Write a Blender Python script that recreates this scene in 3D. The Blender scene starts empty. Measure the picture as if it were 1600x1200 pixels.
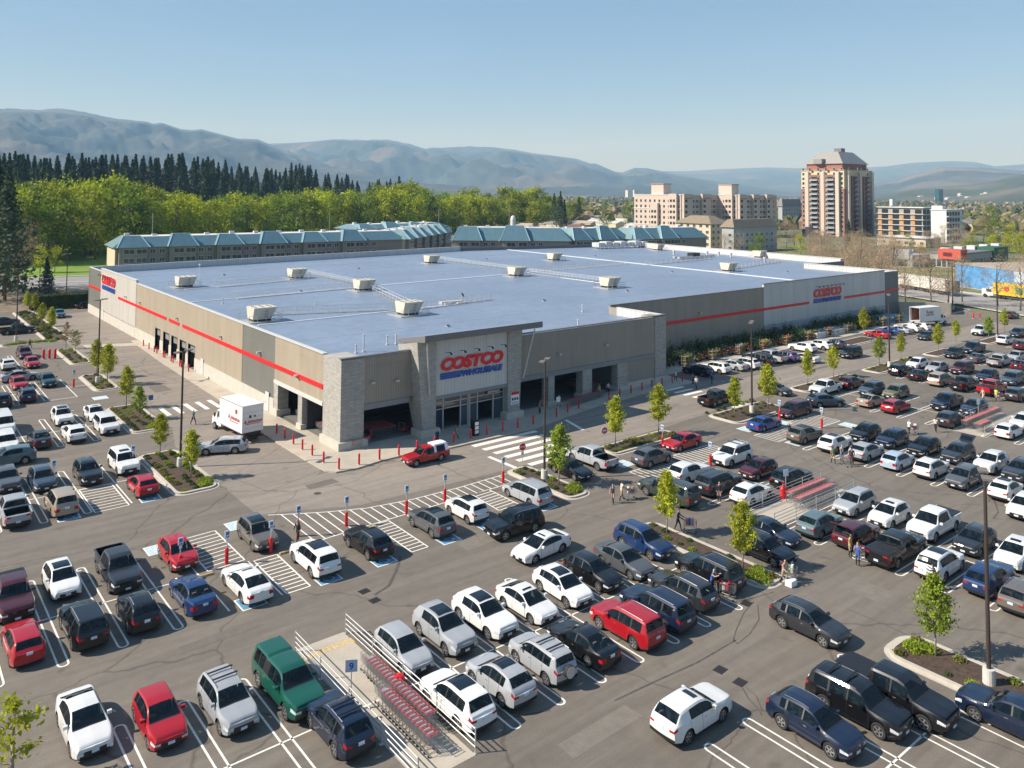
import bpy, math, random
import numpy as np
from mathutils import Vector, Matrix, Euler
C = bpy.context.scene
R = random.Random(7)
HAZE = 1.3e-4
rad = math.radians
# ------------------------------------------------------------------ camera (world axes: X along the store front, Y along its left wall)
FPX, ROLL, PITCH, CYPX, TH = 1254.749, rad(.43267), rad(2.87882), 237.122, rad(51.17224)
CAM = np.array([-39.361, -76.974, 27.0])
_cr, _sr, _cp, _sp = math.cos(ROLL), math.sin(ROLL), math.cos(PITCH), math.sin(PITCH)
MV = np.array([[_cr,0,_sr],[0,1,0],[-_sr,0,_cr]]) @ np.array([[1,0,0],[0,_cp,_sp],[0,-_sp,_cp]]) @ np.array([[math.sin(TH),-math.cos(TH),0],[math.cos(TH),math.sin(TH),0],[0,0,1]])
cd = bpy.data.cameras.new('camera'); cam = bpy.data.objects.new('camera', cd); C.collection.objects.link(cam); C.camera = cam
cd.sensor_width = 36; cd.lens = 36*FPX/1600; cd.shift_y = (CYPX-600)/1600; cd.clip_start = .5; cd.clip_end = 60000
_m = Matrix(((MV[0][0],MV[2][0],-MV[1][0]),(MV[0][1],MV[2][1],-MV[1][1]),(MV[0][2],MV[2][2],-MV[1][2])))
cam.matrix_world = Matrix.Translation(CAM) @ _m.to_4x4()
def ray(px, py):
    return MV.T @ np.array([(px-800)/FPX, 1, -(py-CYPX)/FPX])
def G(px, py, z=0):            # where the ground (or a level surface at height z) lies under a photo point
    d = ray(px, py); t = (z-CAM[2])/d[2]; q = CAM+d*t; return (float(q[0]), float(q[1]))
def DP(px, dep):               # ground point at a given distance in front of the camera
    d = ray(px, 300.); t = dep/math.hypot(d[0], d[1]); q = CAM+d*t; return (float(q[0]), float(q[1]))
def ZAT(px, py, dep):
    d = ray(px, py); t = dep/math.hypot(d[0], d[1]); return float(CAM[2]+d[2]*t)
# ------------------------------------------------------------------ sky and sun
SUN_AZ, SUN_EL = rad(-60), rad(38.9)
w = bpy.data.worlds.new('World'); C.world = w; w.use_nodes = True
nt = w.node_tree; bg = nt.nodes['Background']; sk = nt.nodes.new('ShaderNodeTexSky'); sk.sky_type = 'NISHITA'; sk.sun_disc = False
sk.sun_elevation = SUN_EL; sk.sun_rotation = SUN_AZ; sk.air_density = 1.0; sk.dust_density = .0; sk.ozone_density = 3.0; sk.altitude = 350
tcw = nt.nodes.new('ShaderNodeTexCoord'); mpw = nt.nodes.new('ShaderNodeMapping'); mpw.inputs['Scale'].default_value = (1.2, 1.2, 9); nt.links.new(tcw.outputs['Generated'], mpw.inputs['Vector'])
cn = nt.nodes.new('ShaderNodeTexNoise'); cn.inputs['Scale'].default_value = 2.2; cn.inputs['Detail'].default_value = 8; cn.inputs['Distortion'].default_value = .8; nt.links.new(mpw.outputs[0], cn.inputs['Vector'])
cr = nt.nodes.new('ShaderNodeMapRange'); cr.inputs['From Min'].default_value = .46; cr.inputs['From Max'].default_value = .78; cr.inputs['To Min'].default_value = .36; cr.inputs['To Max'].default_value = .56; nt.links.new(cn.outputs['Fac'], cr.inputs['Value'])
cm_ = nt.nodes.new('ShaderNodeMix'); cm_.data_type = 'RGBA'; nt.links.new(cr.outputs[0], cm_.inputs[0]); nt.links.new(sk.outputs[0], cm_.inputs[6]); cm_.inputs[7].default_value = (3.0, 5.6, 10.6, 1)   # blue veil tinting the whole sky colour, a little stronger in thin cloud streaks
nt.links.new(cm_.outputs[2], bg.inputs[0]); bg.inputs[1].default_value = .054
sl = bpy.data.lights.new('sun', 'SUN'); sl.energy = 5.0; sl.angle = rad(.5); sl.color = (1, .975, .93)
so = bpy.data.objects.new('sun', sl); C.collection.objects.link(so)
sdir = Vector((math.sin(SUN_AZ)*math.cos(SUN_EL), math.cos(SUN_AZ)*math.cos(SUN_EL), math.sin(SUN_EL)))
so.rotation_euler = sdir.to_track_quat('Z', 'Y').to_euler()
C.view_settings.view_transform = 'Standard'; C.view_settings.look = 'None'; C.view_settings.gamma = 1; C.view_settings.exposure = .73
C.cycles.max_bounces = 6; C.cycles.transparent_max_bounces = 8; C.cycles.volume_bounces = 0
C.cycles.sample_clamp_indirect = 4
# ------------------------------------------------------------------ materials
MATS = {}
def mat(name, col, rough=.75, metal=0., var=.12, scale=1.5, bump=0., rib=None, objcol=False, coat=0., spec=.5, rnd=0., detail=4., brick=None, fine=None, emit=None):
    if name in MATS: return MATS[name]
    m = bpy.data.materials.new(name); m.use_nodes = True; MATS[name] = m
    n, l = m.node_tree.nodes, m.node_tree.links; b = n['Principled BSDF']
    b.inputs['Roughness'].default_value = rough; b.inputs['Metallic'].default_value = metal
    b.inputs['Coat Weight'].default_value = coat; b.inputs['Coat Roughness'].default_value = .05; b.inputs['Specular IOR Level'].default_value = spec
    tc = n.new('ShaderNodeTexCoord'); no = n.new('ShaderNodeTexNoise'); no.inputs['Scale'].default_value = scale; no.inputs['Detail'].default_value = detail
    l.new(tc.outputs['Object'], no.inputs['Vector'])
    if objcol:
        oi = n.new('ShaderNodeObjectInfo'); src = oi.outputs['Color']
    else:
        rg = n.new('ShaderNodeRGB'); rg.outputs[0].default_value = (*col, 1); src = rg.outputs[0]
    mr = n.new('ShaderNodeMapRange'); mr.inputs['From Min'].default_value = .3; mr.inputs['From Max'].default_value = .7
    mr.inputs['To Min'].default_value = 1-var; mr.inputs['To Max'].default_value = 1+var
    l.new(no.outputs['Fac'], mr.inputs['Value']); fac = mr.outputs[0]
    def mul(a, bb):
        x = n.new('ShaderNodeMath'); x.operation = 'MULTIPLY'; l.new(a, x.inputs[0]); l.new(bb, x.inputs[1]); return x.outputs[0]
    if fine:
        n2 = n.new('ShaderNodeTexNoise'); n2.inputs['Scale'].default_value = fine[0]; n2.inputs['Detail'].default_value = 5; l.new(tc.outputs['Object'], n2.inputs['Vector'])
        m2 = n.new('ShaderNodeMapRange'); m2.inputs['From Min'].default_value = .3; m2.inputs['From Max'].default_value = .7; m2.inputs['To Min'].default_value = 1-fine[1]; m2.inputs['To Max'].default_value = 1+fine[1]
        l.new(n2.outputs['Fac'], m2.inputs['Value']); fac = mul(fac, m2.outputs[0])
    if rnd:
        o2 = n.new('ShaderNodeObjectInfo'); m3 = n.new('ShaderNodeMapRange'); m3.inputs['To Min'].default_value = 1-rnd; m3.inputs['To Max'].default_value = 1+rnd
        l.new(o2.outputs['Random'], m3.inputs['Value']); fac = mul(fac, m3.outputs[0])
    if rib:      # (spacing, axis, depth)
        sp = n.new('ShaderNodeSeparateXYZ'); l.new(tc.outputs['Object'], sp.inputs[0])
        md = n.new('ShaderNodeMath'); md.operation = 'PINGPONG'; md.inputs[1].default_value = rib[0]/2; l.new(sp.outputs[rib[1]], md.inputs[0])
        m4 = n.new('ShaderNodeMapRange'); m4.inputs['From Min'].default_value = rib[0]*.02; m4.inputs['From Max'].default_value = rib[0]*.14; m4.inputs['To Min'].default_value = 1-rib[2]; m4.inputs['To Max'].default_value = 1
        l.new(md.outputs[0], m4.inputs['Value']); fac = mul(fac, m4.outputs[0])
    if rib and rib[1] != 2:
        mp = n.new('ShaderNodeMapping'); mp.inputs['Scale'].default_value = (.9, .9, .07); l.new(tc.outputs['Object'], mp.inputs['Vector']); n5 = n.new('ShaderNodeTexNoise'); n5.inputs['Scale'].default_value = 1.; n5.inputs['Detail'].default_value = 5; l.new(mp.outputs[0], n5.inputs['Vector'])
        m5 = n.new('ShaderNodeMapRange'); m5.inputs['From Min'].default_value = .3; m5.inputs['From Max'].default_value = .7; m5.inputs['To Min'].default_value = .9; m5.inputs['To Max'].default_value = 1.06; l.new(n5.outputs['Fac'], m5.inputs['Value']); fac = mul(fac, m5.outputs[0])
    if brick:
        cb = n.new('ShaderNodeCombineXYZ'); sp = n.new('ShaderNodeSeparateXYZ'); l.new(tc.outputs['Object'], sp.inputs[0])
        ad = n.new('ShaderNodeMath'); l.new(sp.outputs[0], ad.inputs[0]); l.new(sp.outputs[1], ad.inputs[1]); l.new(ad.outputs[0], cb.inputs[0]); l.new(sp.outputs[2], cb.inputs[1])
        bk = n.new('ShaderNodeTexBrick'); bk.inputs['Scale'].default_value = 1; bk.inputs['Brick Width'].default_value = brick[0]; bk.inputs['Row Height'].default_value = brick[1]; bk.inputs['Mortar Size'].default_value = .018
        bk.inputs['Color1'].default_value = (1,1,1,1); bk.inputs['Color2'].default_value = (brick[2],)*3+(1,); bk.inputs['Mortar'].default_value = (brick[3],)*3+(1,)
        l.new(cb.outputs[0], bk.inputs['Vector']); fac = mul(fac, bk.outputs['Color'])
    mx = n.new('ShaderNodeVectorMath'); mx.operation = 'SCALE'; l.new(src, mx.inputs[0]); l.new(fac, mx.inputs['Scale']); l.new(mx.outputs[0], b.inputs['Base Color'])
    if bump:
        bp = n.new('ShaderNodeBump'); bp.inputs['Strength'].default_value = bump; bp.inputs['Distance'].default_value = .02; l.new(fac, bp.inputs['Height']); l.new(bp.outputs[0], b.inputs['Normal'])
    return m
def asphalt(name, col, k=1.):
    m = mat(name, col, .85, var=.09, scale=.045, fine=(1.3, .07), detail=5)
    n, l = m.node_tree.nodes, m.node_tree.links; b = n['Principled BSDF']; src = b.inputs['Base Color'].links[0].from_socket
    tc = n.new('ShaderNodeTexCoord')
    # aggregate, streaks of wear, tar cracks and oil spots
    sp = n.new('ShaderNodeTexNoise'); sp.inputs['Scale'].default_value = 14; sp.inputs['Detail'].default_value = 3; l.new(tc.outputs['Object'], sp.inputs['Vector'])
    mp = n.new('ShaderNodeMapping'); mp.inputs['Scale'].default_value = (.06, .9, 1); mp.inputs['Rotation'].default_value = (0, 0, .5); l.new(tc.outputs['Object'], mp.inputs['Vector'])
    st = n.new('ShaderNodeTexNoise'); st.inputs['Scale'].default_value = 1; st.inputs['Detail'].default_value = 6; st.inputs['Distortion'].default_value = 1.2; l.new(mp.outputs[0], st.inputs['Vector'])
    ds = n.new('ShaderNodeTexNoise'); ds.inputs['Scale'].default_value = .25; ds.inputs['Detail'].default_value = 4; l.new(tc.outputs['Object'], ds.inputs['Vector'])
    av = n.new('ShaderNodeVectorMath'); av.operation = 'MULTIPLY_ADD'; av.inputs[1].default_value = (3, 3, 0); l.new(ds.outputs['Color'], av.inputs[0]); l.new(tc.outputs['Object'], av.inputs[2])
    vo = n.new('ShaderNodeTexVoronoi'); vo.feature = 'DISTANCE_TO_EDGE'; vo.inputs['Scale'].default_value = .075; l.new(av.outputs[0], vo.inputs['Vector'])
    ol = n.new('ShaderNodeTexVoronoi'); ol.inputs['Scale'].default_value = .34; l.new(av.outputs[0], ol.inputs['Vector'])
    def mr(s, a, bb, c, d):
        x = n.new('ShaderNodeMapRange'); x.inputs['From Min'].default_value = a; x.inputs['From Max'].default_value = bb; x.inputs['To Min'].default_value = c; x.inputs['To Max'].default_value = d; l.new(s, x.inputs['Value']); return x.outputs[0]
    fs = [mr(sp.outputs['Fac'], .3, .7, .86, 1.14), mr(st.outputs['Fac'], .35, .65, .87, 1.12), mr(vo.outputs['Distance'], .0, .007, .6, 1), mr(ol.outputs['Distance'], .02, .14, .66, 1)]
    for f in fs:
        x = n.new('ShaderNodeVectorMath'); x.operation = 'SCALE'; l.new(src, x.inputs[0]); l.new(f, x.inputs['Scale']); src = x.outputs[0]
    l.new(src, b.inputs['Base Color'])
    bp = n.new('ShaderNodeBump'); bp.inputs['Strength'].default_value = .35; bp.inputs['Distance'].default_value = .01; l.new(sp.outputs['Fac'], bp.inputs['Height']); l.new(bp.outputs[0], b.inputs['Normal'])
    return m
ASPH = asphalt('asphalt', (.150, .130, .105)); ASPH2 = asphalt('asphalt_lane', (.215, .185, .152)); ROADM = asphalt('road_asphalt', (.25, .24, .225))
GRASS = mat('grass', (.12, .16, .03), .9, var=.3, scale=.03, fine=(.5, .25)); LAWN = mat('lawn', (.14, .22, .015), .9, var=.18, scale=.06, fine=(1, .12))
LAND = mat('valley', (.12, .135, .07), .95, var=.35, scale=.006, fine=(.05, .3), detail=8)
CONC = mat('concrete', (.4, .355, .285), .85, var=.1, scale=.6, fine=(6, .06)); KERB = mat('kerb_concrete', (.45, .41, .345), .85, var=.08, scale=2)
PAINTW = mat('line_paint', (.72, .69, .62), .7, var=.12, scale=6); PAINTB = mat('blue_paint', (.10, .27, .42), .7, var=.2, scale=5); PAINTY = mat('yellow_paint', (.62, .4, .1), .7, var=.15, scale=4); PAINTP = mat('pale_blue_paint', (.42, .55, .6), .7, var=.15, scale=4)
MULCH = mat('mulch', (.065, .042, .028), .95, var=.4, scale=5, fine=(25, .4), bump=.6)
TAN = mat('tan_cladding', (.345, .29, .215), .55, var=.04, scale=.4, rib=(.3, 1, .3)); TANX = mat('brown_cladding', (.29, .255, .21), .55, var=.04, scale=.4, rib=(.3, 0, .35))
GREYC = mat('grey_cladding', (.15, .15, .13), .55, var=.04, scale=.4, rib=(.3, 1, .2)); GREYX = mat('slate_cladding', (.13, .14, .145), .55, var=.04, scale=.4, rib=(.3, 0, .25))
LITE = mat('light_cladding', (.46, .435, .39), .5, var=.03, scale=.4, rib=(.45, 1, .08)); LITEX = mat('pale_cladding', (.5, .5, .48), .5, var=.03, scale=.4, rib=(.45, 0, .16))
CMU = mat('block_masonry', (.40,.385,.345), .85, var=.07, scale=2, brick=(.6, .2, .78, .55)); CBASE = mat('base_concrete', (.47, .44, .38), .85, var=.08, scale=1)
STRIPE = mat('red_stripe', (.62, .008, .012), .45, var=.04); SIGNR = mat('sign_red', (.62, .012, .02), .4, var=.03); SIGNB = mat('sign_blue', (.008, .07, .33), .4, var=.03); SIGNW = mat('sign_white', (.8, .8, .8), .4, var=.03)
ROOF = mat('roof_sheet', (.225,.28,.365), .46, metal=.2, spec=.4, var=.09, scale=.05, fine=(.5, .05), rib=(.61, 1, .14)); PARW = mat('parapet_lining', (.5, .5, .49), .6, var=.04, rib=(.6, 0, .25)); PARY = mat('parapet_lining_side', (.55, .54, .51), .6, var=.04, rib=(.9, 1, .25))
RTRIM = mat('ridge_trim', (.62, .63, .64), .5, var=.05); TRIM = mat('steel_trim', (.16, .15, .15), .5, var=.04); BEAM = mat('beam_steel', (.2, .21, .22), .55, var=.05); WTRIM = mat('white_trim', (.52, .52, .5), .5, var=.03); GALV = mat('galvanised', (.5, .5, .49), .4, metal=.5, var=.08, scale=4)
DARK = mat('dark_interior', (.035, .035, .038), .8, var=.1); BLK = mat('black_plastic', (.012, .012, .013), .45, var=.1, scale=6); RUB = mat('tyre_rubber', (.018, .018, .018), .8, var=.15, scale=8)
GLASS = mat('tinted_glass', (.008, .016, .024), .05, var=.5, scale=1.3, spec=.5); BGLASS = mat('window_glass', (.03, .045, .06), .06, var=.5, scale=.2, spec=.9)
CARP = mat('car_paint', (1,1,1), .4, metal=.0, spec=.15, var=.015, scale=2, objcol=True, coat=1.); CHROME = mat('chrome', (.55, .55, .56), .2, metal=.9, var=.05); RIM = mat('alloy_rim', (.42, .42, .43), .3, metal=.7, var=.1)
LENS = mat('headlamp_lens', (.5, .52, .54), .12, var=.3, scale=8); TAILM = mat('taillamp_red', (.36, .008, .012), .2, var=.2, scale=8); PLATE = mat('number_plate', (.55, .62, .72), .5, var=.15, scale=9)
REDP = mat('bollard_red', (.58, .01, .015), .4, var=.08, scale=3); POLEM = mat('pole_bronze', (.05, .035, .028), .5, var=.1); POLEC = mat('pole_base', (.55, .53, .48), .85, var=.1, scale=3)
BARK = mat('bark', (.20, .16, .12), .9, var=.25, scale=6); BARKG = mat('pale_bark', (.32, .27, .22), .9, var=.25, scale=6)
def see_through(m, t, tint):
    n, l = m.node_tree.nodes, m.node_tree.links; tr = n.new('ShaderNodeBsdfTransparent'); tr.inputs[0].default_value = (*tint, 1); mx = n.new('ShaderNodeMixShader'); mx.inputs[0].default_value = t; l.new(n['Principled BSDF'].outputs[0], mx.inputs[1]); l.new(tr.outputs[0], mx.inputs[2]); l.new(mx.outputs[0], n['Material Output'].inputs[0])
RGLASS = mat('roof_glass', (.008, .014, .022), .06, var=.3, scale=1.3)
see_through(GLASS, .5, (.55, .66, .66)); SEATM = mat('seat_fabric', (.11, .10, .09), .8, var=.25, scale=5)
def leafmat(name, col, rnd=.18, var=.35, trans=.3):
    m = mat(name, col, .7, var=var, scale=.9, rnd=rnd, spec=.3); n, l = m.node_tree.nodes, m.node_tree.links; b = n['Principled BSDF']
    t = n.new('ShaderNodeBsdfTranslucent'); l.new(b.inputs['Base Color'].links[0].from_socket, t.inputs[0]); mx = n.new('ShaderNodeMixShader'); mx.inputs[0].default_value = trans
    l.new(b.outputs[0], mx.inputs[1]); l.new(t.outputs[0], mx.inputs[2]); l.new(mx.outputs[0], n['Material Output'].inputs[0]); return m
LF_Y = leafmat('young_leaf', (.40, .42, .03), trans=.4); LF_G = leafmat('fresh_leaf', (.26, .33, .03), trans=.4); LF_O = leafmat('olive_leaf', (.19, .19, .045)); LF_B = leafmat('bud_brown', (.30, .22, .12), var=.25)
LF_C = leafmat('conifer_needles', (.058, .088, .042), trans=.1); LF_S = leafmat('shrub_leaf', (.085, .12, .03)); LF_D = leafmat('hedge_leaf', (.05, .075, .02), trans=.15); LF_F = leafmat('far_leaf', (.10, .115, .05))
# ------------------------------------------------------------------ mesh builder
class MB:
    def __init__(s): s.v = []; s.f = []; s.m = []; s.mats = []
    def mi(s, m):
        if m not in s.mats: s.mats.append(m)
        return s.mats.index(m)
    def face(s, pts, m):
        k = len(s.v); s.v += [tuple(p) for p in pts]; s.f.append(tuple(range(k, k+len(pts)))); s.m.append(s.mi(m))
    def add(s, vs, fs, m):
        k = len(s.v); s.v += [tuple(p) for p in vs]; i = s.mi(m)
        for f in fs: s.f.append(tuple(a+k for a in f)); s.m.append(i)
        return s
    def box(s, x0, y0, z0, x1, y1, z1, m, rot=0., pivot=None):
        vs = [(x, y, z) for x in (x0, x1) for y in (y0, y1) for z in (z0, z1)]
        if rot:
            px, py = pivot or ((x0+x1)/2, (y0+y1)/2); c, q = math.cos(rot), math.sin(rot)
            vs = [(px+(x-px)*c-(y-py)*q, py+(x-px)*q+(y-py)*c, z) for x, y, z in vs]
        return s.add(vs, [(0,1,3,2),(4,6,7,5),(0,4,5,1),(2,3,7,6),(0,2,6,4),(1,5,7,3)], m)
    def prism(s, poly, z0, z1, m, top=True, bot=False, mtop=None):
        n = len(poly); a = sum(poly[i][0]*poly[(i+1)%n][1]-poly[(i+1)%n][0]*poly[i][1] for i in range(n))
        if a < 0: poly = poly[::-1]
        zb = [z0]*n if not callable(z0) else [z0(*p) for p in poly]; zt = [z1]*n if not callable(z1) else [z1(*p) for p in poly]
        vs = [(p[0], p[1], zb[i]) for i, p in enumerate(poly)]+[(p[0], p[1], zt[i]) for i, p in enumerate(poly)]
        s.add(vs, [(i, (i+1)%n, (i+1)%n+n, i+n) for i in range(n)], m)
        if top: s.add([vs[i+n] for i in range(n)], [tuple(range(n))], mtop or m)
        if bot: s.add([vs[i] for i in range(n)], [tuple(range(n))[::-1]], m)
        return s
    def cyl(s, p0, p1, r0, m, r1=None, n=10, cap=True):
        p0, p1 = Vector(p0), Vector(p1); r1 = r0 if r1 is None else r1; d = (p1-p0).normalized(); a = d.orthogonal().normalized(); b = d.cross(a)
        vs = []
        for p, r in ((p0, r0), (p1, r1)):
            for i in range(n):
                t = 2*math.pi*i/n; vs.append(p+(a*math.cos(t)+b*math.sin(t))*r)
        fs = [(i, (i+1)%n, (i+1)%n+n, i+n) for i in range(n)]
        if cap: fs += [tuple(range(n))[::-1], tuple(range(n, 2*n))]
        return s.add(vs, fs, m)
    def lathe(s, prof, m, n=14, c=(0,0)):
        vs = []; k = len(prof)
        for i in range(n):
            t = 2*math.pi*i/n
            for r, z in prof: vs.append((c[0]+r*math.cos(t), c[1]+r*math.sin(t), z))
        return s.add(vs, [(i*k+j, ((i+1)%n)*k+j, ((i+1)%n)*k+j+1, i*k+j+1) for i in range(n) for j in range(k-1)], m)
    def app(s, o, M=None):
        k = len(s.v); s.v += [tuple(M @ Vector(v)) for v in o.v] if M else o.v
        mp = [s.mi(m) for m in o.mats]
        for f, mm in zip(o.f, o.m): s.f.append(tuple(a+k for a in f)); s.m.append(mp[mm])
        return s
    def mesh(s, name, smooth=False, ang=None):
        me = bpy.data.meshes.new(name); me.from_pydata([tuple(map(float, v)) for v in s.v], [], s.f)
        for m in s.mats: me.materials.append(m)
        me.polygons.foreach_set('material_index', s.m)
        if smooth: me.polygons.foreach_set('use_smooth', [True]*len(me.polygons))
        me.update()
        if smooth and ang: me.set_sharp_from_angle(angle=rad(ang))
        return me
    def build(s, name, parent=None, smooth=False, ang=None, loc=None):
        return link(name, s.mesh(name, smooth, ang), parent, loc)
def link(name, me, parent=None, loc=None, rot=None, col=None):
    o = bpy.data.objects.new(name, me); C.collection.objects.link(o)
    if parent: o.parent = parent
    if loc: o.location = loc
    if rot is not None: o.rotation_euler = (0, 0, rot) if not hasattr(rot, '__len__') else rot
    if col: o.color = (*col, 1)
    return o
def tag(o, label, cat, group=None):
    o['label'] = label; o['category'] = cat
    if group: o['group'] = group
    return o
def thing(name, label, cat, loc=(0,0,0), rot=0, group=None):
    o = bpy.data.objects.new(name, None); C.collection.objects.link(o); o.location = loc; o.rotation_euler = (0,0,rot); o.empty_display_size = .2
    return tag(o, label, cat, group)
def struct(o, kind='structure'): o['kind'] = kind; return o
def text(name, s, size, mt, M, parent=None, ext=.05, off=0., shear=0., align='CENTER', sx=1.):
    cu = bpy.data.curves.new(name, 'FONT'); cu.body = s; cu.size = size; cu.extrude = ext; cu.offset = off; cu.shear = shear; cu.align_x = align; cu.resolution_u = 3
    t = bpy.data.objects.new(name, cu); C.collection.objects.link(t); dg = bpy.context.evaluated_depsgraph_get(); me = bpy.data.meshes.new_from_object(t.evaluated_get(dg)); bpy.data.objects.remove(t)
    me.transform(Matrix.Diagonal((sx, 1, 1, 1))); me.transform(M); me.materials.clear(); me.materials.append(mt); me.name = name
    return link(name, me, parent)
FRONT = lambda x, y, z: Matrix(((1,0,0,x),(0,0,-1,y),(0,1,0,z),(0,0,0,1)))      # text facing -Y
LEFT = lambda x, y, z: Matrix(((0,0,-1,x),(-1,0,0,y),(0,1,0,z),(0,0,0,1)))      # text facing -X, reading toward -Y
def FACE(x, y, z, a):                                                           # upright text facing direction a (angle of its normal)
    c, q = math.cos(a), math.sin(a); return Matrix(((-q,0,c,x),(c,0,q,y),(0,1,0,z),(0,0,0,1)))
FLAT = lambda x, y, z, a=0: Matrix.Translation((x,y,z)) @ Matrix.Rotation(a, 4, 'Z')
ORD = 'zeroth first second third fourth fifth sixth seventh eighth ninth tenth eleventh twelfth thirteenth fourteenth fifteenth sixteenth seventeenth'.split()
# ================================================================== ground, lot, kerbs and markings
m = MB(); m.face([(-19000,-7000,-.3),(19000,-7000,-.3),(19000,21000,-.3),(-19000,21000,-.3)], LAND); struct(m.build('ground'))
m = MB(); m.face([(-130,-150,0),(200,-150,0),(200,-60,0),(160,-12,0),(172,40,0),(176,172,0),(-130,172,0)], ASPH); struct(m.build('parking_lot'))
m = MB(); m.face([(-5,-5,.004),(-12.9,-7,.004),(-12.9,12,.004),(-11.2,19,.004),(-11.2,60,.004),(-9.8,118,.004),(0,121,.004),(0,0,.004)], ASPH2)
m.face([(-12.9,-10.5,.004),(-12.9,-7,.004),(-5,-5,.004),(54,-2.5,.004),(62,-5.5,.004),(150,-5.5,.004),(150,-12.8,.004),(60,-12.8,.004),(33,-14.8,.004),(10,-14.8,.004),(-5,-14,.004)], ASPH2); struct(m.build('drive_lane'))
# road left behind, its verges and the lawn
m = MB(); m.face([(-130,172,.02),(-30,178,.02),(10,173,.02),(40,168,.02),(40,196,.02),(10,201,.02),(-30,206,.02),(-130,206,.02)], ROADM); struct(m.build('road'))
m = MB(); m.face([(-200,206,.01),(60,198,.01),(60,420,.01),(-200,420,.01)], LAWN); struct(m.build('lawn'), 'structure')
m = MB()
for y0, y1 in ((184.6, 186.2), (203.5, 205.0), (170.5, 171.6)): m.prism([(-130,y0+3),(-30,y0+2),(42,y0-4),(42,y1-4),(-30,y1+2),(-130,y1+3)], 0, .14, KERB)
struct(m.build('road_kerb'))
m = MB(); m.face([(-60,122,.01),(-8,128,.01),(2,122,.01),(4,168,.01),(-60,170,.01)], mat('dry_verge', (.17,.13,.085), .95, var=.3, scale=.4, fine=(3,.3))); struct(m.build('verge'))
# right hand road
rd = [(150,-40),(164,-12),(174,10),(186,45),(196,120),(200,180),(218,180),(214,110),(206,40),(197,10),(186,-14),(170,-42)]
m = MB(); m.prism(rd, -.1, .012, ROADM); struct(m.build('road'))
m = MB(); m.prism([(150+i,j) for i, j in ((48,200),(54,100),(46,30),(37,2),(26,-18),(19,-30),(140,-60),(200,60),(190,260))], -.1, .006, mat('verge_grass', (.15,.15,.05), .95, var=.3, scale=.1, fine=(1.5,.25))); struct(m.build('grass_verge'))
m = MB(); m.prism([(262,60),(330,60),(330,92),(262,100)], 0, .02, LAWN); struct(m.build('lawn'))
m = MB()
def strip(pts, wd, z0, z1, mt, mb):
    for a, b in zip(pts[:-1], pts[1:]):
        dx, dy = b[0]-a[0], b[1]-a[1]; L = math.hypot(dx, dy); nx, ny = -dy/L*wd/2, dx/L*wd/2
        mb.prism([(a[0]-nx,a[1]-ny),(b[0]-nx,b[1]-ny),(b[0]+nx,b[1]+ny),(a[0]+nx,a[1]+ny)], z0, z1, mt)
strip([(171,-42),(186.6,-14),(197.8,9.6),(207,40),(215,110),(219,180)], 2.2, 0, .15, KERB, m); strip([(163.2,-12),(173.4,10),(185.4,45),(195.4,120)], .5, 0, .15, KERB, m)
struct(m.build('road_kerb'))
# pavement round the store, ramps
sw = [(0,17),(-2.4,29),(-1.6,70),(0,70)]
m = MB(); m.prism([(-4.05,6.5),(-4.0,-1),(-3.85,-4.6),(-3.2,-5.6),(-1.1,-5.85),(2,-5.3),(4.2,-5.3),(9.8,-6.2),(21.4,-6.2),(26.3,-5.1),(32.2,-3.9),(42.6,-3.1),(54,-3.1),(54,0),(54,11),(0,11),(0,17),(-4.05,16)], -.1, .15, CONC)
m.prism([(-4.05,16),(0,17),(0,78),(-1.4,78),(-2.3,56),(-2.8,29),(-3.6,20)], -.1, .06, CONC); m.prism([(54,2.6),(150,3.4),(150,11),(54,11)], -.1, .1, CONC)
m.prism([(-9,76),(0,72),(0,75),(-9,79)], -.05, .03, CONC)
struct(m.build('pavement'))
# kerbed islands
def rrect(x0, y0, x1, y1, r, n=5):
    o = []
    for cx, cy, a in ((x1-r,y1-r,0),(x0+r,y1-r,90),(x0+r,y0+r,180),(x1-r,y0+r,270)):
        for i in range(n+1): t = rad(a+90*i/n); o.append((cx+r*math.cos(t), cy+r*math.sin(t)))
    return o
ISL = [(-16.9,-2.3,-13.2,10.9,.9),(-15.3,19.4,-11.7,32.2,.9),(-14.3,42.2,-11.5,53.2,.9),(-13.6,62.3,-10.9,76.2,.8),(-13.3,85.2,-9.6,128,.8),(-20.3,84.6,-12.9,87.2,.9),(9.9,-24.2,12.5,-15.2,.9),(9.6,-44.1,12.1,-31.8,.9),(8.3,-66,11.8,-52.8,1.2),(21.8,-18.2,32.6,-15.5,.8),(41.4,-19.2,52.4,-14.9,.9),(61.6,-15.9,76.5,-13.1,.8),(81.2,-16.4,97,-13.3,.8),(101.4,-16.2,110,-13.4,.8),(121,-16.7,131,-14,.8),(141,-17,150,-14.4,.8),(99,-2.2,109.5,1.4,.6),(134,-19,150,-17,.5),(150,2,172,9,1.5),(29.6,-61,36.8,-60,.4)][:18]+[(150,4,166,9,1.2)]
ISL = [i for i in ISL if i[0] not in (134,)]
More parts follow.
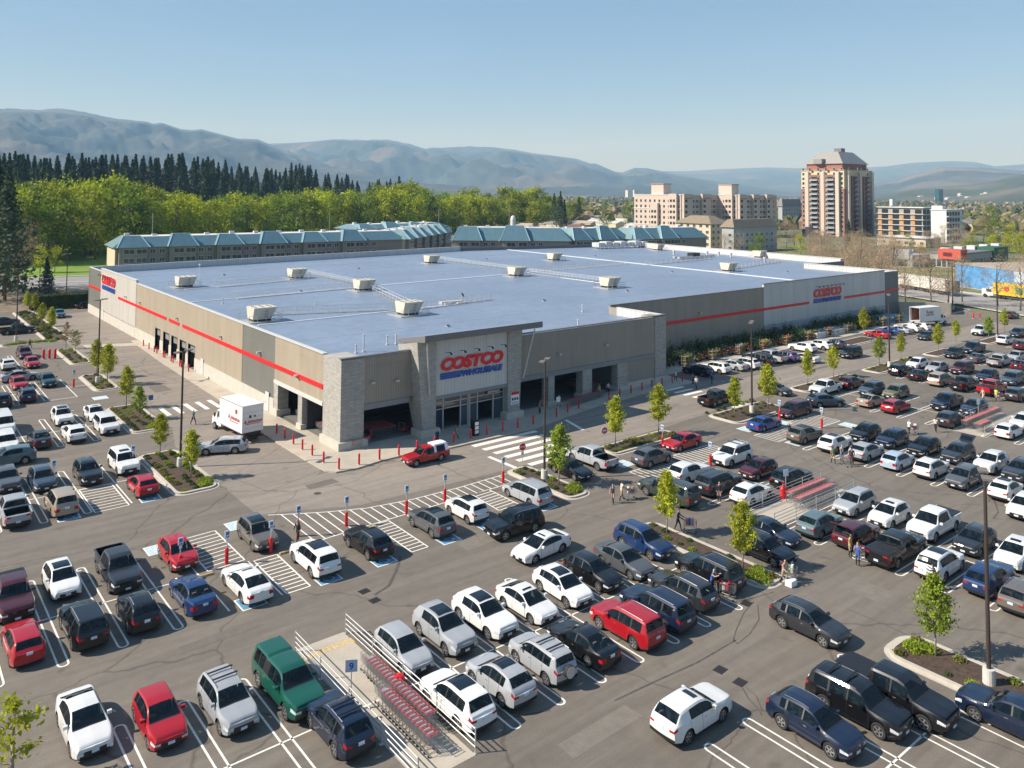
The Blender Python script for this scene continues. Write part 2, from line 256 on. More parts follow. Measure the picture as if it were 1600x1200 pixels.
for i, (x0, y0, x1, y1, r) in enumerate(ISL):
    k = MB(); out = rrect(x0, y0, x1, y1, r); inn = rrect(x0+.28, y0+.28, x1-.28, y1-.28, max(.2, r-.28)); n = len(out)
    for j in range(n):
        a, b, c, d = out[j], out[(j+1)%n], inn[(j+1)%n], inn[j]
        k.add([(a[0],a[1],0),(b[0],b[1],0),(b[0],b[1],.15),(a[0],a[1],.15)], [(0,1,2,3)], KERB); k.add([(a[0],a[1],.15),(b[0],b[1],.15),(c[0],c[1],.15),(d[0],d[1],.15)], [(0,1,2,3)], KERB); k.add([(d[0],d[1],.15),(c[0],c[1],.15),(c[0],c[1],.06),(d[0],d[1],.06)], [(0,1,2,3)], KERB)
    g = rrect(x0-.28, y0-.28, x1+.28, y1+.28, r+.28)
    for j in range(n):
        a, b, c, d = g[j], g[(j+1)%n], out[(j+1)%n], out[j]; k.add([(a[0],a[1],.009),(b[0],b[1],.009),(c[0],c[1],.012),(d[0],d[1],.012)], [(0,1,2,3)], KERB)
    struct(k.build('kerb'))
    k = MB(); k.add([(p[0],p[1],.1+R.uniform(0,.03)) for p in inn], [tuple(range(n))], MULCH); struct(k.build('mulch_bed'), 'stuff')
# painted markings (flat sheets above the asphalt)
LM = MB(); ZL = .009
def line(x0, y0, x1, y1, wd=.11, mt=None, z=ZL):
    dx, dy = x1-x0, y1-y0; L = math.hypot(dx, dy) or 1; nx, ny = -dy/L*wd/2, dx/L*wd/2
    LM.face([(x0-nx,y0-ny,z),(x1-nx,y1-ny,z),(x1+nx,y1+ny,z),(x0+nx,y0+ny,z)], mt or PAINTW)
def hair(cx, cy, half, axis, ends=3, g=.27):
    for sgn in (-1, 1):
        if axis == 'y': line(cx+sgn*g, cy-half+g, cx+sgn*g, cy+half-g)
        else: line(cx-half+g, cy+sgn*g, cx+half-g, cy+sgn*g)
    for e, bit in ((-1, 1), (1, 2)):
        if not ends & bit: continue
        ang = {('y',-1):180,('y',1):0,('x',-1):90,('x',1):-90}[(axis, e)]
        ox, oy = (cx, cy+e*(half-g)) if axis == 'y' else (cx+e*(half-g), cy)
        for j in range(6):
            t0, t1 = rad(ang+30*j), rad(ang+30*j+30); ri, ro = g-.055, g+.055
            LM.face([(ox+ri*math.cos(t0),oy+ri*math.sin(t0),ZL+.001),(ox+ro*math.cos(t0),oy+ro*math.sin(t0),ZL+.001),(ox+ro*math.cos(t1),oy+ro*math.sin(t1),ZL+.001),(ox+ri*math.cos(t1),oy+ri*math.sin(t1),ZL+.001)], PAINTW)
def blocky(cy, xs, x0, x1, half=6.3):
    for x in xs: hair(x, cy, half, 'y')
    line(x0, cy, x1, cy)
def blockx(cx, ys, y0, y1, half=6.3):
    for y in ys: hair(cx, y, half, 'x')
    line(cx, y0, cx, y1)
blocky(-38.35, [-28.4,-25.3,-22.2,-12.65,-9.6,-6.5,-3.4,-.25,2.8,6.1], -36, 9.6); blocky(-57.6, [-9.3,-6.2,-3.1,0,3.1,6.2], -16, 8)
blocky(-18.4, [-35.8,-32.7,-29.55,-26.4,-23.25], -39, -20.0); line(-20.1,-24.5,-20.1,-12.2); line(-16.6,-18.4,-16.6,-24.6)
blocky(4.6, [-36.4,-33.3,-30.2,-27.0,-23.8], -38, -17.0); line(-20.4,-1.6,-20.4,10.8)
blocky(25.5, [-34.8,-31.7,-28.5,-25.3,-22.25,-18.9], -38, -15.4); blocky(47, [-32.7,-29.6,-26.5,-23.5,-20.2], -36, -17); line(-16.8,40.8,-16.8,53); line(-20.2,40.8,-16.8,40.8); line(-20.2,47,-14.4,47,.2,KERB)
blocky(69.5, [-32,-29,-26,-23.2,-20.2], -36, -17)
blockx(25.2, [-32.35,-35.6,-39.25,-42.4,-45.5,-48.7,-51.8,-54.8,-58,-61.2,-64.3,-67.5], -68, -24)
blockx(45.4, [-29.15,-32.6,-35.9,-39.1,-42.3,-45.5,-48.6,-51.8,-55,-58.2,-61.4], -62, -27)
blockx(65.6, [-19.4,-22.9,-26.1,-29.45,-32.8,-35.4,-39,-42.3,-45.5,-48.7,-52], -52, -16)
blockx(86.4, [-19.4,-22.7,-26.2,-29.6,-33.1,-36.4,-39.6,-42.8], -44, -16); blockx(106.5, [-19.6,-23,-26.4,-29.8,-33.2,-36.5,-40], -41, -16); blockx(126.6, [-19.8,-23.2,-26.6,-30,-33.4,-37], -38, -17)
def hatchq(P, n, wd=.11, border=True):         # P: four corners, bars run from side P0-P3 to side P1-P2
    if border:
        for a, b in zip(P, P[1:]+P[:1]): line(*a, *b)
    for i in range(1, n):
        t = i/n; line(P[0][0]+(P[3][0]-P[0][0])*t, P[0][1]+(P[3][1]-P[0][1])*t, P[1][0]+(P[2][0]-P[1][0])*t, P[1][1]+(P[2][1]-P[1][1])*t, wd, z=ZL+.001)
hatchq([(-19.4,-11.7),(-16.7,-11.6),(-16.7,-18.0),(-19.4,-18.2)], 10); hatchq([(-16.25,-18.6),(-14.5,-18.6),(-14.6,-24.6),(-16.3,-24.6)], 11)
hatchq([(-6.3,-18.3),(-4.85,-18.3),(-4.95,-24.4),(-6.4,-24.4)], 11); hatchq([(3.9,-17.9),(5.8,-17.8),(5.8,-22.1),(3.6,-22.2)], 8); hatchq([(-23.35,4.5),(-20.7,4.4),(-20.7,-1.9),(-23.35,-1.9)], 9)
hatchq([(19.4,-22.5),(19.4,-25.6),(25.6,-25.6),(25.6,-22.5)], 11); hatchq([(25.6,-21.9),(25.6,-25.2),(32.6,-25.2),(32.6,-21.9)], 12)
hatchq([(39.3,-22.9),(39.3,-25.9),(45.4,-25.9),(45.4,-22.9)], 11); hatchq([(46.2,-22.2),(46.2,-25.8),(52.5,-25.8),(52.5,-22.2)], 11)
up = [(-12.2,-11.2),(-10.2,-12.4),(-8,-13.6),(-5,-14.9),(-1,-15.6),(4,-15.8),(9.6,-15.6)]; lo = [(-11.2,-18.4),(-10.2,-18.3),(-8,-18.2),(-5,-18.1),(-1,-18.0),(4,-17.9),(8.6,-17.8)]
for a, b in zip(up, up[1:]): line(*a, *b)
for a, b in zip(lo, lo[1:]): line(*a, *b)
for i in range(25):
    x = -11.3+i*.83; yu = np.interp(x, [p[0] for p in up], [p[1] for p in up]); yl = np.interp(x, [p[0] for p in lo], [p[1] for p in lo]); line(x, yu, x, yl, z=ZL+.001)
# zebra crossings
for i in range(6): line(12.0+.2*i, -6.9-1.62*i, 20.9-.25*i-max(0,i-3)*.4, -6.9-1.62*i, .72)
line(11.3,-10.6,11.4,-15.6,.45); line(26.6,-5.6,25.4,-9.8,.45)
for i in range(8): line(47.2, -3.5-1.55*i, 50.9, -3.5-1.55*i, .6)
for i in range(6): line(-9.9+1.5*i, 24.6+.0*i, -9.9+1.5*i, 28.9, .55)
LM2 = [(3.9,-25.0),(-2.9,-24.7),(-8.9,-24.9),(-13.2,-25.2),(-18.5,-26.0),(.9,-24.3),(7.2,-24.4),(-19.0,-1.7),(-25.2,-1.9)]
def hpad(x, y, mt=None, a=0.):
    s_ = .85; c, q = math.cos(a), math.sin(a); f = lambda u, v, z: (x+u*c-v*q, y+u*q+v*c, z)
    LM.face([f(-s_,-s_,ZL+.002),f(s_,-s_,ZL+.002),f(s_,s_,ZL+.002),f(-s_,s_,ZL+.002)], PAINTW); k_ = s_-.1
    LM.face([f(-k_,-k_,ZL+.005),f(k_,-k_,ZL+.005),f(k_,k_,ZL+.005),f(-k_,k_,ZL+.005)], mt or PAINTB)
    # wheelchair figure
    for u0, v0, u1, v1, wd in ((-.15,.4,-.05,-.05,.14),(-.05,-.05,.32,-.05,.11),(.32,-.05,.42,-.42,.11),(-.12,.18,.2,.16,.09)):
        a0, a1 = f(u0,v0,0), f(u1,v1,0); line(a0[0],a0[1],a1[0],a1[1],wd,z=ZL+.007)
    for j in range(9):
        t0, t1 = rad(100+26*j), rad(126+26*j); a0, a1 = f(.02+.34*math.cos(t0),-.2+.34*math.sin(t0),0), f(.02+.34*math.cos(t1),-.2+.34*math.sin(t1),0); line(a0[0],a0[1],a1[0],a1[1],.08,z=ZL+.008)
for x, y in ((-18.6,-24.4-.6+.8),(-13.2,-24.2),(-8.8,-24.2),(-3.0,-24.1),(1.0,-23.8),(7.3,-23.8),(-18.9,-1.3),(-25.3,-1.5)): hpad(x, y)
hpad(-21.2, -12.3, PAINTP); hpad(-14.9, -11.6, PAINTP)
for x, y, a in ((20.7,-20.5,1.57),(40.6,-21.0,1.57),(40.5,-27.3,1.57),(51.6,-27.3,1.57),(46.2,-22,1.57)): hpad(x, y, PAINTP, a)
hpad(-14.6, 38.4, PAINTP)
struct(LM.build('lot_markings'), 'structure')
txt = text('caution_lettering', 'CAUTION', .75, PAINTY, FLAT(-17.1,-32.6,.012, rad(0)), ext=.001, off=.01); struct(txt)
m = MB(); m.face([(-18.6,-31.2,.007),(-15.5,-31.2,.007),(-15.5,-44.9,.007),(-18.6,-44.9,.007)], CONC); m.face([(18.9,-35.6,.007),(31.6,-35.6,.007),(31.6,-38.6,.007),(18.9,-38.6,.007)], CONC)
m.face([(59.2,-35.3,.007),(72,-35.3,.007),(72,-39,.007),(59.2,-39,.007)], CONC); struct(m.build('corral_slab'))
def grate(x, y, a, lab):
    t = MB(); t.box(-.36,-.3,-.02,.36,.3,.014, mat('cast_iron',(.06,.05,.045),.6,metal=.4,var=.2,scale=6))
    for i in range(6): t.box(-.3,-.26+i*.09,.014,.3,-.22+i*.09,.02, BLK)
    o = t.build('drain_grate', loc=(x,y,0)); o.rotation_euler = (0,0,a); tag(o, lab, 'drain grate', 'drain grates in the asphalt')
grate(-12.05,-27.5,.1,'square iron drain grate behind the white fastback, upper of the pair'); grate(-12.1,-29.0,.1,'square iron drain grate in the aisle, lower of the left pair')
grate(-.5,-47.9,.1,'iron drain grate near the bottom white suv, upper of its pair'); grate(-.6,-49.3,.1,'iron drain grate near the bottom white suv, lower of its pair'); grate(7.0,-44.4,.1,'iron drain grate behind the black suv by the kerb island')
t = MB(); t.lathe([(0,.016),(.33,.016),(.33,0)], mat('cast_iron_lid',(.09,.075,.06),.6,metal=.3,var=.25,scale=9), 20); tag(t.build('manhole_cover', loc=(-6.85,-9.24,0)), 'round iron manhole cover in the lane before the corner pier', 'manhole cover')
# yellow parking-block stubs in front of the reserved bays
for x in (-20.6,-14.2,-7.6,-2.9,1.1,7.4):
    t = MB(); t.box(-.75,-.1,0,.75,.1,.12, mat('stub_yellow',(.42,.3,.13),.8,var=.25,scale=5)); t.box(-.7,-.06,.12,.7,.06,.14, mat('stub_yellow',(.42,.3,.13)))
    tag(t.build('wheel_stop', loc=(x+.6,-18.75,0)), 'worn yellow wheel stop beside a red sign post at the hatched walkway', 'wheel stop', 'wheel stops along the hatched walkway')

# tyre scuffs, tar seams and patched squares in the asphalt
SKM = mat('tyre_scuff',(.075,.068,.06),.85,var=.3,scale=3); PTC = mat('asphalt_patch',(.130,.114,.094),.9,var=.12,scale=1.5,fine=(9,.12)); PTL = mat('asphalt_pale_patch',(.166,.146,.12),.9,var=.1,scale=1.5,fine=(9,.1))
def pline(P_, wd, mt, z=.006):
    b = MB()
    for p_, q_ in zip(P_, P_[1:]): a_, c_ = G(*p_), G(*q_); dx, dy = c_[0]-a_[0], c_[1]-a_[1]; L = math.hypot(dx,dy); nx, ny = -dy/L*wd/2, dx/L*wd/2; b.face([(a_[0]-nx,a_[1]-ny,z),(c_[0]-nx,c_[1]-ny,z),(c_[0]+nx,c_[1]+ny,z),(a_[0]+nx,a_[1]+ny,z)], mt)
    return struct(b.build('asphalt_mark'))
for P_, wd in (([(1178,940),(1162,958),(1150,985),(1146,1000),(1152,1006),(1172,990),(1186,968),(1184,945)],.07),([(1160,1075),(1170,1092),(1188,1112),(1190,1118)],.07),([(1166,1074),(1182,1088),(1192,1112)],.05),([(585,930),(608,915),(620,890),(626,870)],.22),([(1150,1000),(1090,1035),(1030,1062),(960,1095)],.12),([(1325,952),(1380,975),(1430,998)],.06),([(345,740),(420,768),(500,735),(560,742)],.05),([(1553,780),(1560,800),(1552,810),(1566,812)],.12),([(640,1125),(760,1128),(860,1110)],.1),([(905,1030),(1000,985),(1100,955),(1210,925)],.09)): pline(P_, wd, SKM)
rp = random.Random(4)
for x, y, w_, h_, mt_ in ((-3,-26.8,3.4,1.6,PTL),(-9,-27.6,2.2,1.3,PTC),(14,-50,2.2,3,PTL),(-7,-8,3,1.4,PTC),(-8.2,37,2.2,4,PTC),(35,-28,1.5,5,PTL),(34,-45,1.2,6,PTC),(15.4,-30,1.6,4.2,PTC),(56,-28,1.4,6,PTC),(-24,-27.6,5,1,PTC),(-12,-48,5,1.3,PTL),(38,-10,5,1.2,PTL),(75,-9,8,.9,PTC)):
    b = MB(); b.face([(x,y,.0055),(x+w_,y+.1,.0055),(x+w_-.1,y+h_,.0055),(x+.1,y+h_-.1,.0055)], mt_); struct(b.build('asphalt_patch'))
# oil drips in the bays
OIL = mat('oil_stain',(.055,.05,.045),.6,var=.3,scale=4)
b = MB()
for cx_, cy_, n_x, n_y, sx_, sy_ in ((-14.2,-41.5,8,1,3.12,0),(-14.2,-35.4,8,1,3.12,0),(22,-31,1,10,0,-3.2),(28.6,-31,1,10,0,-3.2),(42.2,-31,1,9,0,-3.2),(48.6,-31,1,9,0,-3.2),(-31,-21.6,5,1,3.15,0),(-31,-15.2,5,1,3.15,0),(-28.5,1,4,1,3.2,0),(62,-25,1,6,0,-3.3),(69,-25,1,6,0,-3.3)):
    for i in range(n_x):
        for j in range(n_y):
            for k in range(4):
                x, y = cx_+sx_*i+rp.gauss(0,.45), cy_+sy_*j+rp.gauss(0,.5); r_ = rp.uniform(.07,.28); b.face([(x+r_*rp.uniform(.6,1.2)*math.cos(t*.7), y+r_*rp.uniform(.6,1.2)*math.sin(t*.7), .0065+.0001*k) for t in range(9)], OIL)
struct(b.build('oil_stains'))
# ================================================================== the store
S = thing('warehouse_store', 'huge warehouse store with grey roof, tan walls and red COSTCO signs', 'store')
FP = [(0,0),(51.2,0),(51.2,11),(138,11),(138,12),(146.5,12),(146.5,35.5),(165,35.5),(171,118),(108,131),(0,120.5)]
m = MB(); m.add([(x, y, 8.35) for x, y in FP], [tuple(range(len(FP)))], ROOF); m.build('roof', S)
# walls: left side
m = MB(); lz = lambda y: 9.3+min(1, y/60)*.45
def wl(y0, y1, z0, mt, top=None, x=0.):
    m.box(x, y0, z0, x+.3, y1, top or lz((y0+y1)/2), mt)
m.prism([(0.02,4.1),(.3,4.1),(.3,17.3),(.02,17.3)], 3.85, lambda x,y: lz(y), TAN); m.prism([(0.04,17.3),(.3,17.3),(.3,28),(.04,28)], 1.9, lambda x,y: lz(y), GREYC)
# tan part with the five service bays left open
bays = [(65.3,68.1),(60.2,63.4),(55.9,58.9),(51.5,54.5),(47.2,50.3)]
m.prism([(0.0,28),(.3,28),(.3,81),(.0,81)], 3.5, lambda x,y: lz(y), TAN)
ys = [28]+[v for b in bays[::-1] for v in b]+[81]
for a, b in zip(ys[::2], ys[1::2]): m.box(0, a, 1.9, .3, b, 3.5, TAN); m.box(-.06, a, 0, .3, b, 1.9, CBASE)
m.prism([(-.04,81),(.3,81),(.3,109),(-.04,109)], 1.9, 10.3, LITE); m.prism([(0.05,109),(.3,109),(.3,120.3),(.05,120.3)], 1.7, 9.7, GREYC)
m.box(-.08,17.3,0,.3,28,1.9,CBASE); m.box(-.08,81,0,.3,120.3,1.75,CBASE)
# front
m.box(2.7,0.02,4.4,8.9,.3,9.3,TANX); m.box(22.9,.02,4.35,48.9,.3,9.35,TANX); m.box(43.1,.06,.95,48.9,.3,3.7,TANX); m.box(43.1,-.12,0,48.9,.3,.95,CBASE)
m.box(51.2,11,0,91.9,11.3,9.55,TANX); m.box(91.9,10.94,2.6,138,11.3,10.2,LITEX); m.box(91.9,10.9,0,138,11.3,2.6,mat('lower_band',(.33,.35,.37),.7,var=.06)); m.box(138,12,0,146.5,12.3,9.5,GREYX)
m.box(50.9,.3,.15,51.2,11,9.4,TANX); m.box(137.7,11.3,0,138,12,9.5,GREYX); m.box(146.2,12.3,0,146.5,35.5,9.5,GREYX); m.box(146.5,35.2,0,165,35.5,9.3,GREYX)
strip([(165,35.5),(171,118)], .3, 0, 9.7, GREYX, m); strip([(171,118),(108,131)], .3, 0, 9.4, GREYX, m); strip([(108,131),(0,120.5)], .3, 0, 9.7, GREYC, m)
m.build('wall', S)
# parapets' inner lining and cap
for a_, z_, mt_ in (([(0.3,120.1),(107,130.5)],9.72,PARW),([(164.7,36),(170.6,117.5)],9.9,PARY),([(146.1,12.5),(146.1,35.5)],9.6,PARY),([(50.81,.4),(50.81,9.2)],9.45,PARY),([(146.5,35.65),(164.6,35.65)],9.3,PARW)): m = MB(); strip(a_, .12, 8.3, z_, mt_, m); m.build('parapet_lining', S)
m = MB()
m.prism([(-.1,4.1),(.42,4.1),(.42,81),(-.1,81)], lambda x,y: lz(y)+.01, lambda x,y: lz(y)+.12, WTRIM); m.box(-.14,81,10.31,.44,109,10.43,WTRIM); m.box(-.05,109,9.71,.42,120.4,9.82,WTRIM)
for x0,x1,y,z in ((-.1,8.9,0,9.42),(22.9,51.3,0,9.5),(51.2,91.9,11,9.56),(91.8,138.1,10.9,10.21),(138.1,146.6,12,9.51)): m.box(x0,y-.08,z-.02,x1,y+.42,z+.1,TRIM)
m.box(50.72,.5,9.47,51.3,9.3,9.56,WTRIM); strip([(0,120.3),(107,130.8)], .5, 9.73, 9.83, WTRIM, m); strip([(164.8,35.5),(170.8,118)], .6, 9.9, 10.0, WTRIM, m); strip([(146.2,12),(146.2,35.5)], .5, 9.6, 9.7, WTRIM, m); m.build('coping', S)
# masonry piers with concrete plinths
def pier(x0, y0, x1, y1, z1, base=.95, o=.35, z0=.15):
    t = MB(); t.box(x0,y0,z0,x1,y1,z1,CMU); q = t.build('masonry_pier', S); b = MB(); b.box(x0-o,y0-o,0,x1+o if x1-x0<4 else x1,y1+(o if y0>-.5 and y1<4 else 0),base-.1,CBASE); b.prism([(x0-o,y0-o),(x1+o*.0,y0-o),(x1+o*.0,y1),(x0-o,y1)], base-.1, base, CBASE); b.build('plinth', q)
pier(-.02,-.03,2.7,4.1,9.3); pier(48.9,-.05,51.25,2.6,9.4); pier(28.7,-.06,29.75,1.2,3.8,.7,.2); pier(34.7,-.06,36.4,1.2,3.8,.7,.2); pier(41.3,-.06,43.1,1.2,3.8,.7,.2)
pier(-.04,9.3,1.3,10.4,3.86,.7,.2); pier(-.04,16.1,1.3,17.3,3.86,.9,.2)
# tapered portal piers
def tpier(x0, x1, flare):
    t = MB(); y = -1.5
    t.add([(x0,y,.15),(x1,y,.15),(x1,.3,.15),(x0,.3,.15),(x0-flare[0],y,10.5),(x1+flare[1],y,10.5),(x1+flare[1],2.6,9.75),(x0-flare[0],2.6,9.75)], [(0,1,5,4),(1,2,6,5),(2,3,7,6),(3,0,4,7)], CMU)
    q = t.build('masonry_pier', S); b = MB(); b.box(x0-.5,y-.4,0,x1+.35,.2,.9,CBASE); b.build('plinth', q)
tpier(9.2,10.85,(.9,.0)); tpier(21.05,22.85,(.0,.35))
m = MB(); m.box(10.85,-1.25,4.2,21.05,-.9,10.5,LITEX); m.build('sign_panel', S)
m = MB(); m.box(10.8,-1.32,3.85,21.1,-.8,4.25,BEAM); m.box(2.7,-.08,3.8,8.3,.3,4.4,BEAM); m.box(22.9,-.08,3.75,48.9,.3,4.33,BEAM); m.box(-.1,4.1,3.83,.3,17.3,4.25,WTRIM); m.build('lintel', S)
m = MB(); cz = lambda y, h_: 11.33-(y+2.6)*.19-h_; m.add([(8.6,-2.6,cz(-2.6,.72)),(25.5,-2.6,cz(-2.6,.72)),(25.5,3.2,cz(3.2,.5)),(8.6,3.2,cz(3.2,.5)),(8.6,-2.6,cz(-2.6,0)),(25.5,-2.6,cz(-2.6,0)),(25.5,3.2,cz(3.2,0)),(8.6,3.2,cz(3.2,0))], [(3,2,1,0),(4,5,6,7)], ROOF); m.add([(8.6,-2.6,cz(-2.6,.72)),(25.5,-2.6,cz(-2.6,.72)),(25.5,3.2,cz(3.2,.5)),(8.6,3.2,cz(3.2,.5)),(8.6,-2.6,cz(-2.6,0)),(25.5,-2.6,cz(-2.6,0)),(25.5,3.2,cz(3.2,0)),(8.6,3.2,cz(3.2,0))], [(0,1,5,4),(1,2,6,5),(2,3,7,6),(3,0,4,7)], TRIM); m.box(8.9,2.4,8.3,23.2,2.8,9.6,TRIM); m.build('entrance_canopy', S)
for x, dx in ((9.9,-.9),(23.3,1.1)):
    m = MB(); m.cyl((x,-1.6,4.6),(x+dx,-2.4,10.5),.09,GALV); m.build('strut', S)
# storefront glazing
m = MB(); m.box(10.85,-.75,.15,21.05,-.55,.3,BEAM)
for x in (10.95,12.3,14.7,15.75,16.0,17.1,19.4,20.95): m.box(x-.07,-.76,.15,x+.07,-.6,3.85,GALV)
for z in (2.55,3.2): m.box(10.9,-.76,z,15.8,-.6,z+.09,GALV); m.box(16,-.76,z,21,-.6,z+.09,GALV)
m.build('window_frame', S); m = MB()
for x0, x1, z0, z1 in ((11,12.25,.2,2.5),(14.75,15.7,.2,2.5),(16.05,17.05,.2,2.5),(19.45,20.9,.2,2.5),(11,15.7,2.65,3.8),(16.05,20.9,2.65,3.8)): m.box(x0,-.7,z0,x1,-.66,z1,BGLASS)
m.build('glazing', S)
m = MB(); m.box(18.3,-.78,3.3,20.6,-.72,3.7,BLK); q = m.build('entrance_sign', S); text('lettering', 'ENTRANCE', .34, SIGNW, FRONT(19.45,-.79,3.37), q, .01, .006)
m = MB(); m.box(21.5,-1.56,1.7,22.7,-1.51,3.2,SIGNW); m.box(21.5,-1.575,2.85,22.7,-1.565,3.2,SIGNR); q = m.build('notice_board', S)
m = MB(); [m.box(21.6+.36*i,-1.58,2.2,21.85+.36*i,-1.566,2.5,BLK) for i in range(3)]; [m.box(21.6,-1.58,1.8+.15*i,22.6,-1.566,1.85+.15*i,SIGNB) for i in range(2)]; m.build('notice_print', q)
# dark halls behind the openings
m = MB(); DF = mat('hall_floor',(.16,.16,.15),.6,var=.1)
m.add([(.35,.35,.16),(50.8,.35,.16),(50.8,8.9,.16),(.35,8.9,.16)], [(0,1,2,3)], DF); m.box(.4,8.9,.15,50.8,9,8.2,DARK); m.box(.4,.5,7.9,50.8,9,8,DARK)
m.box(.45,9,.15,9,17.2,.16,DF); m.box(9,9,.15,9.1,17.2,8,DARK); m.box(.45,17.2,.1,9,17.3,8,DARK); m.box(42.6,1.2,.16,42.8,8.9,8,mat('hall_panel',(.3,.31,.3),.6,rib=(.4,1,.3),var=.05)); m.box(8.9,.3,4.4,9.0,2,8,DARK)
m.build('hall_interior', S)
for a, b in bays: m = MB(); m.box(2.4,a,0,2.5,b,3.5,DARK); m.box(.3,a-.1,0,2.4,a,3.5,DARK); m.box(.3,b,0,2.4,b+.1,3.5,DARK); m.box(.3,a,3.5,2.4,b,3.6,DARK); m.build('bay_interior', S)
for a, b in bays:
    m = MB(); m.box(-.02,a-.12,0,.34,a,3.55,BLK); m.box(-.02,b,0,.34,b+.12,3.55,BLK); m.box(-.02,a-.12,3.5,.34,b+.12,3.62,BLK); m.box(.28,a,2.4,.36,b,3.5,mat('bay_door',(.22,.23,.24),.5,rib=(.5,2,.3)))
    m.build('bay_door', S)
for y, x in ((18.6,-.14),(43.0,-.12),(105.6,-.12)):
    m = MB(); m.box(x,y,.1,x+.06,y+1.1,2.4,WTRIM); m.box(x-.03,y+.9,1.1,x,y+1,1.2,BLK); m.build('door', S)
# red stripes
for q in [(-.09,y0,5.62,.0,y1,6.1) for y0, y1 in ((4.1,53.3),(55,60.5),(62,94))]+[(-.09,109,5.6,.1,120.2,6.05),(51.25,10.88,5.33,107.2,11.02,5.8),(120.7,10.86,5.33,138.05,11,5.8),(138.05,11.9,5.33,146.55,12.02,5.8),(146.45,12.02,5.33,146.56,35.4,5.8)]:
    m = MB(); m.box(*q, STRIPE); m.build('red_stripe', S)
# signs
def bigsign(MT, W_, flip=1):
    q = text('store_sign', 'COSTCO', 1.0, SIGNR, Matrix.Identity(4), S, .05, .062, .18); me = q.data
    xs = [v.co.x for v in me.vertices]; ysv = [v.co.y for v in me.vertices]; x0, x1, y0, y1 = min(xs), max(xs), min(ysv), max(ysv); hgt = W_*.165
    base = Matrix.Scale(W_/(x1-x0),4,(1,0,0)) @ Matrix.Scale(hgt/(y1-y0),4,(0,1,0)) @ Matrix.Translation((-(x0+x1)/2,-y0,0))
    me.transform(MT @ Matrix.Translation((0,W_*.1,.12)) @ base)
    # white edge behind each letter
    e = text('sign_edge', 'COSTCO', 1.0, SIGNW, Matrix.Identity(4), q, .02, .076, .18); e.data.transform(MT @ Matrix.Translation((0,W_*.1,.04)) @ base)
    b = text('wholesale_lettering', 'WHOLESALE', 1.0, SIGNB, Matrix.Identity(4), q, .05, .045, .25); xs = [v.co.x for v in b.data.vertices]; ysv = [v.co.y for v in b.data.vertices]
    b.data.transform(MT @ Matrix.Translation((W_*.16,-W_*.0,.12)) @ Matrix.Scale(W_*.66/(max(xs)-min(xs)),4,(1,0,0)) @ Matrix.Scale(W_*.078/(max(ysv)-min(ysv)),4,(0,1,0)) @ Matrix.Translation((-(min(xs)+max(xs))/2,-min(ysv),0)))
    t = MB()
    for i in range(3):
        z0 = -.0+i*W_*.0275; vs = [MT @ Vector(v) for v in ((-W_*.5,z0,.1),(-W_*.19+i*W_*.008,z0,.1),(-W_*.18+i*W_*.008,z0+W_*.021,.1),(-W_*.5,z0+W_*.021,.1))]; vb = [MT @ Vector(v) for v in ((-W_*.5,z0,.02),(-W_*.19+i*W_*.008,z0,.02),(-W_*.18+i*W_*.008,z0+W_*.021,.02),(-W_*.5,z0+W_*.021,.02))]
        t.add(vs+vb, [(0,1,2,3),(4,5,1,0),(5,6,2,1),(6,7,3,2),(7,4,0,3)], SIGNB)
    t.build('speed_bars', q)
bigsign(FRONT(15.95,-1.26,6.0), 8.9); bigsign(FRONT(114.1,10.93,5.3), 10.6); bigsign(LEFT(-.06,101.9,6.35), 11.2)
def gooseneck(x, y, z, dx, dy):
    t = MB(); t.cyl((x,y,z),(x+dx*.85,y+dy*.85,z+.18),.03,BLK,n=6); t.cyl((x+dx*.8,y+dy*.8,z+.16),(x+dx*1.05,y+dy*1.05,z-.02),.06,BLK,.13,8); t.build('sign_lamp', S)
for i in range(5): gooseneck(12.3+1.95*i,-1.26,8.9,0,-1)
for i in range(7): gooseneck(109.5+1.55*i,10.9,8.5,0,-1)
for i in range(6): gooseneck(-.05,97.2+1.9*i,9.2,-1,0)
def wpack(x, y, z, dx, dy):
    t = MB(); t.box(x-.22,y-.22,z-.1,x+.22,y+.22,z+.12,GALV); t.build('wall_lamp', S)
for y in (10.5,22,36,56,78,88): wpack(-.2,y,6.7,0,0) if y != 10.5 else wpack(-.25,y,5.9,0,0)
for x in (3.6,6.6,30.5,39): wpack(x,-.2,6.6 if x in (3.6,39) else 6.4,0,0)
wpack(73,10.8,6.5,0,0)
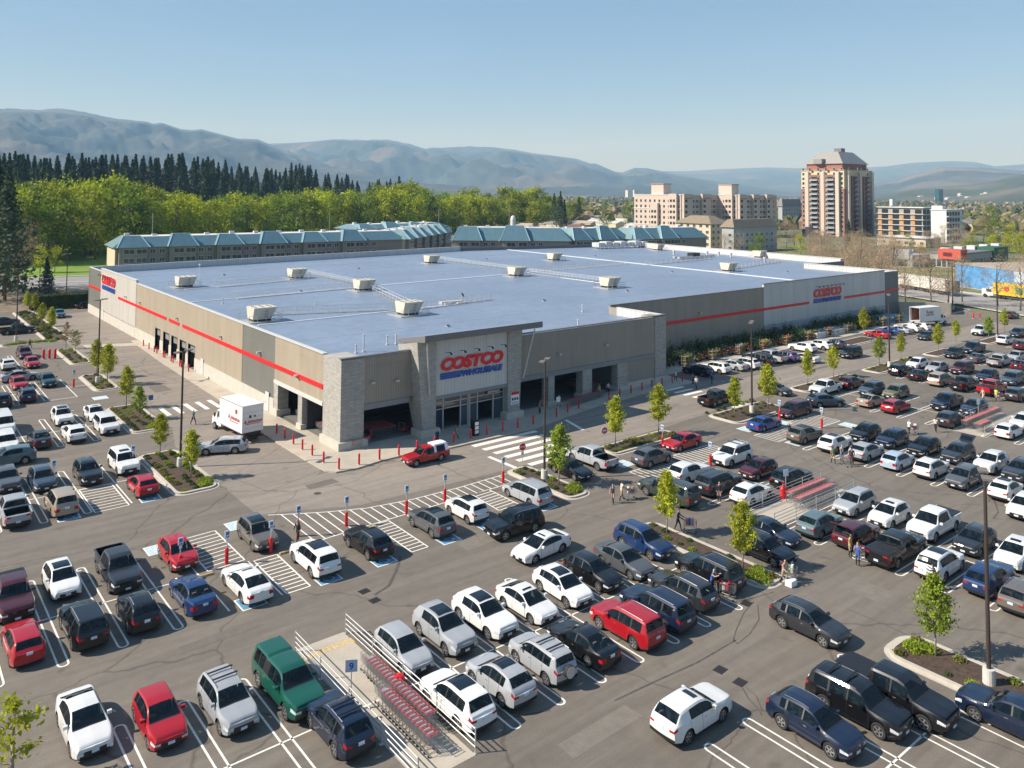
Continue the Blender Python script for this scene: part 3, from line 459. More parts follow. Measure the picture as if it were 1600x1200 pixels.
# ------------------------------------------------------------------ roof furniture
def hv(px, py, lab, s_=1.):
    x, y = G(px, py, 9.4); t = thing('rooftop_unit', lab, 'rooftop unit', (x,y,8.36), 0, 'air conditioning units on the store roof')
    BE = mat('unit_beige',(.55,.5,.41),.6,var=.08,scale=2); b = MB(); w0, w1, h = 1.25*s_, 1.5*s_, 1.75*s_
    b.add([(-w1,-w0*.8,.45),(w0,-w0*.8,.45),(w0,w0*.8,.45),(-w1,w0*.8,.45),(-w1,-w1,h+.3),(w1*1.25,-w1,h+.3),(w1*1.25,w1,h+.3),(-w1,w1,h+.3)], [(0,1,5,4),(1,2,6,5),(2,3,7,6),(3,0,4,7),(4,5,6,7),(3,2,1,0)], BE); b.build('casing', t)
    l = MB()
    for i in range(5):
        z = .7+i*.24*s_; f_ = (z-.45)/(h-.15); xx = w0+(w1*1.25-w0)*f_+.02; yy = w0*.8+(w1-w0*.8)*f_; l.box(xx-.02,-yy*.9,z,xx+.03,yy*.9,z+.12,BLK)
        l.box(w0*.1,-yy-.02,z,w0*.5,-yy+.02,z+.12,BLK)
    for i in range(3): l.box(-w1*.7+i*1.1*s_,-w1*.7,h+.3,-w1*.7+i*1.1*s_+.12,w1*.7,h+.34,BLK)
    l.build('louvre', t)
    p_ = MB(); p_.box(-2.4*s_,-2*s_,.0,2.4*s_,2*s_,.12,GALV); p_.box(-1.3,-1,.12,1.2,1,.5,BLK); p_.build('platform', t)
    r_ = MB()
    for z in (.55,1.0): r_.box(-2.4*s_,-2*s_,z,2.4*s_,-2*s_+.05,z+.05,GALV); r_.box(2.4*s_,-2*s_,z,2.4*s_+.05,2*s_,z+.05,GALV); r_.box(-2.4*s_,2*s_,z,2.4*s_,2*s_+.05,z+.05,GALV)
    for i in range(5):
        xx = -2.4*s_+1.2*s_*i; r_.box(xx,-2*s_,.1,xx+.05,-2*s_+.05,1.05,GALV); r_.box(xx,2*s_,.1,xx+.05,2*s_+.05,1.05,GALV)
    r_.build('guard_rail', t)
for i, (px, py, lab) in enumerate([(638,481,'beige rooftop unit nearest the entrance canopy'),(568,445,'beige rooftop unit second from the entrance canopy, mid left roof'),(407,490,'beige rooftop unit at the left wall above the truck'),(289,440,'beige rooftop unit beside the mast at the far left wall'),(463,427,'beige rooftop unit at the walkway left of the roof middle'),(674,405,'beige rooftop unit close to the back parapet'),(807,424,'beige rooftop unit in the middle of the roof'),(952,441,'beige rooftop unit at the right end of the long walkway'),(866,401,'beige rooftop unit beside the white ridge strip'),(1138,417,'wide beige rooftop unit beyond the white ridge strip'),(1028,386,'beige rooftop unit beside the white back wall'),(1187,397,'beige rooftop unit far right before the white back wall')]): hv(px, py, lab)
def gl(name, lab, cat, fn, group=None, loc=(0,0,0)):
    t = MB(); fn(t); return tag(t.build(name, loc=loc), lab, cat, group)
def trimline(x0, y0, x1, y1, wd):
    m = MB(); strip([(x0,y0),(x1,y1)], wd, 8.34, 8.44, RTRIM, m); m.build('roof_ridge_strip', S)
trimline(3.6,32,36,33,.35); trimline(2,60.5,38,63.5,.35); trimline(38,63.5,117.5,69,.35); trimline(8,79,31,82,.3); trimline(118,12.5,124,131.5,1.1); trimline(80,40,80.5,68,.2); trimline(38,64,80,67,.3)
def railrun(x0, y0, x1, y1, lab, n=None):
    t = thing('roof_walkway', lab, 'walkway', (0,0,0), 0, 'railed walkways on the store roof'); L = math.hypot(x1-x0,y1-y0); n = n or int(L/2.2); b = MB(); dx, dy = (x1-x0)/L, (y1-y0)/L
    for sd in (-.6,.6):
        a = (x0-dy*sd, y0+dx*sd); c = (x1-dy*sd, y1+dx*sd)
        for z in (8.95,9.4): b.cyl((*a,z),(*c,z),.03,WTRIM,n=4)
        for i in range(n+1): p = (a[0]+(c[0]-a[0])*i/n, a[1]+(c[1]-a[1])*i/n); b.cyl((*p,8.4),(*p,9.42),.032,WTRIM,n=4)
    b.build('railing', t); d_ = MB(); strip([(x0,y0),(x1,y1)], 1.0, 8.36, 8.42, mat('walk_grating',(.3,.31,.32),.6,metal=.4,rib=(.4,1,.3)), d_); d_.build('deck', t)
railrun(29.5,35,37,62,'railed walkway between the entrance unit and its left neighbour'); railrun(37.5,66,38,92,'railed walkway running back from the second unit'); railrun(80.8,42,80.5,66,'railed walkway between the two central units'); railrun(81.5,72,82.5,106,'railed walkway toward the unit near the back parapet')
railrun(30,32,46,34.5,'short railed walkway around the small dish'); railrun(119.5,64,150,67,'railed walkway beyond the white ridge strip'); railrun(126,44,158,50,'railed walkway past the wide unit at right'); railrun(84,67.5,116,69.5,'railed walkway from the middle unit to the ridge strip')
railrun(6,41,29,32.8,'railed walkway from the left wall unit to the entrance unit'); railrun(11,60.5,34,63,'railed walkway along the left cross strip'); railrun(14,79,34,83,'railed walkway at the far left cross strip')
for i, (px, py, h_) in enumerate([(556,551,.9),(568,549,1.9),(605,538,1.0),(619,537,1.1),(910,487,1.1),(903,510,.9),(493,475,.5),(348,474,.8),(640,472,.4),(780,377,.6)]):
    x, y = G(px, py, 8.4); t = MB(); t.cyl((0,0,0),(0,0,h_),.09,WTRIM,n=8); t.cyl((0,0,h_),(0,0,h_+.1),.14,WTRIM,n=8); t.cyl((0,0,0),(0,0,.12),.2,WTRIM,n=8)
    tag(t.build('vent_pipe', loc=(x,y,8.35)), ['short white roof vent pipe at the front edge, leftmost of four','tallest white roof vent pipe near the corner pier','white roof vent pipe left of the canopy','white roof vent pipe touching the canopy side','white roof vent pipe above the right brown panel','white roof vent pipe behind the front panel right of canopy','small white vent on the roof left of centre','white vent pipe near the left wall of the roof','small white vent beside the entrance unit','small white vent at the back parapet'][i], 'vent pipe', 'vent pipes on the store roof')
# cluster of machinery at the far roof
t = thing('refrigeration_rack', 'white railed refrigeration equipment cluster at the far end of the roof', 'refrigeration rack', (0,0,0)); b = MB()
x0, y0 = G(935,388,8.4); x1, y1 = G(1003,386,8.4)
for i in range(7):
    f_ = i/6; x, y = x0+(x1-x0)*f_, y0+(y1-y0)*f_; b.box(x-1.4,y-1.6,8.9,x+1.4,y+1.6,10.3+.3*(i%2),mat('rack_white',(.55,.56,.56),.5,var=.2,scale=1))
b.build('condenser', t); b = MB()
for i in range(16):
    f_ = i/15; x, y = x0-4+(x1-x0+8)*f_, y0+(y1-y0)*f_
    b.cyl((x,y-3,8.4),(x,y-3,10),.05,GALV,n=4)
for z in (9.2,9.9): b.cyl((x0-4,y0-3,z),(x1+4,y1-3,z),.05,GALV,n=4)
b.build('guard_rail', t); b = MB(); b.box(x1-.5,y1+2,8.4,x1+3.4,y1+4,10.8,TRIM); b.build('switch_cabinet', t)
t = thing('roof_duct', 'grey ductwork with white vents lying on the far right roof', 'duct', (0,0,0)); b = MB(); xa, ya = G(1080,402,8.6)
b.box(xa-7,ya-1.5,8.5,xa+9,ya-.6,9.1,GALV); b.box(xa-1,ya-1.6,9,xa+2,ya+.6,9.9,BLK); b.box(xa-6,ya+1,8.5,xa+8,ya+1.8,9.0,GALV); b.build('duct_run', t)
for i, (px, py) in enumerate([(1053,397),(1105,398),(1123,399),(1142,401),(1195,408)]):
    x, y = G(px,py,8.6); v = MB(); v.cyl((x,y,8.4),(x,y,9.3),.28,WTRIM,n=8); v.cyl((x,y,9.3),(x,y,9.7),.45,WTRIM,n=8); v.build('exhaust_cap', t)
x, y = G(312,441,8.4); t = thing('roof_mast', 'white guyed antenna mast beside the far left rooftop unit', 'mast', (x,y,8.36)); b = MB(); b.cyl((0,0,0),(0,0,3.6),.05,WTRIM,n=6); b.box(-.2,-.2,3.4,.2,.2,3.7,WTRIM); b.build('pole', t); b = MB()
for a in range(5): b.cyl((0,0,3.2),(2.2*math.cos(a*1.26),2.2*math.sin(a*1.26),0),.02,WTRIM,n=4)
b.build('guy_wire', t)
x, y = G(722,470,8.4); t = thing('satellite_dish', 'small dark satellite dish on the roof walkway', 'satellite dish', (x,y,8.4)); b = MB(); b.cyl((0,0,0),(0,0,.9),.06,GALV,n=6); b.build('post', t); b = MB(); b.lathe([(0,0),(.25,.04),(.45,.14)],TRIM,12); o = b.build('reflector', t); o.location = (0,0,.95); o.rotation_euler = (1.1,0,.6)
x, y = G(705,473,8.4); t = MB(); t.box(-2.2,-.5,0,2.2,.5,.35,WTRIM); t.box(-2.0,-1.3,0,-.3,-.7,.2,GALV); t.box(.3,-1.6,0,2.4,-1.1,.2,WTRIM); tag(t.build('roof_conduit', loc=(x,y,8.36)), 'low white conduit boxes on the roof near the dish', 'conduit')

for i, (px, py) in enumerate([(980,455),(850,470),(760,405),(1050,425),(560,420),(470,455),(700,510),(930,400),(1230,425),(350,430)]):
    x, y = G(px, py, 8.4); v = MB(); v.cyl((x,y,8.35),(x,y,8.5),.35,GALV,n=10); v.cyl((x,y,8.5),(x,y,8.62),.22,BLK,n=10); v.build('roof_drain', S)
for x0, x1, y in ((3,48,18),(3,48,47.5),(3,116,78),(3,116,94),(3,116,108),(60,116,24),(60,116,40),(60,116,54),(122,142,52),(122,164,82),(122,166,100)):
    m = MB(); strip([(x0,y),(x1,y+(x1-x0)*.035)], .16, 8.352, 8.37, mat('lap_seam',(.30,.33,.38),.5), m); m.build('lap_seam', S)
# ================================================================== vehicles
def mono(xs, ys, x):
    xs, ys, x = np.array(xs, float), np.array(ys, float), np.array(x, float); h = np.diff(xs); d = np.diff(ys)/h; n = len(xs); mm = np.zeros(n)
    mm[0], mm[-1] = d[0], d[-1]
    for i in range(1, n-1):
        if d[i-1]*d[i] > 0: w1, w2 = 2*h[i]+h[i-1], h[i]+2*h[i-1]; mm[i] = (w1+w2)/(w1/d[i-1]+w2/d[i])
    i = np.clip(np.searchsorted(xs, x, 'right')-1, 0, n-2); t = (x-xs[i])/h[i]
    return (2*t**3-3*t**2+1)*ys[i]+(t**3-2*t**2+t)*h[i]*mm[i]+(-2*t**3+3*t**2)*ys[i+1]+(t**3-t**2)*h[i]*mm[i+1]
def T(**k): return k
TY = {
 'sedan': T(L=4.8,W=1.84,wr=.33,ax=(.95,3.75),sill=.2,tum=.2,hc=.48,zt=[(0,.68),(.1,.77),(.9,.91),(1.35,.97),(2.15,1.38),(2.75,1.45),(3.4,1.41),(4.1,1.1),(4.65,1.07),(4.8,.98)],zb=[(0,.62),(.4,.76),(1.3,.9),(3.8,.98),(4.6,.98),(4.8,.9)],ws=(1.36,2.12),rg=(3.42,4.08),win=[(1.75,2.66),(2.74,3.78)],doors=(1.45,2.7,3.6)),
 'coupe': T(L=4.95,W=1.9,wr=.35,ax=(.95,3.9),sill=.19,tum=.24,hc=.46,zt=[(0,.68),(.1,.76),(.95,.9),(1.45,.96),(2.3,1.34),(2.95,1.41),(3.6,1.35),(4.65,1.04),(4.85,.99),(4.95,.9)],zb=[(0,.6),(.4,.75),(1.4,.89),(3.9,.96),(4.7,.94),(4.95,.82)],ws=(1.46,2.26),rg=(3.6,4.5),win=[(1.9,2.85),(2.92,3.95)],doors=(1.5,2.88,3.7)),
 'hatch': T(L=4.35,W=1.8,wr=.33,ax=(.85,3.5),sill=.2,tum=.19,hc=.5,zt=[(0,.72),(.1,.83),(.8,.97),(1.15,1.02),(1.98,1.43),(2.6,1.5),(3.6,1.45),(3.8,1.41),(4.22,1.04),(4.35,.92)],zb=[(0,.64),(.4,.8),(1.2,.94),(3.6,1.02),(4.2,.98),(4.35,.86)],ws=(1.16,1.95),rg=(3.82,4.18),win=[(1.5,2.4),(2.48,3.25),(3.32,3.72)],doors=(1.25,2.44,3.3)),
 'suv': T(L=4.62,W=1.87,wr=.37,ax=(.9,3.62),sill=.26,tum=.19,hc=.56,clad=1,zt=[(0,.82),(.09,.94),(.85,1.06),(1.25,1.11),(2.0,1.57),(2.6,1.66),(3.9,1.62),(4.1,1.58),(4.46,1.14),(4.56,1.08),(4.62,.96)],zb=[(0,.72),(.4,.9),(1.2,1.03),(3.6,1.12),(4.4,1.08),(4.62,.92)],ws=(1.27,1.96),rg=(4.12,4.42),win=[(1.6,2.46),(2.54,3.4),(3.5,4.0)],doors=(1.35,2.5,3.45)),
 'suv2': T(L=4.98,W=1.98,wr=.39,ax=(.95,3.88),sill=.28,tum=.17,hc=.6,clad=1,zt=[(0,.9),(.08,1.02),(1.0,1.13),(1.35,1.17),(2.0,1.67),(2.6,1.77),(4.45,1.74),(4.62,1.7),(4.86,1.2),(4.93,1.12),(4.98,.98)],zb=[(0,.8),(.4,.98),(1.3,1.09),(4,1.16),(4.8,1.13),(4.98,.96)],ws=(1.37,1.96),rg=(4.64,4.83),win=[(1.65,2.56),(2.64,3.56),(3.68,4.45)],doors=(1.45,2.6,3.62)),
 'boxy': T(L=4.15,W=1.8,wr=.35,ax=(.82,3.36),sill=.24,tum=.15,hc=.55,clad=1,zt=[(0,.85),(.08,.98),(.75,1.08),(1.0,1.12),(1.6,1.55),(2.1,1.64),(3.7,1.6),(3.86,1.56),(4.03,1.15),(4.1,1.05),(4.15,.95)],zb=[(0,.75),(.35,.92),(1.0,1.04),(3.4,1.1),(4.0,1.08),(4.15,.92)],ws=(1.01,1.57),rg=(3.87,4.01),win=[(1.25,2.1),(2.18,3.0),(3.12,3.62)],doors=(1.1,2.14,3.06)),
 'minivan': T(L=5.1,W=1.98,wr=.35,ax=(.92,3.98),sill=.22,tum=.18,hc=.66,zt=[(0,.74),(.1,.86),(.7,.99),(1.05,1.05),(2.05,1.66),(2.7,1.75),(4.5,1.71),(4.66,1.67),(4.94,1.16),(5.03,1.05),(5.1,.92)],zb=[(0,.66),(.4,.84),(1.1,.98),(4,1.06),(4.9,1.04),(5.1,.9)],ws=(1.06,2.0),rg=(4.68,4.91),win=[(1.5,2.6),(2.7,3.75),(3.85,4.55)],doors=(1.4,2.65,3.8)),
 'wagon': T(L=4.82,W=1.85,wr=.35,ax=(.95,3.72),sill=.23,tum=.2,hc=.5,clad=1,zt=[(0,.74),(.1,.86),(.9,.98),(1.35,1.03),(2.1,1.45),(2.7,1.54),(4.1,1.5),(4.3,1.46),(4.64,1.06),(4.76,.98),(4.82,.88)],zb=[(0,.66),(.4,.82),(1.3,.96),(3.8,1.03),(4.6,1.0),(4.82,.86)],ws=(1.37,2.06),rg=(4.32,4.6),win=[(1.7,2.6),(2.68,3.5),(3.6,4.2)],doors=(1.45,2.64,3.55)),
 'pickup': T(L=5.75,W=2.02,wr=.41,ax=(1.02,4.55),sill=.38,tum=.19,hc=.66,clad=1,zt=[(0,.96),(.07,1.1),(1.1,1.2),(1.45,1.24),(2.05,1.78),(2.5,1.88),(3.6,1.86),(3.75,1.82),(3.86,1.26),(4.0,1.235),(5.7,1.235),(5.75,1.2)],zb=[(0,.9),(.3,1.05),(1.3,1.15),(3.6,1.2),(5.7,1.215),(5.75,1.17)],ws=(1.47,2.02),rg=(3.77,3.85),win=[(1.8,2.62),(2.7,3.55)],doors=(1.5,2.66,3.62),bed=(3.98,5.64)),
 'canopy': T(L=5.6,W=1.98,wr=.4,ax=(1.0,4.42),sill=.36,tum=.17,hc=.64,zt=[(0,.94),(.07,1.07),(1.1,1.18),(1.4,1.22),(2.0,1.75),(2.4,1.84),(3.55,1.82),(3.6,1.8),(3.7,1.8),(3.75,1.87),(5.2,1.85),(5.32,1.8),(5.5,1.28),(5.6,1.18)],zb=[(0,.88),(.3,1.02),(1.3,1.12),(3.6,1.17),(5.5,1.17),(5.6,1.12)],ws=(1.42,1.97),rg=(5.33,5.47),win=[(1.75,2.55),(2.62,3.2),(3.85,4.4),(4.48,5.1)],doors=(1.45,2.6,3.65)),
 'van': T(L=5.3,W=2.02,wr=.37,ax=(.95,4.2),sill=.3,tum=.14,hc=.85,zt=[(0,.95),(.08,1.08),(.6,1.2),(.85,1.26),(1.5,1.85),(2.1,2.0),(5.0,1.98),(5.12,1.93),(5.24,1.3),(5.3,1.05)],zb=[(0,.85),(.4,1.05),(1.0,1.2),(4,1.24),(5.1,1.22),(5.3,1.0)],ws=(.87,1.5),rg=(5.13,5.22),win=[(1.25,2.15)],doors=(1.1,2.25,3.6)),
}
TY['suvb'] = dict(TY['suv'], L=4.45, tum=.23, zt=[(0,.78),(.09,.9),(.8,1.03),(1.15,1.08),(1.95,1.5),(2.5,1.6),(3.4,1.56),(3.75,1.5),(4.25,1.16),(4.38,1.06),(4.45,.94)], zb=[(0,.7),(.4,.87),(1.1,1.0),(3.4,1.1),(4.2,1.1),(4.45,.92)], ws=(1.17,1.9), rg=(3.77,4.2), win=[(1.5,2.3),(2.38,3.2),(3.3,3.6)], ax=(.86,3.5), doors=(1.25,2.34,3.25))
TY['suvc'] = dict(TY['suv'], L=4.75, tum=.2, zt=[(0,.86),(.07,1.0),(1.0,1.09),(1.4,1.13),(2.2,1.57),(2.75,1.64),(3.8,1.6),(4.15,1.54),(4.58,1.14),(4.68,1.1),(4.75,.98)], zb=[(0,.76),(.3,.95),(1.3,1.05),(3.7,1.14),(4.5,1.1),(4.75,.94)], ws=(1.42,2.14), rg=(4.17,4.53), win=[(1.8,2.62),(2.7,3.55)], ax=(.95,3.78), doors=(1.5,2.66,3.6))
TY['sedanb'] = dict(TY['sedan'], L=4.65, zt=[(0,.7),(.1,.79),(.85,.92),(1.2,.97),(2.1,1.37),(2.65,1.44),(3.2,1.4),(4.2,1.08),(4.5,1.07),(4.65,.96)], ws=(1.22,2.06), rg=(3.22,4.15), win=[(1.6,2.5),(2.58,3.6)], zb=[(0,.62),(.4,.76),(1.2,.9),(3.7,1.0),(4.5,.99),(4.65,.88)], ax=(.9,3.6))
TY['truckold'] = dict(TY['canopy'], L=4.95, W=1.7, wr=.34, ax=(.9,3.85), sec=3.02, zt=[(0,.78),(.07,.88),(1.1,.98),(1.45,1.02),(2.05,1.5),(2.4,1.56),(2.95,1.54),(3.05,1.6),(3.1,1.68),(4.6,1.68),(4.72,1.62),(4.86,1.02),(4.95,.95)], zb=[(0,.7),(.3,.85),(1.4,.95),(3,.98),(4.8,.98),(4.95,.9)], ws=(1.47,2.02), rg=(4.74,4.84), win=[(1.75,2.7),(3.3,4.35)], doors=(1.5,2.9,3.04), sill=.32)
def shell(k, lod):
    P = TY[k]; L, W, wr = P['L'], P['W'], P['wr']; step = .12 if lod < 2 else .3
    S_ = set(np.round(np.arange(0, L+.001, step), 3)) | {0, .05, round(L-.05,3), L, *P['ws'], *P['rg']}
    for a in P['ax']:
        for t in (range(0, 181, 18) if lod < 2 else range(0, 181, 45)): S_.add(round(a-(wr+.06)*math.cos(rad(t)), 3))
    for a, b in P['win']: S_ |= {a, b}
    if lod == 0:
        for d in P['doors']: S_ |= {d, round(d+.022,3)}
    if 'bed' in P: S_ |= set(P['bed'])
    S_ |= {.36, round(L-.2,3), round(P['ws'][0]-.09,3)}
    s = sorted(x for x in S_ if 0 <= x <= L); s = [x for i, x in enumerate(s) if i == 0 or x-s[i-1] > .012]; s[-1] = L
    s = np.array(s); zt = mono(*zip(*P['zt']), s); zb = mono(*zip(*P['zb']), s); zt = np.maximum(zt, zb+.02)
    end = np.clip(1-np.minimum(s, L-s)/.8, 0, 1); w = W/2*(1-.15*end**2.4); z0 = np.full_like(s, P['sill'])+.10*np.clip(1-np.minimum(s, L-s)/.35, 0, 1)
    arch = np.zeros_like(s)
    for a in P['ax']:
        r = wr+.06; ins = np.abs(s-a) < r+1e-6; zz = wr+np.sqrt(np.maximum(r*r-(s-a)**2, 0)); z0 = np.where(ins, np.maximum(z0, zz-.0), z0); arch = np.where(ins, 1, arch)
    h = zt-zb; hh = np.clip(h/P['hc'], 0, 1.15); rows = []
    for f, dy in ((0,-.02),(.1,0),(.3,.005),(.55,.0),(.8,-.012)):
        z = z0+(zb-z0)*f; rows.append((w+dy-.01*(f == .8), z))
    flare = .018*arch; rows = [(r[0]+flare*(1 if i < 3 else .4), r[1]) for i, r in enumerate(rows)]
    y5 = w-.05; rows.append((y5, zb)); y6 = y5-P['tum']*hh-.02; rows.append((y6, zb+h*.82)); y7 = y6-.07; rows.append((y7, zb+h*.97)); rows.append((y7*.55, zt+.0)); rows.append((y7*0, zt+.012))
    x = L/2-s; n = len(s); ring = []
    for i in range(n):
        half = [(x[i], rows[k_][0][i] if hasattr(rows[k_][0], '__len__') else rows[k_][0], rows[k_][1][i]) for k_ in range(10)]
        ring.append(half+[(a, -b, c) for a, b, c in half[8::-1]])
    return P, s, zt, zb, h, ring
def car_parts(k, lod):
    P, s, zt, zb, h, ring = shell(k, lod); L, W = P['L'], P['W']; parts = {}
    def put(part, pts, m): parts.setdefault(part, MB()).face(pts, m)
    clad = P.get('clad'); sec = P.get('sec')
    for i in range(len(s)-1):
        sm = (s[i]+s[i+1])/2
        for j in range(18):
            b = min(j, 17-j); side = 'l' if j < 9 else 'r'; q = [ring[i][j], ring[i][j+1], ring[i+1][j+1], ring[i+1][j]]; hm = (h[i]+h[i+1])/2; part, m = 'body', CARP
            if b == 5 and hm > .16 and any(a <= sm <= c for a, c in P['win']): part, m = 'side_window_'+side, GLASS
            elif b >= 7 and P['ws'][0] <= sm <= P['ws'][1]: part, m = 'windshield', GLASS
            elif b >= 7 and P['rg'][0] <= sm <= P['rg'][1]: part, m = 'rear_window', GLASS
            elif b == 3 and sm < .36: part, m = 'headlight_'+side, LENS
            elif b >= 7 and P['ws'][0]-.09 < sm < P['ws'][0]: m = BLK
            elif b in ((4,) if clad else (3,)) and sm > L-.2 and k not in ('pickup',): part, m = 'taillight_'+side, TAILM
            elif k == 'pickup' and b in (2, 3) and sm > L-.16: part, m = 'taillight_'+side, TAILM
            elif b == 0 and (clad or True): m = BLK
            elif b == 5 and hm > .3 and P['win'][0][0] < sm < P['win'][-1][1]: m = BLK
            elif 1 <= b <= 4 and lod == 0 and any(abs(sm-d-.011) < .012 for d in P['doors']): m = BLK
            if 'bed' in P and P['bed'][0] < sm < P['bed'][1] and b >= 6: continue
            if sec and sm > sec and b >= 5 and m is CARP: m = SIGNW
            if sec and sm > sec and b >= 5 and m is BLK: m = SIGNW
            put(part, q if True else q[::-1], m)
    # end caps
    ts = [-1, -.84, -.64, -.32, 0, .32, .64, .84, 1]
    for e, idx, sg in ((0, 0, 1), (1, len(s)-1, -1)):
        half = ring[idx][:10]; grid = [[(p[0]+sg*.07*(1-t*t), p[1]*t, p[2]) for t in ts] for p in half]
        for a in range(9):
            for c in range(8):
                tm = abs((ts[c]+ts[c+1])/2); part, m = 'body', CARP
                if a == 0: m = BLK
                if e == 0:
                    if a in (1, 2) and tm < (.84 if a == 1 else .64): part, m = 'grille', BLK
                    elif a == 3 and tm < .64: part, m = ('grille', BLK)
                    elif a == 3: part, m = 'headlight_'+('l' if ts[c] > 0 else 'r'), LENS
                else:
                    if clad and a == 1: m = BLK
                    if a in ((4,) if clad else (3, 4)) and tm > .64: part, m = 'taillight_'+('l' if ts[c] > 0 else 'r'), TAILM
                q = [grid[a][c], grid[a][c+1], grid[a+1][c+1], grid[a+1][c]]; put(part, q[::-1] if sg > 0 else q, m)
    B = parts['body']; ax = [L/2-a for a in P['ax']]; wr = P['wr']
    B.box(-L/2+.2, -W/2+.27, .22, L/2-.2, W/2-.27, .62, BLK); B.box(-L/2+.15,-W/2+.1,P['sill']+.02,L/2-.15,W/2-.1,P['sill']+.05,BLK)
    for sg in (-1, 1):
        for d in P['doors'][:2]:
            if lod == 0: B.box(L/2-d-1.0, sg*(W/2-.012)-.012, float(np.interp(d, s, zb))-.16, L/2-d-.84, sg*(W/2-.012)+.012, float(np.interp(d, s, zb))-.13, CHROME)
    if 'bed' in P:
        a, b = L/2-P['bed'][0], L/2-P['bed'][1]; y = W/2-.16; z = 1.225; t = MB(); t.box(b, -y, .72, a, y, .76, BLK); t.box(b-.03,-y,.72,b,y,z,BLK); t.box(a,-y,.72,a+.03,y,z,BLK); t.box(b,-y-.02,.72,a,-y,z,BLK); t.box(b,y,.72,a,y+.02,z,BLK); parts['cargo_bed'] = t
        for sg in (-1, 1): B.box(b, sg*(y+.02) if sg > 0 else -W/2+.02, z-.02, a, W/2-.02 if sg > 0 else -(y+.02), z+.012, CARP if k != 'x' else BLK)
    belt = float(np.interp(L*.45, s, zb)); xf = L/2-(P['ws'][0]+.95); it = MB(); it.box(L/2-P['ws'][0]-.62, -W/2+.16, .5, L/2-P['ws'][0]-.12, W/2-.16, belt-.04, BLK)
    n_r = [0] if ('bed' in P or k in ('van','truckold')) else [0, .95]+([1.8] if k in ('suv2','minivan') else [])
    for dx in n_r:
        for sg in (-1, 1):
            y0 = sg*W*.21; it.box(xf-dx-.45, y0-.24, .45, xf-dx, y0+.24, belt-.28, SEATM); it.box(xf-dx-.58, y0-.23, .45, xf-dx-.44, y0+.23, belt+.12, SEATM); it.box(xf-dx-.6, y0-.12, belt+.15, xf-dx-.5, y0+.12, belt+.33, SEATM)
    if lod == 0: parts['seats'] = it
    else: B.app(it)
    m = MB(); ym = W/2+.02; sm_ = P['ws'][0]+.35; zm = float(np.interp(sm_, s, zb))+.03; xm = L/2-sm_
    mir = {}
    for sg, nm in ((1, 'l'), (-1, 'r')):
        t = MB(); y0, y1 = sorted((sg*(W/2-.04), sg*(W/2+.16))); t.box(xm-.08, y0, zm, xm+.06, y1, zm+.15, CARP); t.box(xm-.09, min(y0,y1)+.03, zm+.02, xm-.08, max(y0,y1)-.02, zm+.13, CHROME); mir['door_mirror_'+nm] = t
    if lod < 2: parts.update(mir)
    t = MB(); zp = .8 if k in ('suvb','suvc','sedanb','sedan','suv','suv2','hatch','coupe','boxy','wagon','minivan') else .62; t.box(-L/2-.085, -.16, zp-.0, -L/2-.06, .16, zp+.15, PLATE)
    if lod == 0: parts['number_plate'] = t
    else: B.app(t)
    t = MB(); t.box(L/2+.06, -.16, .42, L/2+.085, .16, .55, PLATE); B.app(t)
    # wheel at the origin
    wh = MB(); r = wr; n = 20 if lod == 0 else 12
    prof = [(r*.64,-.1),(r*.92,-.11),(r,-.08),(r,.08),(r*.92,.11),(r*.64,.1)]; vs = []; kk = len(prof)
    for i in range(n):
        t_ = 2*math.pi*i/n
        for rr, y in prof: vs.append((rr*math.cos(t_), y, rr*math.sin(t_)))
    wh.add(vs, [(i*kk+j, i*kk+j+1, ((i+1)%n)*kk+j+1, ((i+1)%n)*kk+j) for i in range(n) for j in range(kk-1)], RUB)
    rm = MB()
    for sg in (-1, 1):
        vs = [(r*.66*math.cos(2*math.pi*i/20), sg*.075, r*.66*math.sin(2*math.pi*i/20)) for i in range(20)]; rm.add(vs, [tuple(range(20)) if sg < 0 else tuple(range(20))[::-1]], BLK)
        for i in range(5):
            a = 2*math.pi*i/5; c, q = math.cos(a), math.sin(a); d = .3
            vs = [(r*.1*c-.04*q, sg*.095, r*.1*q+.04*c), (r*.1*c+.04*q, sg*.095, r*.1*q-.04*c), (r*.62*math.cos(a-.17), sg*.09, r*.62*math.sin(a-.17)), (r*.62*math.cos(a+.17), sg*.09, r*.62*math.sin(a+.17))]; rm.add(vs, [(0,1,2,3) if sg > 0 else (3,2,1,0)], RIM)
        vs = []
        for i in range(20):
            t_ = 2*math.pi*i/20
            for rr in (.57, .67): vs.append((r*rr*math.cos(t_), sg*.1, r*rr*math.sin(t_)))
        rm.add(vs, [(2*i, 2*i+1, 2*((i+1)%20)+1, 2*((i+1)%20)) for i in range(20)], RIM)
    zr = lambda x_: float(np.interp(L/2-x_, s, zt)); yr = lambda x_: W/2-.05-P['tum']-.1
    ex = {}
    xa, xb = L/2-P['ws'][1]-.25, L/2-P['rg'][0]+.25
    if 'bed' in P: xb = L/2-3.5
    for nm, sg in (('roof_rail_l', 1), ('roof_rail_r', -1)):
        t = MB(); xs = np.linspace(xa, xb, 6)
        for p_, q_ in zip(xs, xs[1:]): t.cyl((p_, sg*yr(0), zr(p_)+.03), (q_, sg*yr(0), zr(q_)+.03), .025, CHROME, n=5)
        ex[nm] = t
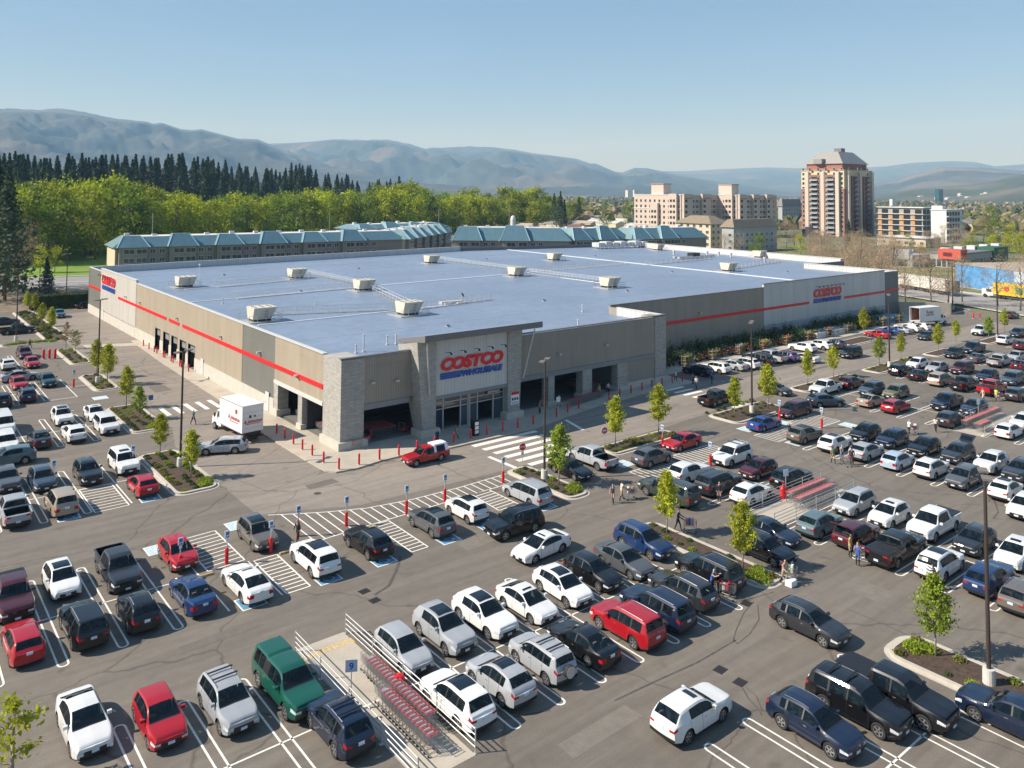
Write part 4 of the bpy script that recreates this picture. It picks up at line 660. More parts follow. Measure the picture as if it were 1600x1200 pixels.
    def roofpanel(f0, f1, wf=1.):
        t = MB(); xs = np.linspace(xa+.18-(xa-xb)*f0, xa+.12-(xa-xb)*f1, 5); y = (W/2-.05-P['tum']-.17)*wf
        xs = np.linspace(xa+.1+(xb-xa)*f0, xa+.1+(xb-xa)*f1, 6)
        for p_, q_ in zip(xs, xs[1:]): t.add([(p_,-y,zr(p_)+.022),(p_,y,zr(p_)+.022),(q_,y,zr(q_)+.022),(q_,-y,zr(q_)+.022),(p_,0,zr(p_)+.032),(q_,0,zr(q_)+.032)], [(0,3,5,4),(4,5,2,1)], RGLASS)
        return t
    ex['glass_roof'] = roofpanel(-.02, .68); ex['sunroof'] = roofpanel(.06, .3, .72)
    t = MB()
    for f_ in (.3, .75):
        x_ = xa+(xb-xa)*f_; t.box(x_-.05, -yr(0)-.06, zr(x_)+.1, x_+.05, yr(0)+.06, zr(x_)+.14, BLK)
    ex['crossbars'] = t
    t = MB(); t.cyl((-L/2-.08,0,.92), (-L/2-.3,0,.92), .34, RUB, n=20); t.cyl((-L/2-.3,0,.92), (-L/2-.32,0,.92), .31, mat('spare_cover',(.45,.44,.4),.5), n=20); ex['spare_wheel'] = t
    if 'bed' in P: t = MB(); t.box(L/2-5.66,-W/2+.1,1.235,L/2-3.93,W/2-.1,1.265,BLK); ex['bed_cover'] = t
    t = MB(); x_ = L/2-P['rg'][0]; z_ = zr(x_); wy = W/2-.3; t.add([(x_,-wy,z_),(x_,wy,z_),(x_-.85,wy+.06,z_+.5),(x_-.85,-wy-.06,z_+.5),(x_,-wy,z_-.05),(x_,wy,z_-.05),(x_-.87,wy+.06,z_+.44),(x_-.87,-wy-.06,z_+.44)], [(0,1,2,3),(7,6,5,4),(0,3,7,4),(1,5,6,2),(3,2,6,7)], CARP); t.add([(x_-.1,-wy+.1,z_+.075),(x_-.1,wy-.1,z_+.075),(x_-.6,wy-.1,z_+.37),(x_-.6,-wy+.1,z_+.37)], [(0,1,2,3)], GLASS); ex['open_tailgate'] = t
    return parts, wh, rm, ex
CC = {}
def smesh(mb, name): return mb.mesh(name, True, 38)
def get_car(k, lod):
    if (k, lod) in CC: return CC[k, lod]
    parts, wh, rm, ex = car_parts(k, lod); P = TY[k]; L, W, wr = P['L'], P['W'], P['wr']; wp = [(L/2-a, sg*(W/2-.135), wr) for a in P['ax'] for sg in (1, -1)]
    nm = lambda s_: s_[:-2] if s_[-2:] in ('_l', '_r') else s_
    if lod == 2:
        B = MB()
        for v in parts.values(): B.app(v)
        for p_ in wp: B.app(wh, Matrix.Translation(p_)); B.app(rm, Matrix.Translation(p_))
        r = ('one', smesh(B, k+'_whole'), {q: smesh(v, q) for q, v in ex.items()})
    elif lod == 1:
        B = parts['body']; out = {}
        for q, v in parts.items():
            if q in ('body',) or q.startswith(('side_window', 'windshield', 'rear_window', 'taillight', 'headlight', 'cargo')): continue
            B.app(v)
        for q, v in parts.items():
            if q == 'body' or q.startswith(('side_window', 'windshield', 'rear_window', 'taillight', 'headlight', 'cargo')): out[q] = (nm(q), smesh(v, nm(q)))
        w2 = MB(); w2.app(wh); w2.app(rm); r = ('parts', out, {q: smesh(v, nm(q)) for q, v in ex.items()}, smesh(w2, 'wheel'), None, wp)
    else: r = ('parts', {q: (nm(q), smesh(v, nm(q))) for q, v in parts.items()}, {q: smesh(v, nm(q)) for q, v in ex.items()}, smesh(wh, 'wheel'), smesh(rm, 'rim'), wp)
    CC[k, lod] = r; return r
COL = dict(white=(.66,.66,.64), silver=(.33,.345,.36), grey=(.075,.08,.086), charcoal=(.022,.024,.028), black=(.005,.005,.006), navy=(.006,.013,.035), blue=(.008,.028,.095), vividblue=(.012,.05,.21), greygreen=(.035,.045,.038), red=(.34,.008,.014), maroon=(.06,.008,.011), green=(.006,.075,.05), tan=(.33,.27,.2), taupe=(.12,.105,.09), teal=(.05,.12,.15), darkteal=(.012,.045,.055), slate=(.04,.06,.085), greyteal=(.09,.14,.15), olive=(.13,.13,.065), paleblue=(.34,.42,.52), purple=(.06,.04,.14))
CNM = dict(vividblue='bright blue', greygreen='grey-green', darkteal='dark teal', greyteal='grey-teal', paleblue='pale blue')
KN = dict(sedan='sedan', coupe='fastback', hatch='hatchback', suv='suv', suv2='large suv', boxy='boxy suv', minivan='minivan', wagon='station wagon', pickup='pickup', canopy='canopied pickup', van='van', truckold='old pickup')
ON = dict(sedan='sedan', coupe='fastback_car', hatch='hatchback', suv='suv', suv2='large_suv', boxy='boxy_suv', minivan='minivan', wagon='station_wagon', pickup='pickup_truck', canopy='canopy_pickup', van='van', truckold='old_pickup')
FX = dict(roof='with glass roof', sun='with sunroof', rails='with roof rails', rack='with roof rack', cover='with bed cover', spare='with spare wheel', hatchopen='with tailgate up')
def put_car(k, x, y, a, colour, flags, label, group, z=0):
    dist = math.hypot(x-CAM[0], y-CAM[1]); lod = 0 if dist < 92 else 1 if dist < 138 else 2; c = COL[colour]; j = R.uniform(.93, 1.05); c = tuple(v*j for v in c)
    kg = {'suv': ('suv','suvb','suvc')[int(abs(x*7+y*3))%3], 'sedan': ('sedan','sedanb')[int(abs(x*5+y))%2]}.get(k, k)
    if 'hatchopen' in flags or flags == 'rack': kg = k
    g = get_car(kg, lod); cat = 'pickup truck' if k in ('pickup','canopy','truckold') else 'minivan' if k == 'minivan' else 'van' if k == 'van' else 'suv' if k.startswith('suv') or k == 'boxy' else 'car'
    if g[0] == 'one':
        t = link(ON[k], g[1], None, (x, y, z), a, c); tag(t, label, cat, group)
    else:
        t = thing(ON[k], label, cat, (x, y, z), a, group); t.scale = (R.uniform(.96,1.04), 1, R.uniform(.965,1.035))
        for q, (nm, me) in g[1].items(): link(nm, me, t, None, None, c)
        for p_ in g[5]:
            w_ = link('wheel', g[3], t, p_)
            if g[4]: link('rim', g[4], w_)
    ex = g[2]
    def e(q, nm=None): link(nm or (q[:-2] if q[-2:] in ('_l','_r') else q), ex[q], t, None, None, c)
    if flags == 'roof': e('glass_roof')
    if flags == 'sun': e('sunroof')
    if flags in ('rails', 'rack') or (flags == '' and k in ('suv', 'suv2', 'wagon') and R.random() < .4): e('roof_rail_l'); e('roof_rail_r')
    if flags == 'rack': e('crossbars', 'roof_rack')
    if flags == 'cover': e('bed_cover')
    if flags == 'spare': e('spare_wheel'); e('roof_rail_l'); e('roof_rail_r'); e('crossbars', 'roof_rack')
    if flags == 'hatchopen': e('open_tailgate', 'tailgate')
    if flags == '' and k == 'pickup' and R.random() < .35: e('bed_cover')
    return t
CARS = '''L5|pickup|27|514|x+|black|
L5|sedan|9|501|x+|navy|
A1|suv|93|489|y-|teal|
A1|sedan|137|476|x+|black|
L4|suv|38|550|y-|maroon|
L4|suv|11|567|y+|white|
L4|hatch|50|565|y-|red|
L4|sedan|31|586|x+|silver|drive
L4|suv|74|592|y-|darkteal|
L4|hatch|29|597|y-|red|
L4|suv|42|614|y+|navy|
L4|suv|3|623|y+|black|
L3|suv|97|648|y-|white|roof
L3|suv|115|673|y+|white|sun
L3|sedan|148|643|y-|white|sun
L3|suv2|166|661|y-|white|
L3|sedan|62|683|y+|charcoal|
L3|van|4|662|y-|white|
L3|suv2|9|690|y-|white|
L3|suv|13|712|x-|greyteal|drive
L2|suv|137|735|y-|black|
L2|suv2|193|719|y-|white|sun
L2|suv|66|745|y-|slate|
L2|suv|11|746|y-|grey|
L2|suv|223|753|y+|red|sun
L2|minivan|96|780|y+|tan|
L2|pickup|22|793|y+|silver|
L1|hatch|96|901|y-|white|roof
L1|pickup|184|884|y-|charcoal|
L1|suv|278|859|y-|red|
L1|suv2|131|969|y+|black|rails
L1|suv|216|948|y+|black|
L1|pickup|19|927|y-|maroon|
L1|hatch|36|996|y+|red|
L1|sedan|301|923|y+|blue|
L1|coupe|385|905|y+|white|sun
L1|suv|402|829|y-|taupe|roof
F|suv2|492|867|y+|white|roof
F|suv|575|842|y+|black|rails
F|suv|674|811|y+|grey|roof
F|boxy|729|791|y+|white|roof
F|minivan|824|765|y+|silver|rails
C2|canopy|449|1061|y-|green|
C2|suv|355|1089|y-|silver|rack
C2|hatch|249|1114|y-|red|
C2|sedan|131|1122|y-|white|
C2|hatch|630|1009|y-|silver|
C2|suv|694|978|y-|silver|roof
C2|suv|757|954|y-|white|roof
C2|sedan|823|936|y-|white|sun
C2|suv|879|910|y-|white|roof
C2|hatch|926|890|y-|black|
C2|sedan|975|872|y-|grey|
C2|suv|1005|842|y-|blue|rails
C1|suv|529|1122|y+|navy|rack
C1|suv|714|1085|y+|white|roof
C1|suv|782|1054|y+|silver|roof
C1|boxy|847|1021|y+|silver|spare
C1|sedan|911|999|y+|black|
C1|suv2|980|969|y+|red|rails
C1|suv2|1027|943|y+|navy|rails
C1|wagon|1067|917|y+|charcoal|rails
C1|suv2|1109|888|y+|black|rails
N|suv2|1340|1092|y-|black|rack
N|pickup|1397|1076|y-|black|cover
N|suv|1272|1122|y-|navy|rails
N|suv|1581|1111|y+|navy|
M1|pickup|925|712|y+|silver|
M1|sedan|891|729|y-|black|
M1|canopy|1045|765|y+|greygreen|
M2|suv|1019|711|x+|grey|
M2|sedan|1066|688|x-|red|
M2|suv|1077|735|x+|white|
M2|suv2|1144|709|x-|white|rack
M2|hatch|1185|731|x-|maroon|
M2|suv2|1123|752|x+|charcoal|
M2|suv|1174|767|x+|white|sun
M2|suv|1237|743|x+|black|
M3|coupe|1194|659|x+|vividblue|
M3|minivan|1241|638|x-|maroon|
M3|suv|1258|676|x+|taupe|roof
M3|suv|1305|689|x+|white|roof
M3|suv|1352|674|x-|black|
M3|suv|1354|702|x+|silver|sun
M3|suv|1394|683|x-|navy|
M3|hatch|1403|717|x+|paleblue|
M3|suv|1444|696|x-|black|
M3|suv|1456|728|x+|white|sun
M3|suv|1497|706|x-|charcoal|hatchopen
M3|suv|1506|743|x-|grey|
M3|suv|1549|720|x-|white|
M3|suv|1572|761|x+|white|roof
M3|suv|1595|732|x-|charcoal|
M3|suv|1602|788|x-|white|
B1|suv|1281|814|x+|greyteal|
B1|wagon|1335|783|x-|silver|
B1|suv|1390|800|x-|white|sun
B1|pickup|1459|816|x-|white|cover
B1|suv|1338|830|x+|maroon|hatchopen
B1|pickup|1401|854|x+|black|
B1|suv|1523|840|x-|charcoal|rails
B1|suv|1469|876|x+|white|roof
B1|suv|1546|898|x+|blue|
B1|suv|1587|861|x-|white|sun
B1|suv|1600|925|x+|taupe|
U1|pickup|1290|604|x-|white|
U1|suv|1330|596|x+|maroon|
U1|suv|1362|606|x-|slate|
U1|suv|1400|611|x-|olive|
U1|sedan|1361|624|x+|tan|
U1|wagon|1400|633|x+|red|
U1|pickup|1480|627|x-|navy|
U1|suv|1485|653|x+|charcoal|
U1|suv|1522|635|x-|navy|
U1|hatch|1577|671|x+|white|
U1|suv|1600|657|x-|white|
U2|suv|1407|576|x+|black|
U2|suv|1433|566|x-|white|
U2|sedan|1437|584|x+|black|
U2|sedan|1464|572|x-|silver|
U2|minivan|1470|591|x+|tan|
U2|suv2|1503|574|x-|maroon|
U2|pickup|1507|598|x+|black|
U2|suv|1543|585|x-|navy|
U2|pickup|1550|605|x+|red|
U2|suv2|1582|590|x-|slate|
U2|suv|1590|614|x+|charcoal|
U3|suv|1491|550|x-|black|
U3|pickup|1521|543|x-|navy|
U3|sedan|1528|558|x+|grey|
U3|pickup|1562|563|x+|silver|
U3|sedan|1588|555|x-|silver|
U3|sedan|1596|569|x+|maroon|
U4|suv|1571|530|x+|white|
U4|suv|1590|519|x-|navy|
U4|sedan|1597|538|x+|maroon|
G|wagon|1091|577|y+|navy|
G|suv|1118|572|y+|white|
G|sedan|1145|569|y+|silver|
G|wagon|1163|566|y+|white|
G|suv2|1184|560|y+|black|
G|pickup|1203|556|y+|silver|
G|suv|1226|555|y+|purple|
G|coupe|1256|557|y+|white|
G|suv|1254|541|y+|white|
G|suv|1279|537|y+|white|
G|suv|1301|536|y+|charcoal|
G2|sedan|1371|521|y+|red|
G2|sedan|1388|516|y+|vividblue|
G2|sedan|1404|514|y+|silver|
G2|suv|1418|511|y+|white|
G2|suv|1434|509|y+|white|roof
D|suv2|804|815|x-|black|
D|sedan|846|850|x-|white|sun
D|truckold|665|708|x-|red|
D|wagon|348|695|?|silver|
D|suv|1194|853|y-|black|
D|sedan|1203|826|y-|navy|
D|suv|1264|966|y-|charcoal|rails
D|suv|1081|1105|x+|white|sun
D|suv|1290|624|?|slate|
D|hatch|1211|606|y-|charcoal|
D|pickup|1120|621|x+|black|
D|suv2|1329|550|x-|black|
D|pickup|1534|516|x-|white|
D|suv|1580|491|x+|maroon|
D|hatch|1447|524|x-|charcoal|'''
ROWN = dict(L5='the far left row behind the mulch bed', A1='', L4='the left row beside three red posts', L3='the upper left double row', L2='the left row above the striped bay', L1='the lower left double row', F='the row along the hatched walkway', C2='the centre front block, back line', C1='the centre front block, front line', N='the bottom right corner row', M1='', M2='the short block right of the stop sign', M3='the long block right of the blue fastback', B1='the block right of the railed corral', U1='the first upper right double row', U2='the second upper right double row', U3='the third upper right double row', U4='the farthest right row', G='the row before the garden display', G2='the row by the open box truck', D='')
GRP = dict(L5='cars in the far left row', L4='cars in the left row beside the red posts', L3='cars in the upper left double row', L2='cars in the left row above the striped bay', L1='cars in the lower left double row', F='cars along the hatched walkway', C2='cars in the centre front block', C1='cars in the centre front block', N='cars in the bottom right corner', M2='cars in the block right of the stop sign', M3='cars in the long right block', B1='cars right of the railed corral', U1='cars in the upper right rows', U2='cars in the upper right rows', U3='cars in the upper right rows', U4='cars in the upper right rows', G='cars parked before the garden display', G2='cars parked by the box truck')
SPECIAL = {(93,489):'teal suv driving down the left lane past the young trees',(137,476):'dark sedan parked at the far left corner of the store',(925,712):'silver crew-cab pickup with open bed leaving beside the shrub island',(891,729):'black sedan half hidden behind the young tree at the kerb island',(1045,765):'grey-green canopied pickup driving behind the tall young tree',
 (804,815):'black large suv crossing the aisle toward the hatched walkway',(846,850):'white sedan with sunroof turning in the middle aisle',(665,708):'old red pickup with white canopy passing the store corner',(348,695):'silver station wagon behind the white box truck',(1194,853):'black suv in the aisle beside the tree and kerb island',(1203,826):'navy sedan just beyond the black suv in the aisle',(1264,966):'charcoal suv with roof rails driving in the right-hand aisle',(1081,1105):'white suv with sunroof alone in the bottom centre aisle',(1290,624):'slate suv driving past the row of upper right cars',(1211,606):'charcoal hatchback driving behind the young tree and tall pole',(1120,621):'black pickup driving over the far zebra crossing',(1329,550):'black large suv driving past the garden display',(1534,516):'white pickup driving behind the far right young tree',(1580,491):'maroon suv driving at the far right edge of the lot',(1447,524):'small dark hatchback half hidden by a tree near the box truck',
 (31,586):'silver sedan crossing the left aisle side-on',(13,712):'grey-teal suv crossing at the left edge side-on'}
rows = {}
for ln in CARS.strip().split('\n'):
    r_, k_, px, py, hd, c_, fl = ln.split('|'); rows.setdefault(r_, []).append((k_, int(px), int(py), hd, c_, fl))
HD = {'x+': 0, 'x-': 180, 'y+': 90, 'y-': -90}
HX = {(348,695): 152, (1290,624): -30, (804,815): 176, (846,850): 184, (13,712): 176, (31,586): 4, (665,708): 180}
for r_, L_ in rows.items():
    L_.sort(key=lambda q: q[1]); nf = {}
    for q in L_:
        k_, px, py, hd, c_, fl = q; x, y = G(px, py, .75 if k_ in ('sedan','hatch','coupe','wagon') else .85); a = HX.get((px, py), HD.get(hd, 0)+R.gauss(0, .9 if r_ != 'D' else .1))
        fc = 'facing us' if hd in ('x-', 'y-') else 'tail to us'
        key = (c_, k_, fl, fc); same = [w_ for w_ in L_ if (w_[5], w_[0], w_[4]) == (fl, k_, c_) and ('facing us' if w_[3] in ('x-', 'y-') else 'tail to us') == fc and (w_[1], w_[2]) not in SPECIAL]
        if (px, py) in SPECIAL: lab = SPECIAL[px, py]
        else:
            o_ = '' if len(same) < 2 else ORD[same.index(q)+1]+' such from left, '
            lab = f"{CNM.get(c_, c_)} {KN[k_]} {FX.get(fl, '')+' ' if fl else ''}{fc}, {o_}{ROWN[r_]}".replace('  ', ' ')
        lean = lab.split()
        if len(lean) > 16: lab = lab.replace('the ', '').replace(' double', '').replace(' such', '')
        if len(lab.split()) > 16: lab = lab.replace('block right of railed corral', 'block beside railed corral').replace(' from left', ' from left').replace('compact ', '').replace('tail to us', 'tail on')
        if len(lab.split()) > 16: lab = lab.replace('long block right of blue fastback','long block by blue fastback')
        put_car(k_, x, y, rad(a), c_, fl, lab, GRP.get(r_))
# ================================================================== planting, poles, posts, carts, people
def leaves(mb, n, fn, size, m, rg, up=.3, flat=0.):
    vs, fs = [], []
    for i in range(n):
        c = fn(rg)
        if c is None: continue
        s = size*rg.uniform(.6, 1.3); a = Vector((rg.gauss(0,1), rg.gauss(0,1), rg.gauss(0,1)*(1-flat))).normalized(); nrm = Vector((rg.gauss(0,1), rg.gauss(0,1), rg.gauss(up,1))).normalized(); b = a.cross(nrm).normalized(); k = len(vs); c = Vector(c)
        vs += [c-a*s-b*s*.25, c+b*s*.55, c+a*s+b*s*.2, c-b*s*.6]; fs.append((k,k+1,k+2,k+3))
    mb.add(vs, fs, m); return mb
def young(seed, h, lm, dens=1., rad_=1.3):
    rg = random.Random(seed); t = MB(); t.cyl((0,0,0), (.04,.02,h*.5), .075, BARKG, .055, 7); t.cyl((.04,.02,h*.5), (.0,.05,h*.93), .055, BARKG, .012, 6); tw = []
    z0 = h*.30; k = int(30*dens+6)
    for i in range(k):
        f = i/k; z = z0+(h*.97-z0)*f; r = rad_*(math.sin(math.pi*min(1, (.16+f*.84))**.8)**.9+.06)*rg.uniform(.6,1.12); a = i*2.4+rg.uniform(-.4,.4); e = Vector((r*math.cos(a), r*math.sin(a), z+r*.45)); t.cyl((0,0,z-.1), e, .022, BARKG, .006, 4, False); tw.append((Vector((0,0,z)), e))
    c = MB()
    def fn(g):
        a, b = tw[g.randrange(len(tw))]; f = g.uniform(.25, 1.08); p = a.lerp(b, f); q = .2*g.random()**.4; return (p.x+g.gauss(0,q), p.y+g.gauss(0,q), p.z+g.gauss(0,q))
    leaves(c, int(3600*dens), fn, .112, lm, rg); return t.mesh('trunk', True), c.mesh('crown')
YT = [young(11, 1, LF_Y), young(12, 1, LF_Y)]
YT = [young(i+20, 6.0, (LF_Y, LF_Y, LF_G, LF_Y)[i%4], 1, 1.08+.1*(i%3)) for i in range(5)]; YTS = [young(40, 6, LF_O, .45, 1.5), young(41, 6, LF_B, .3, 1.1), young(42, 3.2, LF_Y, .13, 1.0)]
def tree(mesh, x, y, h, h0, lab, group, name='young_tree', z=0.):
    s_ = h/h0; t = thing(name, lab, 'tree', (x,y,z), R.uniform(0,6.28), group); t.scale = (s_*R.uniform(.93,1.07), s_*R.uniform(.93,1.07), s_); link('trunk', mesh[0], t); link('crown', mesh[1], t); return t
def hpx(px, py, top):
    x, y = G(px, py); lo, hi = 0, 80
    for _ in range(40):
        m_ = (lo+hi)/2; v = MV @ (np.array([x, y, m_])-CAM); yy = CYPX-FPX*v[2]/v[1]
        if yy > top: lo = m_
        else: hi = m_
    return x, y, m_
for i, (px, py, top, lab) in enumerate([(298,748,671,'young yellow-green tree at the tip of the curved mulch island, nearest the wagon'),(250,714,646,'young tree at the left edge of the long curved mulch island'),(216.6,656,603,'young tree with yellow bag on its trunk in the shrub island'),(197,637.5,572,'tall young tree at the back of the shrub island by the four white cars'),(167.5,602,537,'young tree right of the left tall pole in its narrow island'),(150,590,530,'young tree left of the tall pole in the narrow island'),(117.5,552,516,'thin pale young tree in the small far left island'),(103,545,502,'almost bare slender tree in the small far left island'),(80,521,480,'full green young tree at the near end of the long left bed'),(64.5,510,474,'sparse young tree second in the long left bed'),(53.7,490,458,'third young tree in the long left bed beside the dark pickup'),(42,487,456,'yellow young tree at the far end of the long left bed'),
 (873,759,664,'young tree beside the tall pole on the island right of the minivan'),(961.6,699,619,'slim young tree in the hedge strip by the silver pickup'),(1029,680,601,'young tree in the hedge strip by the red sedan'),(1042.5,836,735,'tall slim young tree at the upper end of the long centre island'),(1161,892.5,783,'young tree at the lower end of the long centre island'),(1462,1028,897,'young tree in the large bottom right island'),(1147.7,651.5,589,'young tree left of the tall pole above the blue fastback'),(1200,639.5,569,'young tree right of the tall pole above the blue fastback'),(1262,602,547,'young tree in front of the white parked pickup'),(1302,590,541,'young tree behind the white parked pickup'),(1374,572.5,526,'young tree left of the tall pole in the upper right lot'),(1408,562,520,'young tree right of the tall pole in the upper right lot'),(1350,525,481,'broad young tree in the planter by the garden display'),(1466,550,506,'round young tree left of the third upper right row'),(1494,534,500,'yellowish young tree above the third upper right row'),(1545,532,494,'young tree next to the far right pole'),(1569.5,519,483,'young tree just right of the far right pole'),(1325,478+0,455,'small sapling on the road verge behind the lot')]):
    if i == 29: continue
    x, y, h = hpx(px, py, top); ms = YTS[0] if i == 6 else YTS[1] if i == 7 else YT[i % 5]; tree(ms, x, y, h, 6.0, lab, 'young trees in the lot islands')
x, y = G(18, 1235); tree(YTS[2], x, y, 4.1, 3.2, 'bare budding tree cut by the bottom left corner', 'young trees in the lot islands')
# shrubs
def shrub(seed, m, r=.35, n=220):
    rg = random.Random(seed); c = MB()
    def fn(g):
        v = Vector((g.gauss(0,1), g.gauss(0,1), abs(g.gauss(0,1)))).normalized()*r*g.uniform(.55,1.05); return (v.x, v.y, v.z*.8)
    c.lathe([(0,.45*r),(.5*r,.3*r),(.6*r,0)], m, 8); return leaves(c, n, fn, .075, m, rg).mesh('shrub')
SH = [shrub(1, LF_S), shrub(2, LF_S, .3), shrub(3, LF_O, .42), shrub(4, LF_G, .38)]; SHL = shrub(5, LF_G, .6, 420)
def put_shrub(x, y, me, lab, g, s_=1., z=.1): o = link('shrub', me, None, (x,y,z), R.uniform(0,6)); o.scale = (s_,s_,s_*R.uniform(.8,1.1)); tag(o, lab, 'shrub', g)
isl = [(0,'small round shrub in the long curved mulch island on the left',.95),(1,'small round shrub in the mulch island by the four white cars',.95),(2,'small round shrub in the narrow island of the left tall pole',1.1),(3,'low shrub in the small far left island',.8),(6,'shrub in the island right of the silver minivan',.95),(7,'low shrub in the long centre island',1.2),(8,'clipped shrub in the large bottom right island',1.3),(9,'shrub in the hedge strip between silver pickup and red sedan',.75),(10,'shrub in the mulch island above the blue fastback',1.1),(11,'low shrub in the island at the white parked pickup',1.5),(12,'low shrub in the island of the upper right pole',1.5)]
for ii, lab, sp in isl:
    x0, y0, x1, y1, r = ISL[ii]; lx, ly = x1-x0-1.4, y1-y0-1.4; nx, ny = max(1, int(lx/sp)), max(1, int(ly/sp))
    if ii == 10: y0 += 1.5
    for a in range(nx+1):
        for b in range(ny+1):
            if R.random() < .16: continue
            put_shrub(x0+.7+lx*a/max(nx,1)+R.uniform(-.12,.12), y0+.7+ly*b/max(ny,1)+R.uniform(-.12,.12), R.choice(SH), lab, 'shrubs in the kerbed islands', R.uniform(.7,1.15))
for ii, px_, lab in ((0,(-14.2,-.9),'spreading green ground shrub at the tip of the curved left island'),(1,(-12.6,20.6),'spreading ground shrub at the near end of the left shrub island'),(6,(11.6,-22.8),'spreading ground shrub at the tip of the island by the tall pole'),(7,(10.9,-42.9),'spreading bright ground shrub at the lower end of the centre island'),(8,(10.7,-54.3),'spreading ground shrub under the bottom right tree')):
    for k in range(4): put_shrub(px_[0]+R.uniform(-.7,.7), px_[1]+R.uniform(-.6,.6), SHL, lab, 'spreading shrubs at the island tips', 1.0)
for i in range(46):
    f = i/45; put_shrub(-12.7+R.uniform(0,2.6), 86.5+f*40, R.choice(SH[:3]), 'low green groundcover shrub in the long left bed', 'shrubs in the long left bed', R.uniform(1.2,2.2))
for i in range(14): put_shrub(-19.4+i*.55, 85.8+R.uniform(-.5,.5), SHL, 'low hedge shrub in the cross bed by the left pole', 'shrubs in the long left bed', .9)
# tall lot lamps
def lamp(px, py, top, lab, hx=None):
    x, y, h = hpx(px, py, top) if px is not None else hx; t = thing('lot_lamp', lab, 'street lamp', (x,y,0), 0, 'tall dark lamp poles in the lot')
    b = MB(); b.lathe([(0,.92),(.31,.92),(.33,0)][::-1], POLEC, 16); b.add([(0,0,.925)]+[(.31*math.cos(a*.628),.31*math.sin(a*.628),.925) for a in range(10)], [(0,i+1,(i+1)%10+1) for i in range(10)], POLEC); b.build('base', t)
    b = MB(); b.cyl((0,0,.9),(0,0,h-.1),.12,POLEM,.085,10); b.build('pole', t); b = MB(); b.box(-.5,-.05,h-.2,.5,.05,h-.1,POLEM,rot=.5); b.build('arm', t)
    for sg in (-1,1):
        b = MB(); b.box(.35 if sg > 0 else -1.05,-.24,h-.16,1.05 if sg > 0 else -.35,.24,h-.04,mat('lamp_head',(.16,.14,.12),.5),rot=.5,pivot=(0,0)); b.box(.45 if sg > 0 else -.95,-.17,h-.175,.95 if sg > 0 else -.45,.17,h-.16,LENS,rot=.5,pivot=(0,0)); b.build('lamp_head', t)
for a in [(281.5,730,547,'tall dark lamp pole in the curved left mulch island'),(152.6,599,467,'tall dark lamp pole between two young trees on the left'),(850.6,749,561,'tall dark lamp pole on the island right of the silver minivan'),(1175,645.5,502,'tall dark lamp pole between two young trees above the blue fastback'),(1390,574,459.5,'tall dark lamp pole in the upper right lot between two young trees'),(1545.6,1071,738,'largest tall lamp pole, in the bottom right island'),(103,476,396,'tall dark lamp pole before the hedge at the back left corner'),(25,533,430,'tall dark lamp pole at the far left kerb'),(1559,530,437,'tall dark lamp pole at the far right beside a young tree'),(1489,484,409,'tall dark lamp pole at the end of the low retaining wall')]: lamp(*a)
# bollards
bm = MB(); bm.lathe([(.1,0),(.1,1.0),(.085,1.08),(.04,1.12),(0,1.13)], REDP, 12); bm.lathe([(.13,0),(.13,.04),(.1,.05)], POLEC, 12); BO = bm.mesh('bollard', True, 40)
for x, y in [(-2.9,9.4),(-2.95,7.1),(-2.97,4.8),(-3,2.5),(-2.98,.2),(-3.03,-2.5)]: tag(link('bollard', BO, None, (x,y,.15)), 'red steel bollard on the pavement left of the corner pier', 'bollard', 'red bollards beside the store')
for x in [-2.7,-.55,1.75,3.95,6.15,8.3,10.7,13,15.2,17.4,19.6,21.9]: tag(link('bollard', BO, None, (x,-5.2+.1*R.random(),.15)), 'red steel bollard in the kerb line before the store entrance', 'bollard', 'red bollards beside the store')
for x, y in [(26.1,-4.5),(28.4,-4.0),(30.8,-3.4),(36.8,-2.8),(39.2,-2.4),(41.7,-2.1),(44.1,-1.9),(46.2,-1.8),(48.3,-1.8),(50.5,-1.8),(52.6,-1.9)]: tag(link('bollard', BO, None, (x,y,.15)), 'red steel bollard along the shaded pavement right of the entrance', 'bollard', 'red bollards beside the store')
for y in (71.8,68.3,65.1,63.6,60,59.1,55.7,54.7,51.3,50.5,47): tag(link('bollard', BO, None, (-.9,y,0)), 'red bollard guarding a service bay on the left wall', 'bollard', 'red bollards beside the store')
for px, py in ((68,561),(77,561),(86,560)):
    x, y = G(px, py); o = link('bollard', BO, None, (x,y,0)); o.scale = (1.9,1.9,1.4); tag(o, 'thick red post, one of three between parked cars and the small far left island', 'bollard', 'three thick red posts')
for x, y in ((151.5,-2),(152.3,-3)): o = link('bollard', BO, None, (x,y,0)); o.scale = (1.4,1.4,1.2); tag(o, 'red barrier post at the end of the low retaining wall', 'bollard', 'red posts by the retaining wall')
